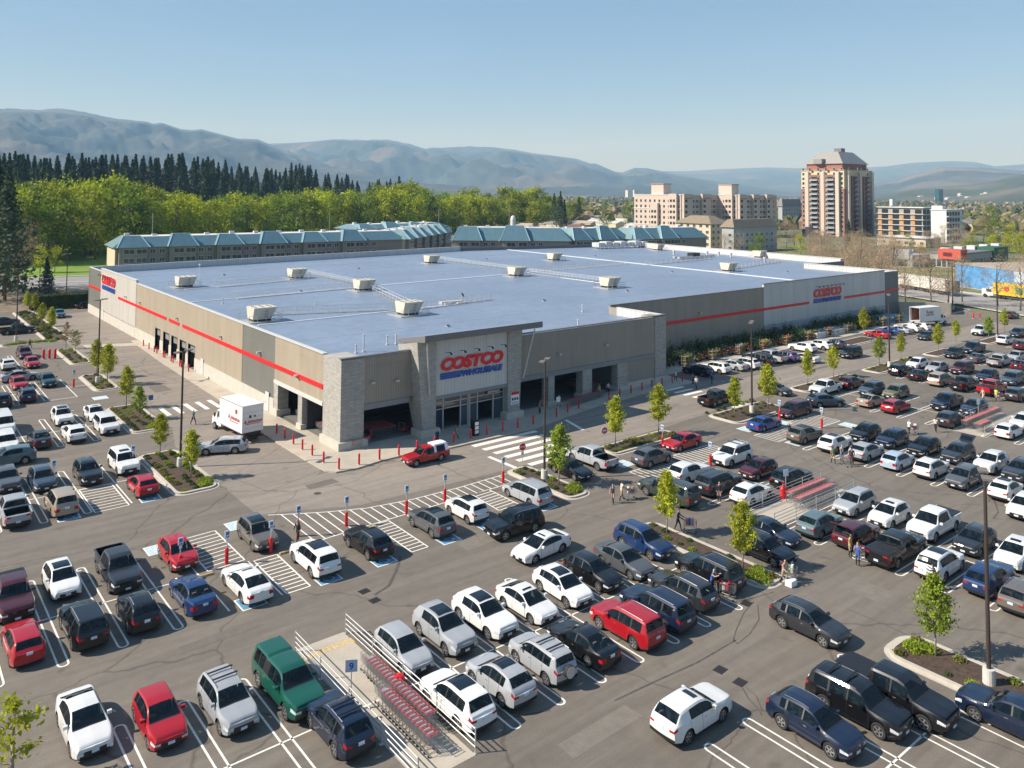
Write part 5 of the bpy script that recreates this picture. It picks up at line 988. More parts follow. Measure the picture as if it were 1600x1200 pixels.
# reserved-bay sign posts
PS = mat('sign_sheet',(.62,.66,.7),.4,var=.04); PSB = mat('sign_sheet_blue',(.05,.16,.42),.4,var=.05)
def hsign(x, y, lab, a, red=True, hgt=2.35):
    t = thing('parking_sign', lab, 'parking sign', (x,y,0), a, 'reserved-bay sign posts with red bases')
    if red: b = MB(); b.lathe([(.13,0),(.13,1.05),(.1,1.12),(0,1.14)], REDP, 12); b.build('bollard_base', t)
    b = MB(); b.box(-.03,-.03,0 if not red else 1.1,.03,.03,hgt,GALV); b.build('post', t); b = MB()
    b.box(.035,-.17,hgt-.5,.055,.17,hgt,PS); b.box(-.055,-.17,hgt-.5,-.035,.17,hgt,PS); b.box(.035,-.1,hgt-.75,.05,.1,hgt-.54,PS); b.build('sign_panel', t)
    b = MB()
    for sx_ in (.057,-.063): b.box(sx_,-.12,hgt-.3,sx_+.006,.12,hgt-.06,PSB); b.box(sx_,-.13,hgt-.46,sx_+.006,.13,hgt-.38,PSB)
    b.build('sign_symbol', t)
for px, py, lab, a in [(635,803,'reserved-bay sign on red base between black suv and grey suv',-1.57),(695,784,'reserved-bay sign on red base left of the small white boxy suv',-1.57),(786,755,'reserved-bay sign on red base nearest the zebra crossing',-1.57),(541,822,'reserved-bay sign on red base in front of the black suv with roof rails',-1.57),(465.5,838,'reserved-bay sign on red base with a dark figure beside it',-1.57),(423,864,'reserved-bay sign on red base before the taupe suv',-1.57),(354,881,'reserved-bay sign on red base behind the white fastback',-1.57),(281,893,'reserved-bay sign on red base before the red suv',-1.57),(207,735,'reserved-bay sign on red base before the white large suv',-1.57),(83,760,'reserved-bay sign on red base before the slate suv',-1.57),(115,605,'reserved-bay sign on red base beside the dark teal suv',-1.57),(1035,699,'reserved-bay sign on red base left of the red sedan',0),(1110,728,'reserved-bay sign on red base left of the white suv with roof rack',0),(1218,656,'reserved-bay sign on red base left of the maroon minivan',0),(1284,669,'reserved-bay sign on red base beside the taupe suv',0)]:
    x, y = G(px, py); hsign(x, y, lab, a)
def disc_sign(px, py, top, lab, name='stop_sign', no=True, a=-1.9):
    x, y, h = hpx(px, py, top); t = thing(name, lab, 'road sign', (x,y,0), a); b = MB(); b.cyl((0,0,0),(0,0,h-.1),.03,GALV,n=6); b.build('post', t); b = MB(); n = 8 if not no else 16; r = .36
    c_ = SIGNR if not no else mat('faded_red',(.45,.12,.16),.5)
    b.cyl((.04,0,h-r),(.06,0,h-r),r,c_,n=n); b.cyl((.0,0,h-r),(.035,0,h-r),r,PS,n=n); b.build('sign_panel', t); b = MB()
    b.box(.062,-.2,h-r-.06,.07,.2,h-r+.06,SIGNW)
    if no: b.build('bar', t)
    else: text('lettering', 'STOP', .26, SIGNW, FACE(.066,0,h-r-.09,0), t, .003, .008); b = MB(); b.box(.035,-.14,h-1.15,.055,.14,h-.8,PS); b.build('plate', t)
disc_sign(816,731,692,'red octagonal stop sign beside the zebra crossing', no=False); disc_sign(944,702,667,'round red prohibition sign before the hedge strip tree', 'no_entry_sign', True, -1.9)
def plate_sign(px, py, top, lab, s_='', col=None, w_=.5, h_=.6, a=-1.9, red=False):
    x, y, h = hpx(px, py, top); t = thing('post_sign', lab, 'sign', (x,y,0), a); b = MB(); b.cyl((0,0,0),(0,0,h),.03,GALV,n=6); b.build('post', t); b = MB(); b.box(.035,-w_/2,h-h_,.055,w_/2,h,col or PS); b.build('sign_panel', t)
    if s_: text('lettering', s_, h_*.8, SIGNB, FACE(.058,0,h-h_*.8,0), t, .002, .01)
plate_sign(548,1108,1030,'white sign with number 9 at the bottom cart corral', '9', mat('pale_sign',(.4,.47,.58),.5), .62,.62,-2.1)
plate_sign(1228,775,733,'narrow white sign at the railed corral beside the red barrel'); plate_sign(1529,655,624,'slim sign post at the upper right cart corral'); plate_sign(235,652,617,'small blue sign behind the shrub island trees','',PSB); plate_sign(872,655,620,'pale sign on the pavement right of the entrance')
# red barrels in the corrals
for px, py, lab in ((1224,778,'red barrel at the railed corral near the grey suv'),(623,1085,'round-topped red barrel at the bottom cart corral')):
    x, y = G(px, py); b = MB(); b.lathe([(.3,0),(.3,.34),(.33,.37),(.3,.4),(.3,.8),(.33,.83),(.25,1.0),(0,1.08)], REDP, 18); tag(b.build('barrel', loc=(x,y,0), smooth=True, ang=40), lab, 'barrel')
# shopping carts
WIRE = mat('cart_wire',(.33,.33,.34),.4,metal=.6,var=.1); CRED = mat('cart_red',(.52,.05,.045),.4,var=.12,scale=6)
def cart_meshes(fl=False):
    b = MB(); L0, L1, w0, w1, z0, z1 = -.42, .52, .29, .22, .5, .98
    P = lambda f, sg, z: (L0+(L1-L0)*f, sg*(w0+(w1-w0)*f)*(.82+.18*(z-z0)/(z1-z0)), z)
    for z in (z0,.62,.74,.86,z1):
        for sg in (-1,1): b.cyl(P(0,sg,z),P(1,sg,z),.008 if z < z1 else .014,WIRE,n=3)
        b.cyl(P(1,-1,z),P(1,1,z),.008,WIRE,n=3); b.cyl(P(0,-1,z),P(0,1,z),.008,WIRE,n=3)
    for i in range(9):
        f = i/8
        for sg in (-1,1): b.cyl(P(f,sg,z0),P(f,sg,z1),.007,WIRE,n=3)
        b.cyl(P(f,-1,z0),P(f,1,z0),.007,WIRE,n=3)
    for i in range(5): y = -.8+.4*i; a, c = P(1,1,z0), P(1,1,z1); b.cyl((a[0],a[1]*y,z0),(c[0],c[1]*y,z1),.007,WIRE,n=3)
    bas = b.mesh('basket'); b = MB()
    for sg in (-1,1): b.cyl((-.5,sg*.26,.14),(.5,sg*.2,.14),.016,WIRE,n=5); b.cyl((-.45,sg*.26,.14),(-.42,sg*.28,.98),.014,WIRE,n=5); b.cyl((.5,sg*.2,.14),(.2,sg*.24,.5),.014,WIRE,n=5)
    b.cyl((-.5,-.26,.14),(-.5,.26,.14),.014,WIRE,n=4); ch = b.mesh('chassis'); b = MB(); b.cyl((-.56,-.3,1.02),(-.56,.3,1.02),.018,CRED,n=8); b.box(-.58,-.27,1.0,-.44,-.255,1.02,CRED); b.box(-.58,.255,1.0,-.44,.27,1.02,CRED); hd = b.mesh('handle')
    b = MB(); [b.box(-.42,-.25+.1*i,.86,-.40,-.22+.1*i,.97,CRED if i%2 else GALV) for i in range(5)]; b.box(-.3,-.2,.93,-.12,.2,.945,GALV); b.box(-.41,-.24,.98,-.385,.24,.995,CRED); b.box(-.4,-.275,.975,-.1,-.255,1.0,CRED); b.box(-.4,.255,.975,-.1,.275,1.0,CRED); st = b.mesh('child_seat'); b = MB(); b.cyl((0,-.02,0),(0,.02,0),.065,BLK,n=10); return dict(basket=bas, chassis=ch, handle=hd, child_seat=st, wheel=b.mesh('wheel'))
CM = cart_meshes()
def cart(x, y, a, lab, group, z=0., wheels=True):
    t = thing('shopping_cart', lab, 'shopping cart', (x,y,z), a, group)
    for q in ('basket','chassis','handle','child_seat'): link(q, CM[q], t)
    if wheels:
        for wx, wy in ((-.46,.26),(-.46,-.26),(.46,.2),(.46,-.2)): link('wheel', CM['wheel'], t, (wx,wy,.066))
    return t
def nest(x, y, a, n, lab, group, sp=.30, wheels=True):
    for i in range(n): cart(x+math.cos(a)*sp*i, y+math.sin(a)*sp*i, a+R.gauss(0,.015), lab, group, .008, wheels)
nest(-16.35,-41.8,rad(90),19,'red-handled cart nested in the right-hand line of the bottom corral','carts nested in the bottom corral',.33); nest(-17.15,-43.2,rad(90),14,'red-handled cart nested in the left-hand line of the bottom corral','carts nested in the bottom corral',.33)
nest(25.0,-36.5,0,14,'red-handled cart nested in the upper line of the railed middle corral','carts nested in the middle corral',.42,False); nest(24.4,-37.7,0,14,'red-handled cart nested in the lower line of the railed middle corral','carts nested in the middle corral',.42,False)
nest(61.2,-36.4,0,24,'red-handled cart nested in the long upper line of the upper right corral','carts nested in the upper right corral',.42,False); nest(61.0,-38.0,0,8,'red-handled cart nested in the short lower line of the upper right corral','carts nested in the upper right corral',.36,False)
nest(29.6,-2.5,rad(170),1,'red-handled cart alone on the shaded pavement','carts before the store'); nest(31.0,-1.9,rad(8),22,'cart in the long nested train on the shaded pavement','carts pushed in a train before the store',.3,False)
for j in range(3): nest(1.5+.8*j, 4.9, rad(90), 12, 'cart in the nested lines inside the left wall opening nearest the corner', 'carts stored inside the left openings', .3, False)
for j in range(2): nest(1.8+.9*j, 10.8, rad(90), 12, 'cart in the nested lines inside the left wall opening nearest the truck', 'carts stored inside the left openings', .3, False)
for j in range(5): nest(4.2+j*.8, 2.2, rad(90), 9, 'cart in the nested lines in the dark hall left of the portal', 'carts stored in the front hall', .3, False)
for j in range(4): nest(37+j*.9, 2.4, rad(90), 9, 'cart in the nested lines in the dark hall right of the portal', 'carts stored in the front hall', .3, False)
for px, py, a in ((558,703,.3),(572,697,1.2)): x, y = G(px, py); cart(x, y, a, 'loose cart beside the red scooter at the corner pier', 'loose carts at the corner pier')
# railed corrals
def rail(x0, y0, x1, y1, lab, n, h=1.15, group='galvanised corral railings'):
    t = thing('corral_railing', lab, 'railing', (x0,y0,0), math.atan2(y1-y0,x1-x0), group); L = math.hypot(x1-x0,y1-y0)
    for i in range(n+1): b = MB(); b.cyl((L*i/n,0,0),(L*i/n,0,h+.03),.035,GALV,n=8); b.cyl((L*i/n,0,h+.03),(L*i/n,0,h+.06),.045,GALV,n=8); b.box(L*i/n-.09,-.09,.005,L*i/n+.09,.09,.03,GALV); b.build('post', t)
    for z in (.3,.58,.86,h): b = MB(); b.cyl((0,0,z),(L,0,z),.028,GALV,n=6); b.build('rail', t)
rail(-18.7,-31.4,-18.7,-44.8,'left railing of the bottom cart corral by the green pickup',4); rail(-15.45,-31.4,-15.45,-44.8,'right railing of the bottom cart corral by the silver hatchback',4)
rail(19,-35.5,31.5,-35.5,'upper railing of the middle cart corral',4); rail(19,-38.7,31.5,-38.7,'lower railing of the middle cart corral',4); rail(59.4,-35.2,71.8,-35.2,'upper railing of the upper right cart corral',4); rail(59.4,-39.1,71.8,-39.1,'lower railing of the upper right cart corral',4)
# ------------------------------------------------------------------ people
SKIN = mat('skin',(.42,.25,.17),.6,var=.05)
def cloth(n, c): return mat('cloth_'+n, c, .85, var=.12, scale=8)
CL = {n: cloth(n, c) for n, c in dict(teal=(.02,.28,.3),dark=(.02,.02,.025),navy=(.015,.03,.09),white=(.65,.64,.62),grey=(.18,.18,.19),blue=(.03,.12,.42),denim=(.07,.13,.26),khaki=(.36,.29,.19),lime=(.42,.62,.08),yellow=(.62,.5,.06),red=(.42,.03,.04),pink=(.5,.3,.28),cream=(.55,.5,.4),brown=(.11,.065,.035),green=(.08,.2,.06)).items()}
HAIR = {n: mat('hair_'+n, c, .8, var=.2, scale=10) for n, c in dict(brown=(.05,.03,.02),grey=(.4,.39,.37),blond=(.38,.26,.11),black=(.012,.01,.01)).items()}
def person_mesh(pose, top, legs, hair, arms='skin', shoe='dark', long=False):
    st, arm, bend = pose   # stride length, arm mode, forward bend
    J = dict(pel=(0,0,.93), sp=(.02+bend*.3,0,1.15), ch=(.03+bend*.7,0,1.36), nk=(.03+bend*.95,0,1.48), hd=(.05+bend*1.05,0,1.6), tp=(.04+bend*1.05,0,1.7))
    V = list(J.values()); Rr = [.135,.12,.145,.05,.085,.07]; E_ = [(0,1),(1,2),(2,3),(3,4),(4,5)]; zone = ['legs','top','top','skin','skin','skin']
    def ch(start, pts, rs, zs):
        k = start
        for p_, r_, z_ in zip(pts, rs, zs): V.append(p_); Rr.append(r_); zone.append(z_); E_.append((k, len(V)-1)); k = len(V)-1
    lz = 'skin' if legs in ('khaki_s','dark_s','denim_s') else 'legs'
    for sg in (1,-1):
        s_ = sg*st; ch(0, [(0,sg*.1,.88),(s_*.5+.04,sg*.1,.5),(s_,sg*.1,.1 if s_ >= 0 else .14),(s_+.13,sg*.11,.05)], [.095,.065,.045,.045], ['legs',lz,'shoe','shoe'])
        cx = .03+bend*.7
        if arm == 'push': pts = [(cx,sg*.19,1.38),(cx+.12,sg*.23,1.14),(cx+.38,sg*.24,1.05),(cx+.46,sg*.22,1.05)]
        elif arm == 'up': pts = [(cx,sg*.19,1.38),(cx+.2,sg*.22,1.3),(cx+.42,sg*.2,1.42),(cx+.5,sg*.18,1.46)]
        else: q = -sg*st*.6; pts = [(cx,sg*.19,1.38),(cx+q*.4,sg*.24,1.13),(cx+q+.08,sg*.23,.92),(cx+q+.13,sg*.22,.84)]
        ch(2, pts, [.06,.045,.034,.036], ['top', 'top' if arms == 'top' else 'skin', 'top' if arms == 'top' else 'skin', 'skin'])
    me = bpy.data.meshes.new('person'); me.from_pydata(V, E_, []); o = bpy.data.objects.new('tmp', me); C.collection.objects.link(o); md = o.modifiers.new('s','SKIN'); md.use_smooth_shade = True
    sv = me.skin_vertices[0].data
    for i, r_ in enumerate(Rr): sv[i].radius = (r_*(1.25 if i in (1,2) else 1), r_*(.85 if i in (1,2) else 1)) if False else (r_, r_)
    sv[0].use_root = True
    m2 = o.modifiers.new('u','SUBSURF'); m2.levels = 1; m2.render_levels = 1
    dg = bpy.context.evaluated_depsgraph_get(); nm = bpy.data.meshes.new_from_object(o.evaluated_get(dg)); bpy.data.objects.remove(o)
    nm.materials.clear(); lk = legs.replace('_s',''); ms = [SKIN, CL[top], CL[lk], CL[shoe], HAIR[hair]]
    for m_ in ms: nm.materials.append(m_)
    hd = Vector(J['hd']); segs = [(Vector(V[a]), Vector(V[b]), zone[b]) for a, b in E_]
    for p_ in nm.polygons:
        c = p_.center; best = min(segs, key=lambda s_: (c-(s_[0]+(s_[1]-s_[0])*max(0,min(1,(c-s_[0]).dot(s_[1]-s_[0])/max(1e-6,(s_[1]-s_[0]).length_squared)))) ).length)
        z_ = best[2]; i = dict(skin=0, top=1, legs=2, shoe=3)[z_]
        if z_ == 'top' and c.z < .98 and abs(c.y) < .17: i = 2
        if z_ == 'legs' and c.z > .97: i = 1
        if (c-hd).length < .2 and c.z > 1.5 and (c.x < hd.x+.01 or c.z > hd.z+.07): i = 4
        p_.material_index = i; p_.use_smooth = True
    return nm
PC = {}
def person(px, py, a, top, legs, hair, pose, lab, arms='skin', group=None, h=1., xy=None, z=0.):
    key = (top, legs, hair, pose, arms)
    if key not in PC: PC[key] = person_mesh(pose, top, legs, hair, arms)
    x, y = xy or G(px, py, .85); o = link('person', PC[key], None, (x,y,z), rad(a)); o.scale = (h,h,h); tag(o, lab, 'person', group); return x, y
WALK, STAND, PUSH, LOAD, STEP = (.3,'walk',0), (.05,'walk',0), (.26,'push',.06), (.06,'up',.12), (.2,'walk',.02)
def shopper(px, py, a, *ar, **k):
    x, y = person(px, py, a, *ar, **k); t = rad(a); return x+math.cos(t)*.95, y+math.sin(t)*.95
def load(x, y, a, lab, cols):
    g = MB(); rg = random.Random(int(x*10)); 
    for i, c in enumerate(cols): g.box(-.32+.22*i+rg.uniform(0,.04), -.17, .56+.02*i, -.14+.22*i, .14, .86+rg.uniform(0,.28), mat('goods_'+c, dict(white=(.6,.6,.58),red=(.45,.05,.05),blue=(.05,.13,.4),brown=(.3,.19,.1),green=(.05,.3,.1),pink=(.55,.25,.35),yellow=(.6,.5,.1))[c], .6))
    o = g.build('groceries', loc=(x,y,0)); o.rotation_euler = (0,0,rad(a)); tag(o, lab, 'groceries')
person(302,652,-60,'teal','dark','brown',WALK,'person in teal top walking left of the box truck'); person(465.5,829,200,'dark','dark','black',STEP,'person in black by the red-based sign post','top'); person(46.5,537,-40,'dark','dark','black',WALK,'person in black striding by the far left maroon suv','top')
person(958,771,200,'navy','dark_s','brown',STEP,'woman in navy dress walking beside the loaded cart'); x, y = shopper(971,767,-15,'cream','khaki_s','brown',PUSH,'man in cream shirt pushing a cart before the grey-green pickup'); cart(x,y,rad(-15),'cart pushed by the man in cream shirt','carts pushed by shoppers'); load(x,y,-15,'white and pink groceries in the cart by the grey-green pickup',['white','pink','brown'])
x, y = shopper(1059,812,-60,'dark','dark','blond',PUSH,'blond person in black pushing a cart by the centre island','top'); cart(x,y,rad(-60),'cart pushed by the blond person at the centre island','carts pushed by shoppers'); load(x,y,-60,'pink and blue groceries in the cart at the centre island',['pink','blue','pink'])
x, y = shopper(1112,908,-75,'blue','dark','grey',LOAD,'person in bright blue shirt loading behind the wagon'); cart(x+.1,y-.1,rad(-75),'cart behind the charcoal wagon and black suv','carts pushed by shoppers'); load(x+.1,y-.1,-75,'red boxed groceries in the cart behind the charcoal wagon',['white','red'])
x, y = shopper(1124,768,210,'dark','denim_s','grey',STAND,'grey-haired person in black behind the white suv',arms='top')
person(1315,708,-100,'white','denim','grey',STAND,'person in white shirt and jeans behind the white glass-roof suv'); person(1331,713,30,'dark','dark','brown',STAND,'person in dark clothes at the silver suv tail','top'); x, y = G(1322,720,.5); cart(x,y,1.2,'cart between two people behind the silver suv','carts pushed by shoppers')
x, y = G(1302,712,.8); person(0,0,60,'green','khaki','brown',STEP,'person in dull green at the left of the cart group',xy=(x,y))
x, y = shopper(1328,852,-80,'lime','khaki','brown',STAND,'person in lime top behind the maroon suv'); cart(x,y-.2,rad(-80),'cart behind the maroon suv with open tailgate','carts pushed by shoppers'); person(1340,866,20,'blue','denim','blond',STAND,'blond woman in blue behind the black pickup')
person(1462,903,100,'navy','dark','brown',LOAD,'person in navy behind the white glass-roof suv above the lone tree','top')
x, y = shopper(1420,668,-10,'white','dark','grey',PUSH,'person in white and black pushing a cart in the upper aisle',arms='top'); cart(x,y,rad(-10),'cart with pink goods pushed along the upper aisle','carts pushed by shoppers'); load(x,y,-10,'pink goods in the cart on the upper aisle',['pink','pink','white'])
person(1462,664,10,'cream','dark','brown',WALK,'person in cream shirt walking by the upper right corral','top'); person(1536,617,150,'pink','cream','blond',WALK,'person in pale clothes striding behind the red pickup'); x, y = shopper(1556,617,-5,'lime','khaki','brown',PUSH,'person in lime top pushing a cart behind the red pickup'); cart(x,y,rad(-5),'cart pushed by the person in lime top','carts pushed by shoppers'); load(x,y,-5,'pink goods in the cart behind the red pickup',['pink','white'])
person(1055.5,588,-90,'white','navy','brown',STEP,'person in white shirt walking near the last bollards'); person(1088,598,200,'cream','denim','grey',WALK,'person in pale jacket on the pavement end','top'); x, y = G(1083,590,.9); person(0,0,120,'red','dark','black',STAND,'person in red behind the one in pale jacket',xy=(x,y)); person(1112,590,0,'blue','dark','black',STEP,'person in dark blue behind the navy wagon','top')
person(1233,672,180,'dark','dark','black',STAND,'person in black at the left side of the taupe suv','top'); person(873,627,-100,'grey','khaki','grey',STEP,'elderly person in grey on the shaded pavement'); person(937,611,190,'yellow','dark','brown',PUSH,'worker in yellow vest bending over the cart train'); person(951,607,200,'white','dark','black',PUSH,'worker in white top behind the cart train')
person(843,637,-60,'red','dark','brown',STAND,'person in dark red in the shade right of the portal'); person(683,683,-80,'navy','dark','black',STAND,'person in navy standing at the portal pier','top'); person(713,676,150,'dark','grey','brown',WALK,'person in dark top coming out of the left entrance doors'); person(1363,527,60,'navy','denim','brown',STEP,'person beside the red sedan near the planter','top')
person(1225,893,-100,'pink','khaki','blond',PUSH,'blond person pushing a piled cart by the centre island tip'); x, y = G(1233,893,.6); cart(x,y,rad(-75),'piled cart at the lower tip of the centre island','carts pushed by shoppers'); load(x,y,-75,'red, green and white goods piled in the cart at the island tip',['red','green','white']); x, y = G(1236,908,.3); b = MB(); b.box(-.35,-.25,.02,.35,.25,.4,SIGNW); tag(b.build('cardboard_box', loc=(x,y,0)), 'white box on the low trolley at the island tip', 'box')
person(1313,596,-150,'dark','dark','black',STAND,'person in dark clothes beyond the white parked pickup','top')
# red scooters at the corner pier
for px, py, lab in ((566,694,'red mobility scooter at the corner pier'),(577,688,'dark red mobility scooter behind the first')):
    x, y = G(px, py); t = thing('mobility_scooter', lab, 'scooter', (x,y,.15), .4); b = MB(); b.box(-.5,-.25,.15,.5,.25,.3,CRED); b.box(-.5,-.22,.3,-.1,.22,.55,CRED); b.build('body', t); b = MB(); b.box(-.45,-.22,.6,0,.22,.7,BLK); b.box(-.5,-.22,.7,-.4,.22,1.1,BLK); b.build('seat', t); b = MB(); b.cyl((.45,0,.3),(.3,0,1.0),.03,GALV,n=6); b.cyl((.3,-.25,1.0),(.3,.25,1.0),.025,BLK,n=6); b.build('steering_column', t)
    for wx in (-.4,.4):
        for wy in (-.25,.25): b = MB(); b.cyl((wx,wy-.04,.12),(wx,wy+.04,.12),.12,RUB,n=12); b.build('wheel', t)
x, y = G(742,682); t = thing('sale_stand', 'dark A-board with white posters between the entrance doors', 'display board', (x,y,.15), 0); b = MB(); b.box(-.35,-.35,0,.35,.35,1.6,BLK); b.build('board', t); b = MB(); [b.box(-.25,-.37,.25+.45*i,.25,-.36,.6+.45*i,SIGNW) for i in range(3)]; b.build('poster', t)
x, y = G(633,675); t = thing('flatbed_cart', 'flatbed cart left standing by the portal pier', 'cart', (x,y,.15), .5); b = MB(); b.box(-.8,-.4,.25,.8,.4,.32,CRED); b.build('deck', t); b = MB(); b.cyl((-.8,-.35,.3),(-.8,-.35,1.1),.02,GALV,n=5); b.cyl((-.8,.35,.3),(-.8,.35,1.1),.02,GALV,n=5); b.cyl((-.8,-.35,1.1),(-.8,.35,1.1),.02,GALV,n=5); b.build('handle', t)
for wx in (-.6,.6):
    for wy in (-.3,.3): b = MB(); b.cyl((wx,wy-.03,.12),(wx,wy+.03,.12),.12,RUB,n=10); b.build('wheel', t)
# ------------------------------------------------------------------ box trucks
def boxtruck(x, y, a, lab, sgn, open_=False, L=5.6, H=3.75):
    t = thing('box_truck', lab, 'truck', (x,y,0), a); w_ = 1.2; BW = mat('truck_white',(.72,.72,.7),.4,var=.03,coat=.3); b = MB()
    if not open_: b.box(-L,-w_,1.05,0,w_,H,BW)
    else: b.box(-L,-w_,1.05,0,w_,1.15,BW); b.box(-L,-w_,1.15,0,-w_+.05,H-.05,BW); b.box(-L,w_-.05,1.15,0,w_,H-.05,BW); b.box(-.05,-w_+.05,1.15,0,w_-.05,H-.05,BW); b.box(-L,-w_,H-.05,0,w_,H,BW)
    b.build('cargo_box', t)
    if open_:
        b = MB(); b.box(-L+.6,-w_+.06,1.15,-.1,-w_+.1,H-.1,mat('plywood',(.22,.09,.05),.7,var=.2,scale=3)); b.box(-L+.6,w_-.1,1.15,-.1,w_-.06,H-.1,mat('plywood',(.22,.09,.05))); b.box(-.12,-w_+.06,1.15,-.06,w_-.06,H-.1,mat('plywood',(.22,.09,.05))); b.build('lining', t)
        b = MB(); b.add([(-L,.2,1.12),(-L,.9,1.12),(-L-2.2,.9,.05),(-L-2.2,.2,.05),(-L,.2,1.06),(-L,.9,1.06),(-L-2.2,.9,0),(-L-2.2,.2,0)],[(0,3,2,1),(4,5,6,7),(0,1,5,4),(1,2,6,5),(3,0,4,7)],GALV); b.build('ramp', t)
    else:
        b = MB(); b.box(-L-.03,-w_+.08,1.15,-L,w_-.08,H-.12,BW); [b.box(-L-.045,-w_+.1,1.5+.55*i,-L-.03,w_-.1,1.515+.55*i,GREYX) for i in range(4)]; b.build('roller_door', t)
    b = MB(); b.box(-L,-w_,1.0,0,-w_+.02,1.06,GALV); b.box(-L,w_-.02,1.0,0,w_,1.06,GALV)
    for z in (1.07,H-.03): b.box(-L-.02,-w_-.02,z-.05,.02,-w_,z+.03,GALV); b.box(-L-.02,w_,z-.05,.02,w_+.02,z+.03,GALV)
    b.build('trim', t)
    b = MB(); b.box(-L,-.5,.7,2.2,.5,1.04,BLK); b.box(-L-.35,-1.1,.5,-L,1.1,.62,BLK); b.box(-L-.1,-.9,.62,-L+.2,.9,1.0,BLK); b.build('chassis', t)
    b = MB(); vs = [(.1,.95),(.1,2.25),(.25,2.32),(.95,2.3),(1.45,1.55),(2.2,1.4),(2.35,1.2),(2.4,.55),(.1,.55)]; n = len(vs); b.add([(p_[0],-.98,p_[1]) for p_ in vs]+[(p_[0],.98,p_[1]) for p_ in vs], [tuple(range(n)), tuple(range(n,2*n))[::-1]]+[(i,i+n,(i+1)%n+n,(i+1)%n) for i in range(n)], BW); b.build('cab', t)
    b = MB(); b.add([(1.0,-.88,2.24),(1.0,.88,2.24),(1.47,.88,1.6),(1.47,-.88,1.6)],[(0,3,2,1)],GLASS); b.build('windshield', t)
    for sg in (-1,1):
        b = MB(); b.box(.35,sg*.98-.01,1.5,1.0,sg*.98+.01,2.15,GLASS); b.build('side_window', t); b = MB(); b.box(2.36,sg*.75-.18,.85,2.42,sg*.75+.18,1.1,LENS); b.build('headlight', t); b = MB(); b.box(-L-.37,sg*.95-.12,.65,-L-.35,sg*.95+.12,.8,TAILM); b.build('taillight', t); b = MB(); b.box(1.15,sg*1.22-.08,1.5,1.25,sg*1.22+.08,1.95,BLK); b.build('door_mirror', t)
        for wx in (1.55,-L+1.1): b = MB(); b.cyl((wx,sg*.8,.42),(wx,sg*1.08,.42),.42,RUB,n=18); q = b.build('wheel', t); b = MB(); b.cyl((wx,sg*1.05,.42),(wx,sg*1.1,.42),.22,RIM,n=12); b.build('rim', q)
    return t, L, w_
x0, y0 = G(388,650,2.0); t, L, w_ = boxtruck(-6.35, 14.4, rad(95), 'white box truck with red lettering at the left openings', 1, H=3.9)
TRD = mat('lettering_red',(.42,.03,.03),.5); TBK = mat('lettering_dark',(.03,.03,.03),.5)
q = text('logo_lettering','& Johnston',.46,TRD,FACE(-L-.05,0,2.05,math.pi),t,.003,.012,.2); q.data.transform(Matrix.Identity(4)); b = MB(); b.box(-L-.055,-.85,1.9,-L-.047,.85,1.96,TRD); b.box(-L-.055,.2,2.55,-L-.047,.45,2.85,TBK); b.box(-L-.055,-.3,2.6,-L-.047,-.1,2.8,TBK); b.build('logo', t)
text('logo_lettering','& Johnston',.62,TRD,FACE(-3.6,1.215,2.1,math.pi/2),t,.003,.014,.2); b = MB(); b.box(-4.6,1.21,1.85,-2.6,1.216,1.93,TRD); b.box(-4.4,1.21,2.85,-3.9,1.216,3.3,TRD); b.build('logo', t)
x0, y0 = G(1420,500); t, L, w_ = boxtruck(136.5, -.5, rad(-12), 'white box truck with open back and ramp at the far end of the garden display', 1, True, 6.6, 3.9)
text('logo_lettering','Ryder',.95,TRD,FACE(-3.4,-1.215,2.6,-math.pi/2),t,.003,.02,.1); b = MB(); b.box(-4.7,-1.216,2.25,-2.1,-1.21,2.4,TBK); b.build('logo', t)
# ------------------------------------------------------------------ garden display along the right wall
FLW = [LF_S, LF_D, LF_G]+[leafmat('bloom_'+n, c, .1, .3, .1) for n, c in (('orange',(.5,.1,.02)),('pink',(.5,.12,.17)),('white',(.5,.5,.47)),('yellow',(.5,.42,.06)),('red',(.4,.03,.03)))]
def potplants(seed, r, h, ms):
    rg = random.Random(seed); c = MB()
    for m_, n in ms:
        leaves(c, n, lambda g: (g.gauss(0,r*.4), g.gauss(0,r*.4), h*.35+abs(g.gauss(0,h*.32))), .09, m_, rg)
    c.lathe([(.16,0),(.2,.3),(0,.28)], BLK, 8); return c.mesh('potted_plant')
PP = [potplants(1,.8,1.3,[(LF_D,160),(LF_S,60)]),potplants(2,.7,.9,[(LF_S,120),(FLW[3],60)]),potplants(3,.7,.8,[(LF_S,100),(FLW[4],60)]),potplants(4,.8,1.0,[(LF_G,120),(FLW[5],70)]),potplants(5,.7,.8,[(LF_S,100),(FLW[6],60)]),potplants(6,.6,2.3,[(LF_D,220)]),potplants(7,.9,1.9,[(LF_D,200),(LF_S,60)])]
i = 0
x = 53.6
while x < 134:
    for yy, sel, cat_ in ((10.0,(5,6,5),'tall dark potted evergreen at the wall of the garden display'),(8.2,(0,6,3),'bushy potted plant in the middle of the garden display'),(6.0,(1,3,4,0),'flowering potted plant in the front of the garden display')):
        o = link('potted_plant', PP[R.choice(sel) if not (65 < x < 78 and yy < 7) else R.choice((1,2))] if R.random() < .8 or yy < 7 else PP[0], None, (x+R.uniform(-.3,.3), yy+R.uniform(-.3,.3), .12), R.uniform(0,6)); s_ = R.uniform(.95,1.5)*(.75 if yy > 9 else 1.1); o.scale = (s_,s_,s_); tag(o, cat_, 'potted plant', 'potted plants of the garden display')
    x += .98; i += 1
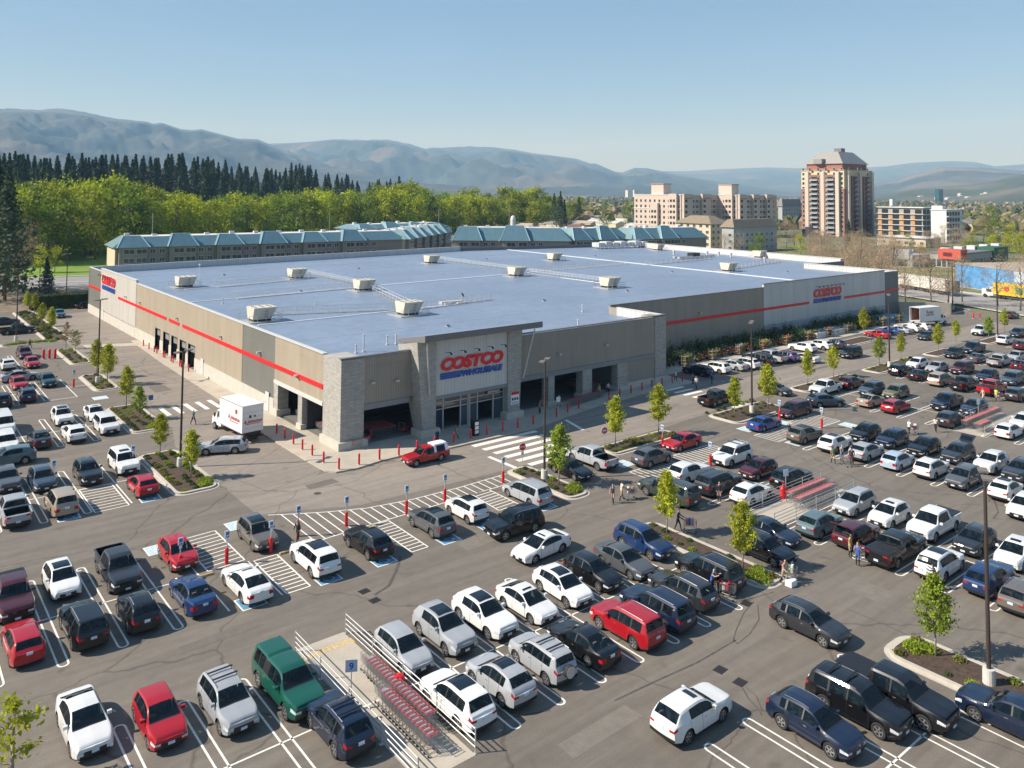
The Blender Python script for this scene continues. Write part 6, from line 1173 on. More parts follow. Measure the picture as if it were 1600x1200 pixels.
for i, x in enumerate(list(range(55,134,7))):
    t = thing('plant_rack', ['galvanised plant rack before the garden display, nearest the corner pier','galvanised plant rack second from the corner pier'][i] if i < 2 else 'galvanised plant rack of shelves along the parked cars', 'plant rack', (x,4.9,.1), R.uniform(-.1,.1), 'plant racks of the garden display'); b = MB()
    for sx_ in (-.9,.9):
        for sy in (-.35,.35): b.box(sx_-.03,sy-.03,0,sx_+.03,sy+.03,1.9,mat('rack_steel',(.2,.19,.17),.5))
    b.build('frame', t)
    for z in (.3,.85,1.4):
        b = MB(); b.box(-.87,-.36,z,.87,.36,z+.04,mat('rack_wood',(.3,.22,.14),.8)); b.build('shelf', t)
        c = MB(); rg = random.Random(i*7+int(z*10)); m_ = FLW[rg.choice((0,2,3,4,5,6) if not 3 < i < 7 else (3,4,6))]; leaves(c, 90, lambda g: (g.uniform(-.85,.85), g.uniform(-.33,.33), z+.1+g.random()*.3), .08, m_, rg); leaves(c, 60, lambda g: (g.uniform(-.85,.85), g.uniform(-.33,.33), z+.05+g.random()*.25), .08, LF_S, rg); c.build('plants', t)
for px, py, c_, lab in ((1192,508,'orange','orange flower bench under the display at the black suv'),(1100,547,'orange','orange flower bench by the corner pier')):
    pass
b = MB(); b.box(127,5.5,.1,133.5,8.5,1.6,mat('tarp_blue',(.12,.25,.45),.5,var=.15)); tag(b.build('covered_pallets'), 'blue wrapped pallets at the far end of the garden display', 'pallets')
b = MB(); b.prism([(100,5),(112,5),(112,9),(100,9)],.1,1.1,mat('tray_white',(.5,.5,.48),.7,var=.3,scale=4,fine=(9,.4))); tag(b.build('seedling_tables'), 'long table of white seedling trays in the garden display', 'table')
hedge = MB(); rgh = random.Random(5); hedge.box(-9.4,128.9,.1,2.4,132.6,3.0,LF_D)
leaves(hedge, 5200, lambda g: g.choice(((g.uniform(-9.6,2.6),128.8+g.gauss(0,.06),g.uniform(0,3.1)),(g.uniform(-9.6,2.6),g.uniform(128.7,132.8),3.05+g.gauss(0,.06)),(-9.5+g.gauss(0,.06),g.uniform(128.7,132.8),g.uniform(0,3.1)))), .14, LF_D, rgh); tag(hedge.build('hedge'), 'clipped dark green hedge behind the back left corner of the store', 'hedge')
# ================================================================== beyond the lot: trees, houses, towers, hills, air
def mer(a, b): return a
def big_decid(seed, h, lm, r=.27, n=1500, sz=.55, bark=BARK, base=.18):
    rg = random.Random(seed); t = MB(); t.cyl((0,0,0),(.2,.1,h*.45),h*.016,bark,h*.01,7); t.cyl((.2,.1,h*.45),(0,.2,h*.9),h*.01,bark,h*.002,6); cl = []
    for i in range(34):
        f = rg.uniform(0,1); z = h*(base+(.98-base)*f); rr = h*r*(math.sin(math.pi*min(1,.12+f*.86))**.6)*rg.uniform(.35,1); a = rg.uniform(0,6.28); p_ = (rr*math.cos(a), rr*math.sin(a), z); cl.append((p_, h*rg.uniform(.04,.075))); 
        if i % 2: t.cyl((0,.1,z*.7), p_, h*.006, bark, h*.0015, 4, False)
    def fn(g):
        (a, b, c), q = cl[g.randrange(len(cl))]; return (a+g.gauss(0,q), b+g.gauss(0,q), max(h*.06, c+g.gauss(0,q*.9)))
    c = MB(); leaves(c, n, fn, sz, lm, rg); return t.mesh('trunk', True), c.mesh('crown')
def conifer(seed, h, lm=LF_C, r=.15, n=1300, sz=.6, base=.1):
    rg = random.Random(seed); t = MB(); t.cyl((0,0,0),(0,0,h*.97),h*.013,BARK,.03,6)
    def fn(g):
        f = g.random()**1.1; z = h*(base+(1-base)*f); lay = .72+.28*math.sin(z*5.2+seed); rr = h*r*(1-f)**1.0*lay*g.uniform(.35,1.05); a = g.uniform(0,6.28); k = 1+.25*math.sin(a*3+z+seed); return (rr*k*math.cos(a), rr*k*math.sin(a), z-rr*.28)
    c = MB(); leaves(c, n, fn, sz, lm, rg, up=.2); return t.mesh('trunk', True), c.mesh('crown')
LF_Y2 = leafmat('spring_leaf', (.33,.37,.014), .3, .3); LF_G2 = leafmat('green_leaf', (.17,.24,.014), .3, .4); LF_BR = leafmat('bare_twig', (.40,.30,.19), .2, .3)
BD = [big_decid(i, 22, (LF_Y2, LF_G2, LF_Y2, LF_G2, LF_Y2)[i%5]) for i in range(6)]
CO = [conifer(i+50, 34, r=.25+.05*(i%3), n=2300, sz=.62) for i in range(6)]; BT = [big_decid(70+i, 10, LF_BR, .38, 3000, .09, BARK, .3) for i in range(3)]; GT = [big_decid(80+i, 10, (LF_G2, LF_Y)[i%2], .3, 1300, .22) for i in range(3)]
def crest(pts, px): return float(np.interp(px, [p[0] for p in pts], [p[1] for p in pts]))
dt = [(-300,285),(0,285),(60,292),(120,280),(180,283),(215,281),(245,301),(300,303),(340,307),(400,301),(440,296),(500,293),(550,301),(600,291),(640,287),(700,297),(760,294),(820,295),(860,299),(900,309),(950,320)]
dd = [(-300,300),(0,345),(180,350),(250,380),(400,430),(640,520),(900,640),(950,760)]
px = -260
while px < 915:
    for row in range(3 if px < 870 else 2):
        p_ = px+R.uniform(-8,8); d = crest(dd, p_)+row*24+R.uniform(-12,12); top = crest(dt, p_)+R.uniform(-6,15)+(0 if row == 2 else 7-3*row)
        if row == 0 and p_ < 250: top += 10
        h = max(9, ZAT(p_, top, d)); x, y = DP(p_, d); ms = BD[R.randrange(6)]; tree(ms, x, y, h, 22, 'leafy tree with fresh spring foliage in the belt behind the teal-roofed buildings', 'spring-green trees of the tree belt', 'broadleaf_tree')
    px += 19*400/crest(dd, px)
ct = [(-300,236),(0,236),(60,244),(120,242),(190,243),(240,243),(280,242),(330,249),(370,257),(400,262),(440,263),(458,254),(480,259),(500,271),(540,272),(565,279),(600,283),(625,277),(640,300)]
px = -240
while px < 640:
    for row in range(4):
        p_ = px+R.uniform(-6,6); d = 480+row*26+p_*.25; top = crest(ct, p_)+abs(R.gauss(0,12))+(-3 if row else 6); x, y = DP(p_, d); h = ZAT(p_, top, d)-6
        tree(CO[R.randrange(6)], x, y, h, 34, 'tall dark conifer in the forest behind the light green trees', 'dark conifers of the forest', 'conifer_tree', 6)
    px += 12.5*R.uniform(.6,1.5)
for px_, d, top, lab in ((14,230,262,'big dark pine at the left edge, nearer one'),(-6,250,240,'big dark pine at the left edge, taller one'),(876,560,299,'dark conifer at the right end of the tree belt'),(866,575,302,'second dark conifer at the right end of the tree belt'),(882,470,313,'small dark cedar beside the low brick hall'),(905,640,308,'dark conifer beyond the low brick hall')):
    x, y = DP(px_, d); tree(CO[R.randrange(6)], x, y, ZAT(px_, top, d), 34, lab, 'dark conifers of the forest', 'conifer_tree')
SP = conifer(99, 12, leafmat('blue_spruce',(.045,.065,.05),.05,.5,.1), .34, 2600, .3, .04); x, y, h = hpx(72,463,402); tree(SP, x, y, h, 12, 'broad dark blue spruce before the road at the left', None, 'spruce_tree')
for px_, d, top, lab in ((67,300,383,'small sparse yellow-green tree on the lawn'),(90,300,385,'thin pale tree on the lawn'),(33,260,345,'hazy grey budding tree left of the lawn'),(10,240,372,'grey-green bush tree at the left edge below the pine')):
    x, y = DP(px_, d); tree(BT[1] if d < 280 else GT[1], x, y, ZAT(px_, top, d), 10, lab, None, 'small_tree')
for i, (px_, d, top, k) in enumerate([(1283,300,362,0),(1300,290,368,1),(1322,285,366,2),(1345,275,362,0),(1362,290,366,1),(1375,270,374,2),(1395,262,372,0),(1340,240,384,2),(1310,250,380,1),(1375,235,392,0),(1412,225,395,1),(1452,222,398,2),(1500,236,402,0),(1555,232,398,1),(1590,225,402,2),(1420,400,366,1),(1450,420,362,0),(1475,430,352,2),(1500,440,350,1),(1400,330,378,0),(1435,320,380,2),(1132,330,366,0),(1148,335,362,1),(1165,400,352,1),(1240,420,350,2),(1228,400,345,0),(1265,390,356,1),(1535,520,338,0),(1560,500,340,1),(1590,480,338,2),(1610,230,400,0),(1478,224,404,1)]):
    x, y = DP(px_, d); z = ZAT(px_, top, d); tree(BT[k], x, y, z, 10, 'bare budding street tree with brown twigs beyond the store', 'budding brown street trees beyond the store', 'budding_tree')
for i in range(46):
    px_ = R.uniform(1268,1400); d = R.uniform(250,420); x, y = DP(px_, d); tree(BT[i%3], x, y, R.uniform(7,11), 10, 'bare budding street tree with brown twigs beyond the store', 'budding brown street trees beyond the store', 'budding_tree')
for i in range(30):
    px_ = R.uniform(1400,1600); d = R.uniform(400,520); x, y = DP(px_, d); tree(BT[i%3] if i%4 else GT[i%3], x, y, R.uniform(6,9), 10, 'small street tree in the blocks behind the red and green shops', 'street trees behind the shops', 'street_tree')
for px_, d, top, k, lab in ((1325,430,343,0,'dark fir in front of the brick tower'),):
    x, y = DP(px_, d); tree(CO[1], x, y, ZAT(px_, top, d), 34, lab, None, 'conifer_tree')
for px_, d, top, k, lab in ((1182,330,364,0,'bright green narrow tree before the olive-roofed flats'),(1250,380,366,1,'bright green tree left of the brick tower'),(1440,350,384,1,'green tree between the pale and the red shop fronts'),(1552,450,342,0,'big bright green tree beyond the green shop'),(1575,455,350,1,'bright green tree right of the big one'),(1548,405,366,1,'yellow-green tree behind the green shop, left'),(1572,405,364,1,'yellow-green tree behind the green shop, middle'),(1592,400,362,1,'yellow-green tree behind the green shop, right'),(944,560,318,0,'round green tree on the meadow left of the beige complex'),(985,600,312,0,'green tree touching the beige complex'),(1210,430,352,0,'green tree right of the olive-roofed flats'),(1545,640,322,2,'dark round tree in the far suburbs')):
    x, y = DP(px_, d); tree(GT[k], x, y, ZAT(px_, top, d), 10, lab, None, 'green_tree')
# ------------------------------------------------------------------ buildings
WF = mat('window_frame_white',(.6,.6,.58),.5)
def wmesh(w_, h, fr=WF, mull=True, axis='x'):
    b = MB(); b.box(-w_/2,-.07,0,w_/2,0,h,BGLASS); t_ = .09
    for a in ((-w_/2-t_,-.1,-t_,-w_/2,0,h+t_),(w_/2,-.1,-t_,w_/2+t_,0,h+t_),(-w_/2,-.1,h,w_/2,0,h+t_),(-w_/2,-.12,-t_,w_/2,0,0)): b.box(*a, fr)
    if mull: b.box(-.04,-.09,0,.04,-.07,h,fr)
    return b.mesh('window')
def wins(t, me, pts, rot=0):
    for x, y, z in pts: link('window', me, t, (x,y,z), None, None).rotation_euler = (0,0,rot)
W1 = wmesh(1.6,1.4); W2 = wmesh(3.2,1.5); WD = wmesh(1.2,1.4, TRIM)
def slen(c, ax, px):      # how far along +x or +y from c until photo column px
    lo, hi = 0, 400; f = lambda L: (lambda v: 800+FPX*v[0]/v[1])(MV @ (np.array([c[0]+(L if ax == 'x' else 0), c[1]+(L if ax == 'y' else 0), 5])-CAM))
    for _ in range(40):
        m_ = (lo+hi)/2
        if (f(m_) < px) == (ax == 'x'): lo = m_
        else: hi = m_
    return m_
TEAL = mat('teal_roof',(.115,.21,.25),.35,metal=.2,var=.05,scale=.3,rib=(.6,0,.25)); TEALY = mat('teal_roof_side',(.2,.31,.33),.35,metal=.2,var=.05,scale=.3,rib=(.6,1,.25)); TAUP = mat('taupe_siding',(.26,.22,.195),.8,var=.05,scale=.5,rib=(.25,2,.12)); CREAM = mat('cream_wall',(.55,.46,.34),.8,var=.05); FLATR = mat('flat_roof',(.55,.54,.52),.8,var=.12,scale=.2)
def frustum(b, x0, y0, x1, y1, z0, ins, h, mx, my, mt=None):
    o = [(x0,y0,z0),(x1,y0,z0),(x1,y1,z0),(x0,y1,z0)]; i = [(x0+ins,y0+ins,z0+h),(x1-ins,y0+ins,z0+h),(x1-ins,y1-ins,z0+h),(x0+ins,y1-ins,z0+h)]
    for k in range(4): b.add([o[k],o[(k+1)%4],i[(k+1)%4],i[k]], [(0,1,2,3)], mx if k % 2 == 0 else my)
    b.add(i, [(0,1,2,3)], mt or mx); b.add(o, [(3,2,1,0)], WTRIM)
def condo(A, B, dep, eave, rh, lab, bay=16, n=2, group='teal-roofed apartment buildings'):
    a = math.atan2(B[1]-A[1], B[0]-A[0]); L = math.hypot(B[0]-A[0], B[1]-A[1]); t = thing('apartment_building', lab, 'building', (*A,0), a, group); b = MB(); b.box(0,1,0,L,dep,eave,TAUP); k = int(L/bay); bw = bay*.55
    for i in range(k): b.box(i*bay+1,-.4,0,i*bay+1+bw,1.1,eave-.02,TAUP)
    b.box(-.06,1.2,0,.0,dep-.2,eave,CREAM); b.build('wall', t)
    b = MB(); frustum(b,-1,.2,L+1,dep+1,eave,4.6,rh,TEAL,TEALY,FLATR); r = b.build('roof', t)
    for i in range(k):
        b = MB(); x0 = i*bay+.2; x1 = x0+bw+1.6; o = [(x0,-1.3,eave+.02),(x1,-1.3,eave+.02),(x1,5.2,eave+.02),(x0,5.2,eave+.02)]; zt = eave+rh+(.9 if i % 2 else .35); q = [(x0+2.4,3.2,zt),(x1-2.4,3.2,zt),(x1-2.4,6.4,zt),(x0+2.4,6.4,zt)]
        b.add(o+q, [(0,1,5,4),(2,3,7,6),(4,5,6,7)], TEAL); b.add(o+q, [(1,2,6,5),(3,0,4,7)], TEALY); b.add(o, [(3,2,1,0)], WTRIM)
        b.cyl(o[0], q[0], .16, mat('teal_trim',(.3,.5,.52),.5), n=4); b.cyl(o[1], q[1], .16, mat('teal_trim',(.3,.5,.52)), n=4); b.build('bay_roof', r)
    for i in range(int(L/9)): b = MB(); b.box(4+i*9,dep*.5,eave+rh,5.6+i*9,dep*.5+1.4,eave+rh+R.uniform(.5,1.1),WTRIM); b.build('roof_vent', r)
    fl = max(1, int(eave/3)); P_ = [];Q_ = []
    for f in range(fl):
        z = eave-2.2-3*f
        if z < .5: continue
        for i in range(k): Q_.append((i*bay+1+bw*.35,-.4,z)); Q_.append((i*bay+1+bw*.8,-.4,z)); P_.append((i*bay+bw+3,1,z)); P_.append((i*bay+bw+6,1,z))
    wins(t, W2, Q_); wins(t, W1, P_); return t
e = 7.2
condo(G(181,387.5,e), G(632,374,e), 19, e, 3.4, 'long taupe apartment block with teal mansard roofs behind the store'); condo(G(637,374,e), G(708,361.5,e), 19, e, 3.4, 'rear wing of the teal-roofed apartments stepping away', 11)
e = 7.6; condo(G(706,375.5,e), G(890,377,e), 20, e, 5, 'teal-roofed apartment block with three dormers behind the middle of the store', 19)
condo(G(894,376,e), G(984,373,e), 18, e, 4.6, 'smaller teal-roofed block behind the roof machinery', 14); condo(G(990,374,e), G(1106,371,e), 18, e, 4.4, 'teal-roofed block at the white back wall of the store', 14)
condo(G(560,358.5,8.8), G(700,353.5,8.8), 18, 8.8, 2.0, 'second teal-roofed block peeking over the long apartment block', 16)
rh = mat('white_roof',(.52,.51,.48),.6,var=.15,scale=.1); rh2 = mat('grey_shingle',(.22,.2,.19),.8,var=.15); rh3 = mat('tan_shingle',(.36,.29,.22),.8,var=.15)
def house(px, d, L, W, h, rf, a, lab, grp, wall=CREAM, z0=-.3, name='house'):
    x, y = DP(px, d); t = thing(name, lab, 'house', (x,y,z0), a, grp); b = MB(); b.box(-L/2,-W/2,0,L/2,W/2,h,wall); b.build('wall', t); b = MB(); r_ = W*.18
    b.add([(-L/2-.4,-W/2-.4,h),(L/2+.4,-W/2-.4,h),(L/2+.4,0,h+r_),(-L/2-.4,0,h+r_),(L/2+.4,W/2+.4,h),(-L/2-.4,W/2+.4,h)], [(0,1,2,3),(3,2,4,5),(0,3,5),(1,4,2)], rf); b.build('roof', t)
    if d < 900: b = MB(); [b.box(-L/2+1.5+i*3.2,-W/2-.05,h*.35,-L/2+2.9+i*3.2,-W/2,h*.75,BGLASS) for i in range(int(L/3.2))]; b.build('window', t)
for i in range(84):
    px_ = 815+R.random()*270; d = 560+R.random()*330; house(px_, d, R.uniform(14,22), R.uniform(8,12), R.uniform(3.4,5.4), R.choice((rh,rh,rh,rh2,rh3)), R.choice((0,1.57))+R.gauss(0,.1), 'low mobile home with pale roof in the cluster behind the teal roofs', 'mobile homes behind the teal roofs')
WH = mat('pale_wall',(.55,.53,.5),.8,var=.1)
for i in range(110):
    d = 600*math.exp(R.random()*1.9); px_ = R.uniform(890,1750)
    if 985 < px_ < 1215 and d < 700: continue
    if 1240 < px_ < 1380 and d < 800: continue
    house(px_, d, R.uniform(10,30), R.uniform(9,16), R.uniform(3,8), R.choice((rh,rh2,rh3,rh)), R.uniform(-.3,.3), 'small pale building in the distant flat suburbs', 'distant suburban buildings', R.choice((WH,CREAM,WH)))
# beige complex
PINK = mat('stucco',(.50,.41,.35),.8,var=.05); PINKD = mat('stucco_brown',(.33,.23,.18),.8,var=.06)
def block(pl, pc, pr, d, h, m_):
    c = DP(pc, d); return c, slen(c,'y',pl), slen(c,'x',pr)
def facade(t, c, ly, lx, h, fh, me, sx=3.6, sy=3.6, z0=1.0, skip=lambda i, f: False):
    for f in range(int((h-1)/fh)):
        for i in range(int(ly/sy)):
            if not skip(i, f): link('window', me, t, (-.0,sy*.5+i*sy,z0+f*fh), None).rotation_euler = (0,0,-math.pi/2)
        for i in range(int(lx/sx)):
            if not skip(i, f): link('window', me, t, (sx*.5+i*sx,-.0,z0+f*fh), None)
for nm, pl, pc, pr, d, h, ph, lab in (('a',991,1064,1121,500,27,(1019,1046,289),'beige seven-storey apartment complex, left wing with roof tower'),('b',1121,1151,1214,520,27,(1156,1178,291),'beige seven-storey apartment complex, right wing beside the tower')):
    c, ly, lx = block(pl, pc, pr, d, h, PINK); ly = min(ly, 62); t = thing('apartment_complex', lab, 'building', (*c,0), 0, 'beige apartment complex wings'); b = MB(); b.box(0,0,0,lx,ly,h-1,PINK)
    k = max(2, int(lx/13))
    for i in range(k): b.box(i*lx/k+.5,-2,0,i*lx/k+lx/k*.5,0,h-.3,PINK); b.box(i*lx/k+.5,-2.05,h-3.4,i*lx/k+lx/k*.5,-2,h-2.6,PINKD)
    for i in range(max(1, int(ly/15))): b.box(-2,i*15+2,0,0,i*15+8,h-.2 if i % 2 == 0 else h-6,PINK)
    for z in (7.2,17.5,h-1): b.box(-.25,-.25,z,lx+.2,ly+.2,z+.35,WF)
    b.build('wall', t); b = MB(); b.box(4,ly*.45,h-1,11,ly*.45+10,h+5.6,PINK); b.box(3.6,ly*.45-.4,h+5.6,11.4,ly*.45+10.4,h+6.2,PINKD); b.build('roof_tower', t)
    for i in range(k): b = MB(); [b.box(i*lx/k+lx/k*.55,-1.6,2.8+3.4*f,(i+1)*lx/k-.5,0,3.0+3.4*f,WF) or b.box(i*lx/k+lx/k*.55,-1.6,3.0+3.4*f,(i+1)*lx/k-.5,-1.55,3.9+3.4*f,BEAM) for f in range(7)]; b.build('balcony', t)
    facade(t, c, ly, lx, h, 3.4, WD, 3.4, 3.8, 1.2, lambda i, f: (i+f) % 7 == 9)
    b = MB()
    for i in range(max(1, int(ly/15))):
        for f in range(7 if i % 2 == 0 else 5): b.box(-2.04,i*15+3,1.3+3.4*f,-2.0,i*15+4.6,2.9+3.4*f,BLK); b.box(-2.04,i*15+5.4,1.3+3.4*f,-2.0,i*15+7,2.9+3.4*f,BLK)
    for i in range(k):
        for f in range(7): b.box(i*lx/k+1.4,-2.04,1.3+3.4*f,i*lx/k+3.6,-2.0,2.9+3.4*f,BLK)
    b.build('bay_windows', t)
# brick and cream tower
BRK = mat('red_brick',(.29,.125,.085),.85,var=.12,scale=.6,fine=(4,.1)); CRM = mat('cream_render',(.62,.49,.31),.8,var=.05); PWH = mat('pale_pilaster',(.52,.45,.36),.8,var=.04); MTR = mat('tower_roof',(.27,.26,.24),.5,metal=.2,var=.06)
c = DP(1319, 560); ly, lx = slen(c,'y',1253), slen(c,'x',1364); t = thing('apartment_tower', 'red brick and cream residential tower with pitched grey roof', 'building', (*c,0)); H = 46.
b = MB(); b.box(0,0,0,lx,ly,H-15,BRK); b.box(0,0,H-15,lx,ly,H-3,CRM)
b.box(2.5,2.5,H-3,lx-2.5,ly-2.5,H+1.2,BRK)
for y0 in (ly*.28,ly*.66): b.box(-1.6,y0-4.6,0,0,y0+4.6,H-6,BRK)
for y0 in (ly*.13,ly*.47,ly*.84): b.box(-1.9,y0-1.2,0,0,y0+1.2,H-4,PWH)
for x0 in (lx*.3,lx*.72): b.box(x0-4,-1.6,0,x0+4,0,H-7,BRK)
for x0 in (lx*.1,lx*.5,lx*.93): b.box(x0-1.2,-1.9,0,x0+1.2,0,H-4,PWH)
b.box(lx,2,0,lx+1.5,ly-3,H-11,PWH); b.box(-.4,-.4,H-15.3,lx+.4,ly+.4,H-15,PWH); b.box(-.5,-.5,H-3.2,lx+.5,ly+.5,H-2.9,PWH); b.build('wall', t)
b = MB(); frustum(b,1.5,1.5,lx-1.5,ly-1.5,H+1.2,7.2,8.2,MTR,MTR); r = b.build('roof', t); b = MB(); b.box(lx*.5-2,ly*.42-2,H+8,lx*.5+3,ly*.42+3,H+12,TRIM); b.build('plant_room', r)
b = MB(); b.prism([(-.5,ly*.5),(8,ly*.5),(8,ly*.5+6),(-.5,ly*.5+6)], H+1.2, H+4.5, MTR); b.build('dormer', r)
for f in range(14):
    z = 2+3.1*f
    if z > H-7: break
    for y0 in (ly*.28,ly*.66): b = MB(); b.box(-3,y0-2.6,z,-1.6,y0+2.6,z+.25,WF); b.box(-3,y0-2.6,z+.25,-2.94,y0+2.6,z+1.2,mat('balcony_glass',(.25,.28,.3),.2)); b.box(-1.66,y0-2.4,z+.25,-1.58,y0+2.4,z+2.5,BLK); b.build('balcony', t)
    for x0 in (lx*.3,lx*.72): b = MB(); b.box(x0-2.4,-3,z,x0+2.4,-1.6,z+.25,BEAM); b.box(x0-2.4,-3,z+.25,x0+2.4,-2.94,z+1.2,BEAM); b.box(x0-2.2,-1.66,z+.25,x0+2.2,-1.58,z+2.5,BLK); b.build('balcony', t)
WT = wmesh(1.5,1.7,WF,False)
for f in range(14):
    z = 2.5+3.1*f
    if z > H-3: break
    for y in (ly*.05,ly*.2-.3,ly*.36+.6,ly*.56,ly*.76,ly*.95):
        link('window', WT, t, (-.01 if abs(y-ly*.28) > 4.5 and abs(y-ly*.66) > 4.5 else -1.62, y, z)).rotation_euler = (0,0,-math.pi/2)
    for x in (lx*.17,lx*.4,lx*.6,lx*.83): link('window', WT, t, (x, -.01 if abs(x-lx*.3) > 4 and abs(x-lx*.72) > 4 else -1.61, z))
# other mid-distance buildings
def slab(name, lab, pl, pc, pr, d, h, body, fn=None, cat='building'):
    c = DP(pc, d); ly, lx = slen(c,'y',pl), slen(c,'x',pr); t = thing(name, lab, cat, (*c,0)); b = MB(); b.box(0,0,0,lx,ly,h,body); b.build('wall', t)
    if fn: fn(t, lx, ly, h)
    return t, lx, ly
ORG = mat('timber_panel',(.46,.24,.085),.6,var=.1,scale=.5)
def f_or(t, lx, ly, h):
    b = MB(); b.box(-1,-1,h,lx+1,ly+1,h+.5,WF); b.build('roof', t)
    for f in range(5):
        z = 1.5+3.5*f; b = MB(); b.box(-.9,-.9,z-.5,lx+.5,ly+.5,z-.2,WF); b.build('floor_band', t); b = MB()
        for i in range(int(ly/7)):
            b.box(-.12,i*7+.6,z,-.02,i*7+4.6,z+2.5,BLK)
            if f < 4: b.box(-.15,i*7+4.8,z,-.02,i*7+6.8,z+2.6,ORG)
        for i in range(int(lx/5)): b.box(i*5+.6,-.12,z,i*5+4.2,-.02,z+2.4,BLK)
        b.build('glazing', t)
slab('office_building', 'long modern five-storey block with orange timber panels', 1368, 1441, 1461, 560, 19, mat('grey_render',(.32,.31,.29),.8), f_or)
def f_wh(t, lx, ly, h):
    b = MB(); b.box(-.4,-.4,h,lx+.4,ly+.4,h+.5,WF); b.box(2,3,h+.5,7,9,h+2.5,WF); b.build('roof', t)
    for f in range(5):
        b = MB(); [b.box(i*3.6+.4,-.12,1.5+3.5*f,i*3.6+3,-.01,3.6+3.5*f,BLK) for i in range(int(lx/3.6))]; b.box(0,-1.2,.9+3.5*f,lx,0,1.2+3.5*f,WF); b.build('glazing', t)
slab('office_building', 'white blank-walled modern building right of the orange one', 1455, 1478, 1504, 520, 18.5, mat('white_render',(.62,.61,.58),.8,var=.03), f_wh)
def f_rf(mt, r_=3.):
    def g(t, lx, ly, h):
        b = MB(); frustum(b,-.8,-.8,lx+.8,ly+.8,h,min(lx,ly)*.4,r_,mt,mt); b.build('roof', t)
        wins(t, W1, [(2.2+i*4,0,1.2+3*f) for f in range(int(h/3)) for i in range(int(lx/4))]); 
        for f in range(int(h/3)):
            for i in range(int(ly/4)): link('window', W1, t, (0,2+i*4,1.2+3*f)).rotation_euler = (0,0,-math.pi/2)
    return g
OLV = mat('olive_shingle',(.22,.175,.12),.85,var=.1,scale=.5); PB = mat('pale_blue_siding',(.34,.36,.36),.8,var=.05)
slab('apartment_building', 'olive-roofed four-storey flats with pale siding, right part', 1128, 1146, 1214, 385, 11.5, PB, f_rf(OLV, 3.6)); slab('apartment_building', 'olive-roofed cream flats with arched gable, left part', 1056, 1110, 1140, 410, 12, CREAM, f_rf(OLV, 3.8))
slab('apartment_building', 'grey-roofed long block left of the brick tower', 1216, 1222, 1252, 700, 17, PB, f_rf(rh2, 6)); slab('hall', 'low dark brick hall at the right end of the tree belt', 885, 912, 928, 520, 6, mat('brown_brick',(.16,.09,.07),.8), None, 'hall')
slab('low_building', 'low white roofed hall in front of the orange-panelled block', 1370, 1445, 1470, 470, 4.5, CREAM, f_rf(rh, .8)); slab('office_block', 'distant teal glass office block on the plain', 1461, 1467, 1474, 2400, 44, mat('teal_glass',(.03,.09,.11),.1,var=.2)); slab('high_rise', 'left one of two distant grey high-rises', 977, 981, 984, 3300, 38, WH); slab('high_rise', 'right one of two distant grey high-rises', 989, 991, 994, 3400, 40, WH); slab('warehouse', 'distant white stepped building on the plain', 1390, 1394, 1401, 1500, 20, mat('white_render',(.62,.61,.58)))
# shops
SH_G = mat('shop_grey',(.33,.33,.32),.7,var=.05); SH_R = mat('shop_red',(.48,.085,.05),.6,var=.05)
c = DP(1497, 342); t = thing('retail_building', 'single-storey grey shop row with red corner front and green end', 'shop', (*c,0)); ly, lx = slen(c,'y',1448), slen(c,'x',1572)
b = MB(); b.box(0,0,0,lx,ly*.9,5,SH_G); b.build('wall', t); b = MB(); b.box(-.2,-.2,5,lx+.2,ly*.9+.2,5.5,TRIM); b.build('roof', t)
for k in range(5): b = MB(); b.box(5+k*12,6,5.5,8+k*12,9,7,WF); b.box(8+k*12,6,5.5,8.4+k*12,9,7,BLK); b.build('roof_unit', t)
b = MB(); b.box(-.8,-.8,3.2,5,ly*.62,6.9,SH_R); q = b.build('fascia', t); b = MB(); b.box(-.85,ly*.2,4.3,-.8,ly*.46,5.7,mat('dark_emblem',(.1,.01,.01),.6)); b.add([(-.86,ly*.14,5.3),(-.86,ly*.33,4.2),(-.86,ly*.52,5.3),(-.86,ly*.33,4.9)],[(0,1,2,3)],mat('dark_emblem',(.1,.01,.01))); b.box(1.2,-.85,4.3,3.6,-.8,5.6,mat('dark_emblem',(.1,.01,.01))); b.build('emblem', q)
GRN = mat('shop_green',(.02,.09,.045),.5); b = MB(); b.box(lx-14,-.7,0,lx,6,6.6,GRN); b.build('green_front', t); b = MB(); b.box(lx-12.6,-.78,4.2,lx-1,-.7,6.1,BLK); q = b.build('fascia', t); text('lettering','MARKET',1.7,mat('letter_green',(.28,.5,.04),.5),FACE(lx-6.8,-.8,4.5,-math.pi/2),q,.01,.04)
b = MB()
for k in range(10): b.box(6+k*4.1,-.06,.4,9+k*4.1,-.01,2.9,BGLASS)
for k in range(5): b.box(-.05,1+k*ly*.16,.3,-.01,1+k*ly*.16+ly*.12,2.9,BGLASS)
b.build('shop_window', t)
c2 = DP(1424, 335); t = thing('retail_building', 'small pale-fronted shop left of the red corner shop', 'shop', (*c2,0)); ly2 = slen(c2,'y',1399); b = MB(); b.box(0,0,0,14,ly2,4.6,SH_G); b.box(-.4,1,3,0,ly2+.5,6.6,PB); b.build('wall', t); b = MB(); [b.box(-.06,2+k*4.5,.4,-.01,5.5+k*4.5,2.7,BGLASS) for k in range(int(ly2/4.8))]; b.build('shop_window', t); b = MB(); b.box(3,4,4.6,8,9,6.2,WF); b.build('roof_unit', t)
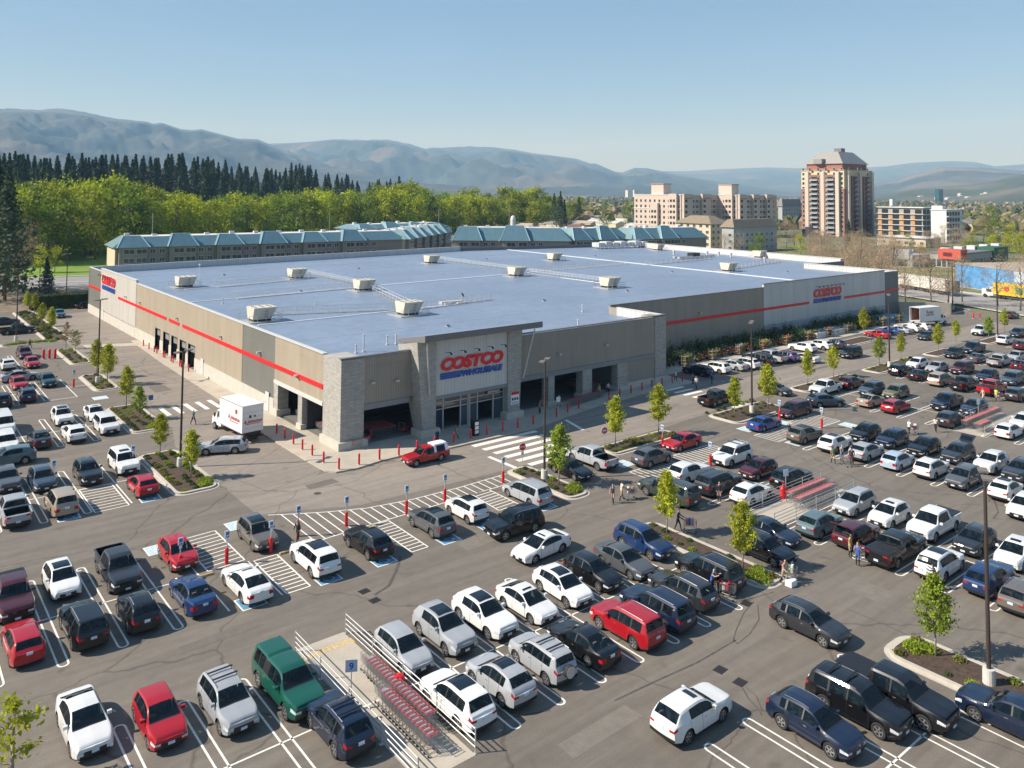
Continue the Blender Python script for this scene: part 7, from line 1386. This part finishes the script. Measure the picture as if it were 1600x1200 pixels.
# mural warehouse
SKYB = mat('mural_blue',(.07,.25,.50),.7,var=.35,scale=.12,fine=(.5,.2),detail=6); SKYL = mat('mural_pale',(.42,.5,.56),.7,var=.12,scale=.2)
a0, a1 = G(1494,447), G(1640,470); a = math.atan2(a1[1]-a0[1], a1[0]-a0[0]); t = thing('mural_warehouse', 'flat warehouse with blue painted mural wall at the right edge', 'warehouse', (*a0,0), a); L = 60
b = MB(); b.box(0,0,0,L,60,6.6,WH); b.build('wall', t); b = MB(); b.box(-.2,-.2,6.6,L+.2,60,6.9,mat('gravel_roof',(.36,.30,.235),.9,var=.1,scale=.3)); b.build('roof', t)
b = MB(); b.box(0,-.08,.2,L*.36,-.01,6.5,SKYB); b.box(L*.36,-.08,.2,L*.5,-.01,3.6,SKYB); b.box(L*.36,-.08,3.6,L,-.01,6.5,SKYL); b.box(L*.5,-.08,.2,L,-.01,3.6,SKYB); b.build('mural', t)
# trailers by the road
def trailer(p0, p1, h, m_, lab, logo=None, name='cargo_trailer', z=1.1):
    a = math.atan2(p1[1]-p0[1], p1[0]-p0[0]); L = math.hypot(p1[0]-p0[0], p1[1]-p0[1]); t = thing(name, lab, 'trailer', (*p0,0), a, None); b = MB(); b.box(0,0,z,L,2.5,h,m_); b.build('cargo_box', t); b = MB(); b.box(.5,.4,.7,L-.5,2.1,z,BLK); b.build('chassis', t)
    for wx in (1.5,2.7,L-2.5): b = MB(); b.cyl((wx,.1,.5),(wx,.5,.5),.5,RUB,n=14); b.build('wheel', t)
    return t, L
trailer(G(1403,449), G(1437,455), 4.1, mat('trailer_white',(.6,.58,.53),.5,var=.1), 'long white trailer behind the roadside trees, left one'); t, L = trailer(G(1438,455), G(1477,462), 4.2, mat('trailer_white',(.6,.58,.53),.5), 'white trailer with grey end behind the roadside trees'); b = MB(); b.box(L,0,1.1,L+2.5,2.5,4.2,TRIM); b.build('rear_end', t)
YEL = mat('trailer_yellow',(.72,.48,.02),.4,var=.06); t, L = trailer(G(1552,466), G(1632,476), 4.2, YEL, 'bright yellow box truck parked at the right edge', name='yellow_truck')
b = MB(); b.cyl((L*.28,-.03,2.8),(L*.28,0,2.8),.7,SIGNR,n=12); b.box(L*.45,-.03,1.8,L*.6,0,3.4,mat('decal_green',(.05,.3,.1),.5)); b.cyl((L*.78,-.03,2.7),(L*.78,0,2.7),.65,WF,n=12); b.build('decal', t); b = MB(); b.box(-3.2,.1,.7,-1.2,2.4,2.3,WF); b.box(-1.2,.1,.7,-.1,2.4,3.0,WF); b.box(-1.9,.0,1.6,-.6,.1,2.3,GLASS); b.build('cab', t)
for wx in (-2.3,): b = MB(); b.cyl((wx,.0,.5),(wx,.4,.5),.5,RUB,n=14); b.build('wheel', t)
# retaining wall
a0, a1 = G(1404,490), G(1486,493); b = MB(); P_ = [G(1405,489.5), G(1485.5,491.5), G(1486.5,475)]; strip(P_[:2], .4, 0, 2.6, CONC, b); strip(P_[1:], .4, 0, 2.6, CONC, b); tag(b.build('retaining_wall'), 'low pale concrete retaining wall behind the open box truck', 'wall')
# power poles
for px_, d, top, lab in ((240,330,333,'pale utility pole rising over the apartment roofs, leftmost'),(516,420,330,'pale utility pole rising over the apartment roofs, second'),(686,470,327,'pale utility pole at the right end of the long apartments'),(796,500,318,'pale utility pole beside the white tank'),(944,480,322,'pale utility pole before the meadow')):
    x, y = DP(px_, d); h = ZAT(px_, top, d); t = thing('utility_pole', lab, 'utility pole', (x,y,0), 0, 'utility poles beyond the store'); b = MB(); b.cyl((0,0,0),(0,0,h),.2,BARKG,.14,7); b.build('pole', t); b = MB(); b.box(-1.2,-.08,h-1.6,1.2,.08,h-1.4,BARKG,rot=.7); b.build('crossarm', t)
x, y = DP(802, 480); b = MB(); b.lathe([(1.6,0),(1.6,11),(1.2,12.6),(0,13.2)], WF, 14); tag(b.build('tank', loc=(x,y,0)), 'small white tank tower beside the utility pole', 'tank')
# cars parked far beyond the store
for i in range(46):
    px_, d = R.uniform(1206,1272), R.uniform(295,370); x, y = DP(px_, d); put_car(R.choice(('sedan','suv','hatch')), x, y, R.choice((0,1.57,3.14)), R.choice(('white','silver','white','charcoal','grey','navy','red')), 'x', 'tiny parked car in the distant lot left of the brick tower', 'tiny parked cars beyond the store')
for i in range(30):
    px_, d = R.uniform(1372,1440), R.uniform(355,430); x, y = DP(px_, d); put_car(R.choice(('sedan','suv','hatch')), x, y, R.choice((0,1.57,3.14)), R.choice(('white','silver','red','charcoal','grey','navy')), 'x', 'tiny parked car in the distant lot behind the pale shop', 'tiny parked cars beyond the store')
m = MB(); m.prism([DP(1200,290),DP(1275,285),DP(1275,385),DP(1200,385)], -.2, .02, ASPH); m.prism([DP(1366,350),DP(1450,345),DP(1450,440),DP(1366,440)], -.2, .02, ASPH); m.prism([DP(880,560),DP(985,560),DP(985,800),DP(880,800)], -.2, .03, LAWN); struct(m.build('far_car_park'))
# distant tree cover: far-off suburb greenery that reads as one mass
fm = MB(); rg = random.Random(9)
for i in range(5200):
    d = 640*math.exp(rg.random()*2.3); x, y = DP(rg.uniform(780,1900), d); h = rg.uniform(6,13)*(1+.0*d); r_ = h*rg.uniform(.4,.7); k = len(fm.v); n = 5; vs = []
    for zf, rf in ((.1,.7),(.55,1.),(.9,.55)):
        for j in range(n): a = 6.28*j/n+rg.uniform(-.3,.3); q = rf*r_*rg.uniform(.7,1.2); vs.append((x+q*math.cos(a), y+q*math.sin(a), h*zf*rg.uniform(.85,1.1)-.3))
    vs.append((x,y,h)); fm.add(vs, [(j,(j+1)%n,(j+1)%n+n,j+n) for j in range(n)]+[(j+n,(j+1)%n+n,(j+1)%n+2*n,j+2*n) for j in range(n)]+[(j+2*n,(j+1)%n+2*n,3*n) for j in range(n)], (LF_F, LF_F, LF_O, LF_BR)[rg.randrange(4)])
struct(fm.build('distant_tree_cover'), 'stuff')
# ------------------------------------------------------------------ mountains: ridges at their distances
def vnoise(x, y, seed):
    xi, yi = np.floor(x).astype(int), np.floor(y).astype(int); fx, fy = x-xi, y-yi; fx = fx*fx*(3-2*fx); fy = fy*fy*(3-2*fy)
    def hsh(a, b): v = np.sin(a*127.1+b*311.7+seed*74.7)*43758.5453; return v-np.floor(v)
    return (hsh(xi,yi)*(1-fx)+hsh(xi+1,yi)*fx)*(1-fy)+(hsh(xi,yi+1)*(1-fx)+hsh(xi+1,yi+1)*fx)*fy
def fbm(x, y, seed, o=6):
    s_ = 0; a = .5
    for i in range(o): s_ = s_+a*(1-np.abs(2*vnoise(x*2**i, y*2**i, seed+i)-1)); a *= .5
    return s_
def mtn(name, pts, D0, D, D2, seed, m_, amp=.3, px0=-500, px1=2100, step=4, nr=90):
    pxs = np.arange(px0, px1+1, step); cz = np.array([ZAT(p_, crest(pts, p_), D) for p_ in pxs]); rs = np.concatenate([np.linspace(D0, D, nr), np.linspace(D, D2, 14)[1:]]); V = []; dirs = []
    for p_ in pxs: q = DP(p_, 1000.); dirs.append(((q[0]-CAM[0])/1000, (q[1]-CAM[1])/1000))
    dirs = np.array(dirs)
    X = CAM[0]+dirs[:,0][:,None]*rs[None,:]; Y = CAM[1]+dirs[:,1][:,None]*rs[None,:]; t = (rs-D0)/(D-D0); prof = np.where(t <= 1, np.clip(t,0,1)**1.25, np.maximum(0, 1-(rs-D)/(D2-D))**1.1)
    N = fbm(X/1250, Y/1250, seed); N2 = fbm(X/330, Y/330, seed+9, 5); w_ = np.where(t <= 1, np.sin(np.clip(t,0,1)*math.pi)**.7, .3*np.sin(np.clip((rs-D)/(D2-D),0,1)*math.pi)); base = cz[:,None]*prof[None,:]
    Z = base+cz[:,None]*w_[None,:]*((N-.55)*amp*2.2+(N2-.5)*amp*.9); ang = cz[:,None]*rs[None,:]/D*.985; Z = np.minimum(Z, np.where(rs[None,:] < D*.97, ang, Z)); Z = Z-5
    nc, nrr = Z.shape; V = np.stack([X,Y,Z],-1).reshape(-1,3); F = [(i*nrr+j,(i+1)*nrr+j,(i+1)*nrr+j+1,i*nrr+j+1) for i in range(nc-1) for j in range(nrr-1)]
    me = bpy.data.meshes.new(name); me.from_pydata(V.tolist(), [], F); me.materials.append(m_); me.polygons.foreach_set('use_smooth', [True]*len(me.polygons)); return struct(link(name, me))
def mtmat(name, c1, c2, snow=None):
    m = mat(name, c1, .95, var=.3, scale=.0016, detail=10, fine=(.012,.3)); n, l = m.node_tree.nodes, m.node_tree.links; b = n['Principled BSDF']; src = b.inputs['Base Color'].links[0].from_socket; tc = n.new('ShaderNodeTexCoord')
    no = n.new('ShaderNodeTexNoise'); no.inputs['Scale'].default_value = .0011; no.inputs['Detail'].default_value = 9; l.new(tc.outputs['Object'], no.inputs['Vector']); r = n.new('ShaderNodeMapRange'); r.inputs['From Min'].default_value = .5; r.inputs['From Max'].default_value = .64; l.new(no.outputs['Fac'], r.inputs['Value'])
    mx = n.new('ShaderNodeMix'); mx.data_type = 'RGBA'; l.new(r.outputs[0], mx.inputs[0]); l.new(src, mx.inputs[6]); mx.inputs[7].default_value = (*c2,1); out = mx.outputs[2]
    if snow:
        sp = n.new('ShaderNodeSeparateXYZ'); l.new(tc.outputs['Object'], sp.inputs[0]); n2 = n.new('ShaderNodeTexNoise'); n2.inputs['Scale'].default_value = .004; n2.inputs['Detail'].default_value = 8; l.new(tc.outputs['Object'], n2.inputs['Vector'])
        ma = n.new('ShaderNodeMath'); ma.operation = 'MULTIPLY_ADD'; ma.inputs[1].default_value = 500; l.new(n2.outputs['Fac'], ma.inputs[0]); l.new(sp.outputs[2], ma.inputs[2]); r2 = n.new('ShaderNodeMapRange'); r2.inputs['From Min'].default_value = snow; r2.inputs['From Max'].default_value = snow+70; l.new(ma.outputs[0], r2.inputs['Value'])
        m3 = n.new('ShaderNodeMix'); m3.data_type = 'RGBA'; l.new(r2.outputs[0], m3.inputs[0]); l.new(out, m3.inputs[6]); m3.inputs[7].default_value = (.75,.76,.8,1); out = m3.outputs[2]
    l.new(out, b.inputs['Base Color']); return m
RA = [(-500,190),(-200,178),(0,171),(12,170),(75,171),(125,176),(162,184),(185,186),(225,189),(236,192.5),(250,191),(280,201),(298,202.5),(312,201),(337,207.5),(370,216),(400,217.5),(415,224),(440,236),(520,252),(640,275),(760,290),(900,297),(1000,302),(2100,330)]
RB = [(-500,260),(100,250),(300,235),(380,222),(400,219),(415,224),(450,223),(482,221),(520,217),(560,218),(575,217),(605,218),(632,225),(665,232.5),(675,230.5),(695,232),(710,230),(737,231),(775,232.5),(800,234),(830,239),(862,242.5),(900,247.5),(922,255),(930,254.5),(960,267.5),(972,269),(992,262),(1012,263),(1040,269),(1080,276),(1140,286),(1220,296),(1400,306),(2100,330)]
RC = [(-500,290),(700,285),(950,275),(1037,267),(1075,267),(1125,264),(1200,261),(1250,262.5),(1362,261),(1387,259.5),(1425,254),(1487,251),(1525,252.5),(1555,259.5),(1600,256),(1700,250),(2100,262)]
RD = [(-500,320),(1200,311),(1290,300),(1340,291),(1400,281),(1440,268),(1475,260),(1530,261),(1600,266),(1700,262),(2100,280)]
RE = [(-500,330),(1240,314),(1340,309),(1375,304),(1425,294),(1470,290),(1512,288),(1550,283),(1575,277),(1600,273),(1680,262),(1800,258),(2100,270)]
mtn('mountain_far', RC, 9500, 16500, 19500, 3, mtmat('mountain_far_rock',(.03,.045,.045),(.09,.08,.07),1000), .18, px0=600, step=6)
mtn('mountain_middle', RB, 5200, 12500, 15500, 5, mtmat('mountain_mid_rock',(.03,.045,.04),(.10,.085,.065),1075), .3, px0=-200, px1=1500, nr=90)
mtn('mountain_left', RA, 3600, 9500, 12500, 8, mtmat('mountain_left_rock',(.03,.042,.036),(.08,.07,.05)), .3, px0=-500, px1=1000, nr=90)
mtn('hill_right', RD, 5200, 9000, 11500, 11, mtmat('hill_right_rock',(.04,.05,.035),(.13,.11,.08)), .3, px0=1150, nr=60)
mtn('hill_near', RE, 2900, 4800, 6500, 14, mtmat('hill_near_rock',(.045,.06,.03),(.17,.14,.09)), .45, px0=1200, nr=60)
for i in range(40):
    d = R.uniform(3300,4600); px_ = R.uniform(1430,1640); x, y = DP(px_, d); f_ = ((d-2900)/1900)**1.25; z0 = ZAT(px_, crest(RE, px_), 4800)*f_*.93
    house(px_, d, R.uniform(14,26), 12, 7, rh, R.uniform(-.3,.3), 'tiny pale house scattered on the near right hillside', 'houses on the right hillside', WH, z0)
# ------------------------------------------------------------------ the air
if HAZE:
    b = MB(); b.box(-19500,-7500,-2.3,19500,21500,1650,mat('haze_air',(1,1,1))); o = b.build('haze'); struct(o, 'stuff'); hm = bpy.data.materials.new('haze_volume'); hm.use_nodes = True; n = hm.node_tree.nodes; n.remove(n['Principled BSDF']); pv = n.new('ShaderNodeVolumePrincipled'); pv.inputs['Color'].default_value = (.26,.50,.80,1); pv.inputs['Absorption Color'].default_value = (1,1,1,1); pv.inputs['Density'].default_value = HAZE; pv.inputs['Anisotropy'].default_value = 0
    hm.node_tree.links.new(pv.outputs[0], n['Material Output'].inputs['Volume']); o.data.materials.clear(); o.data.materials.append(hm)
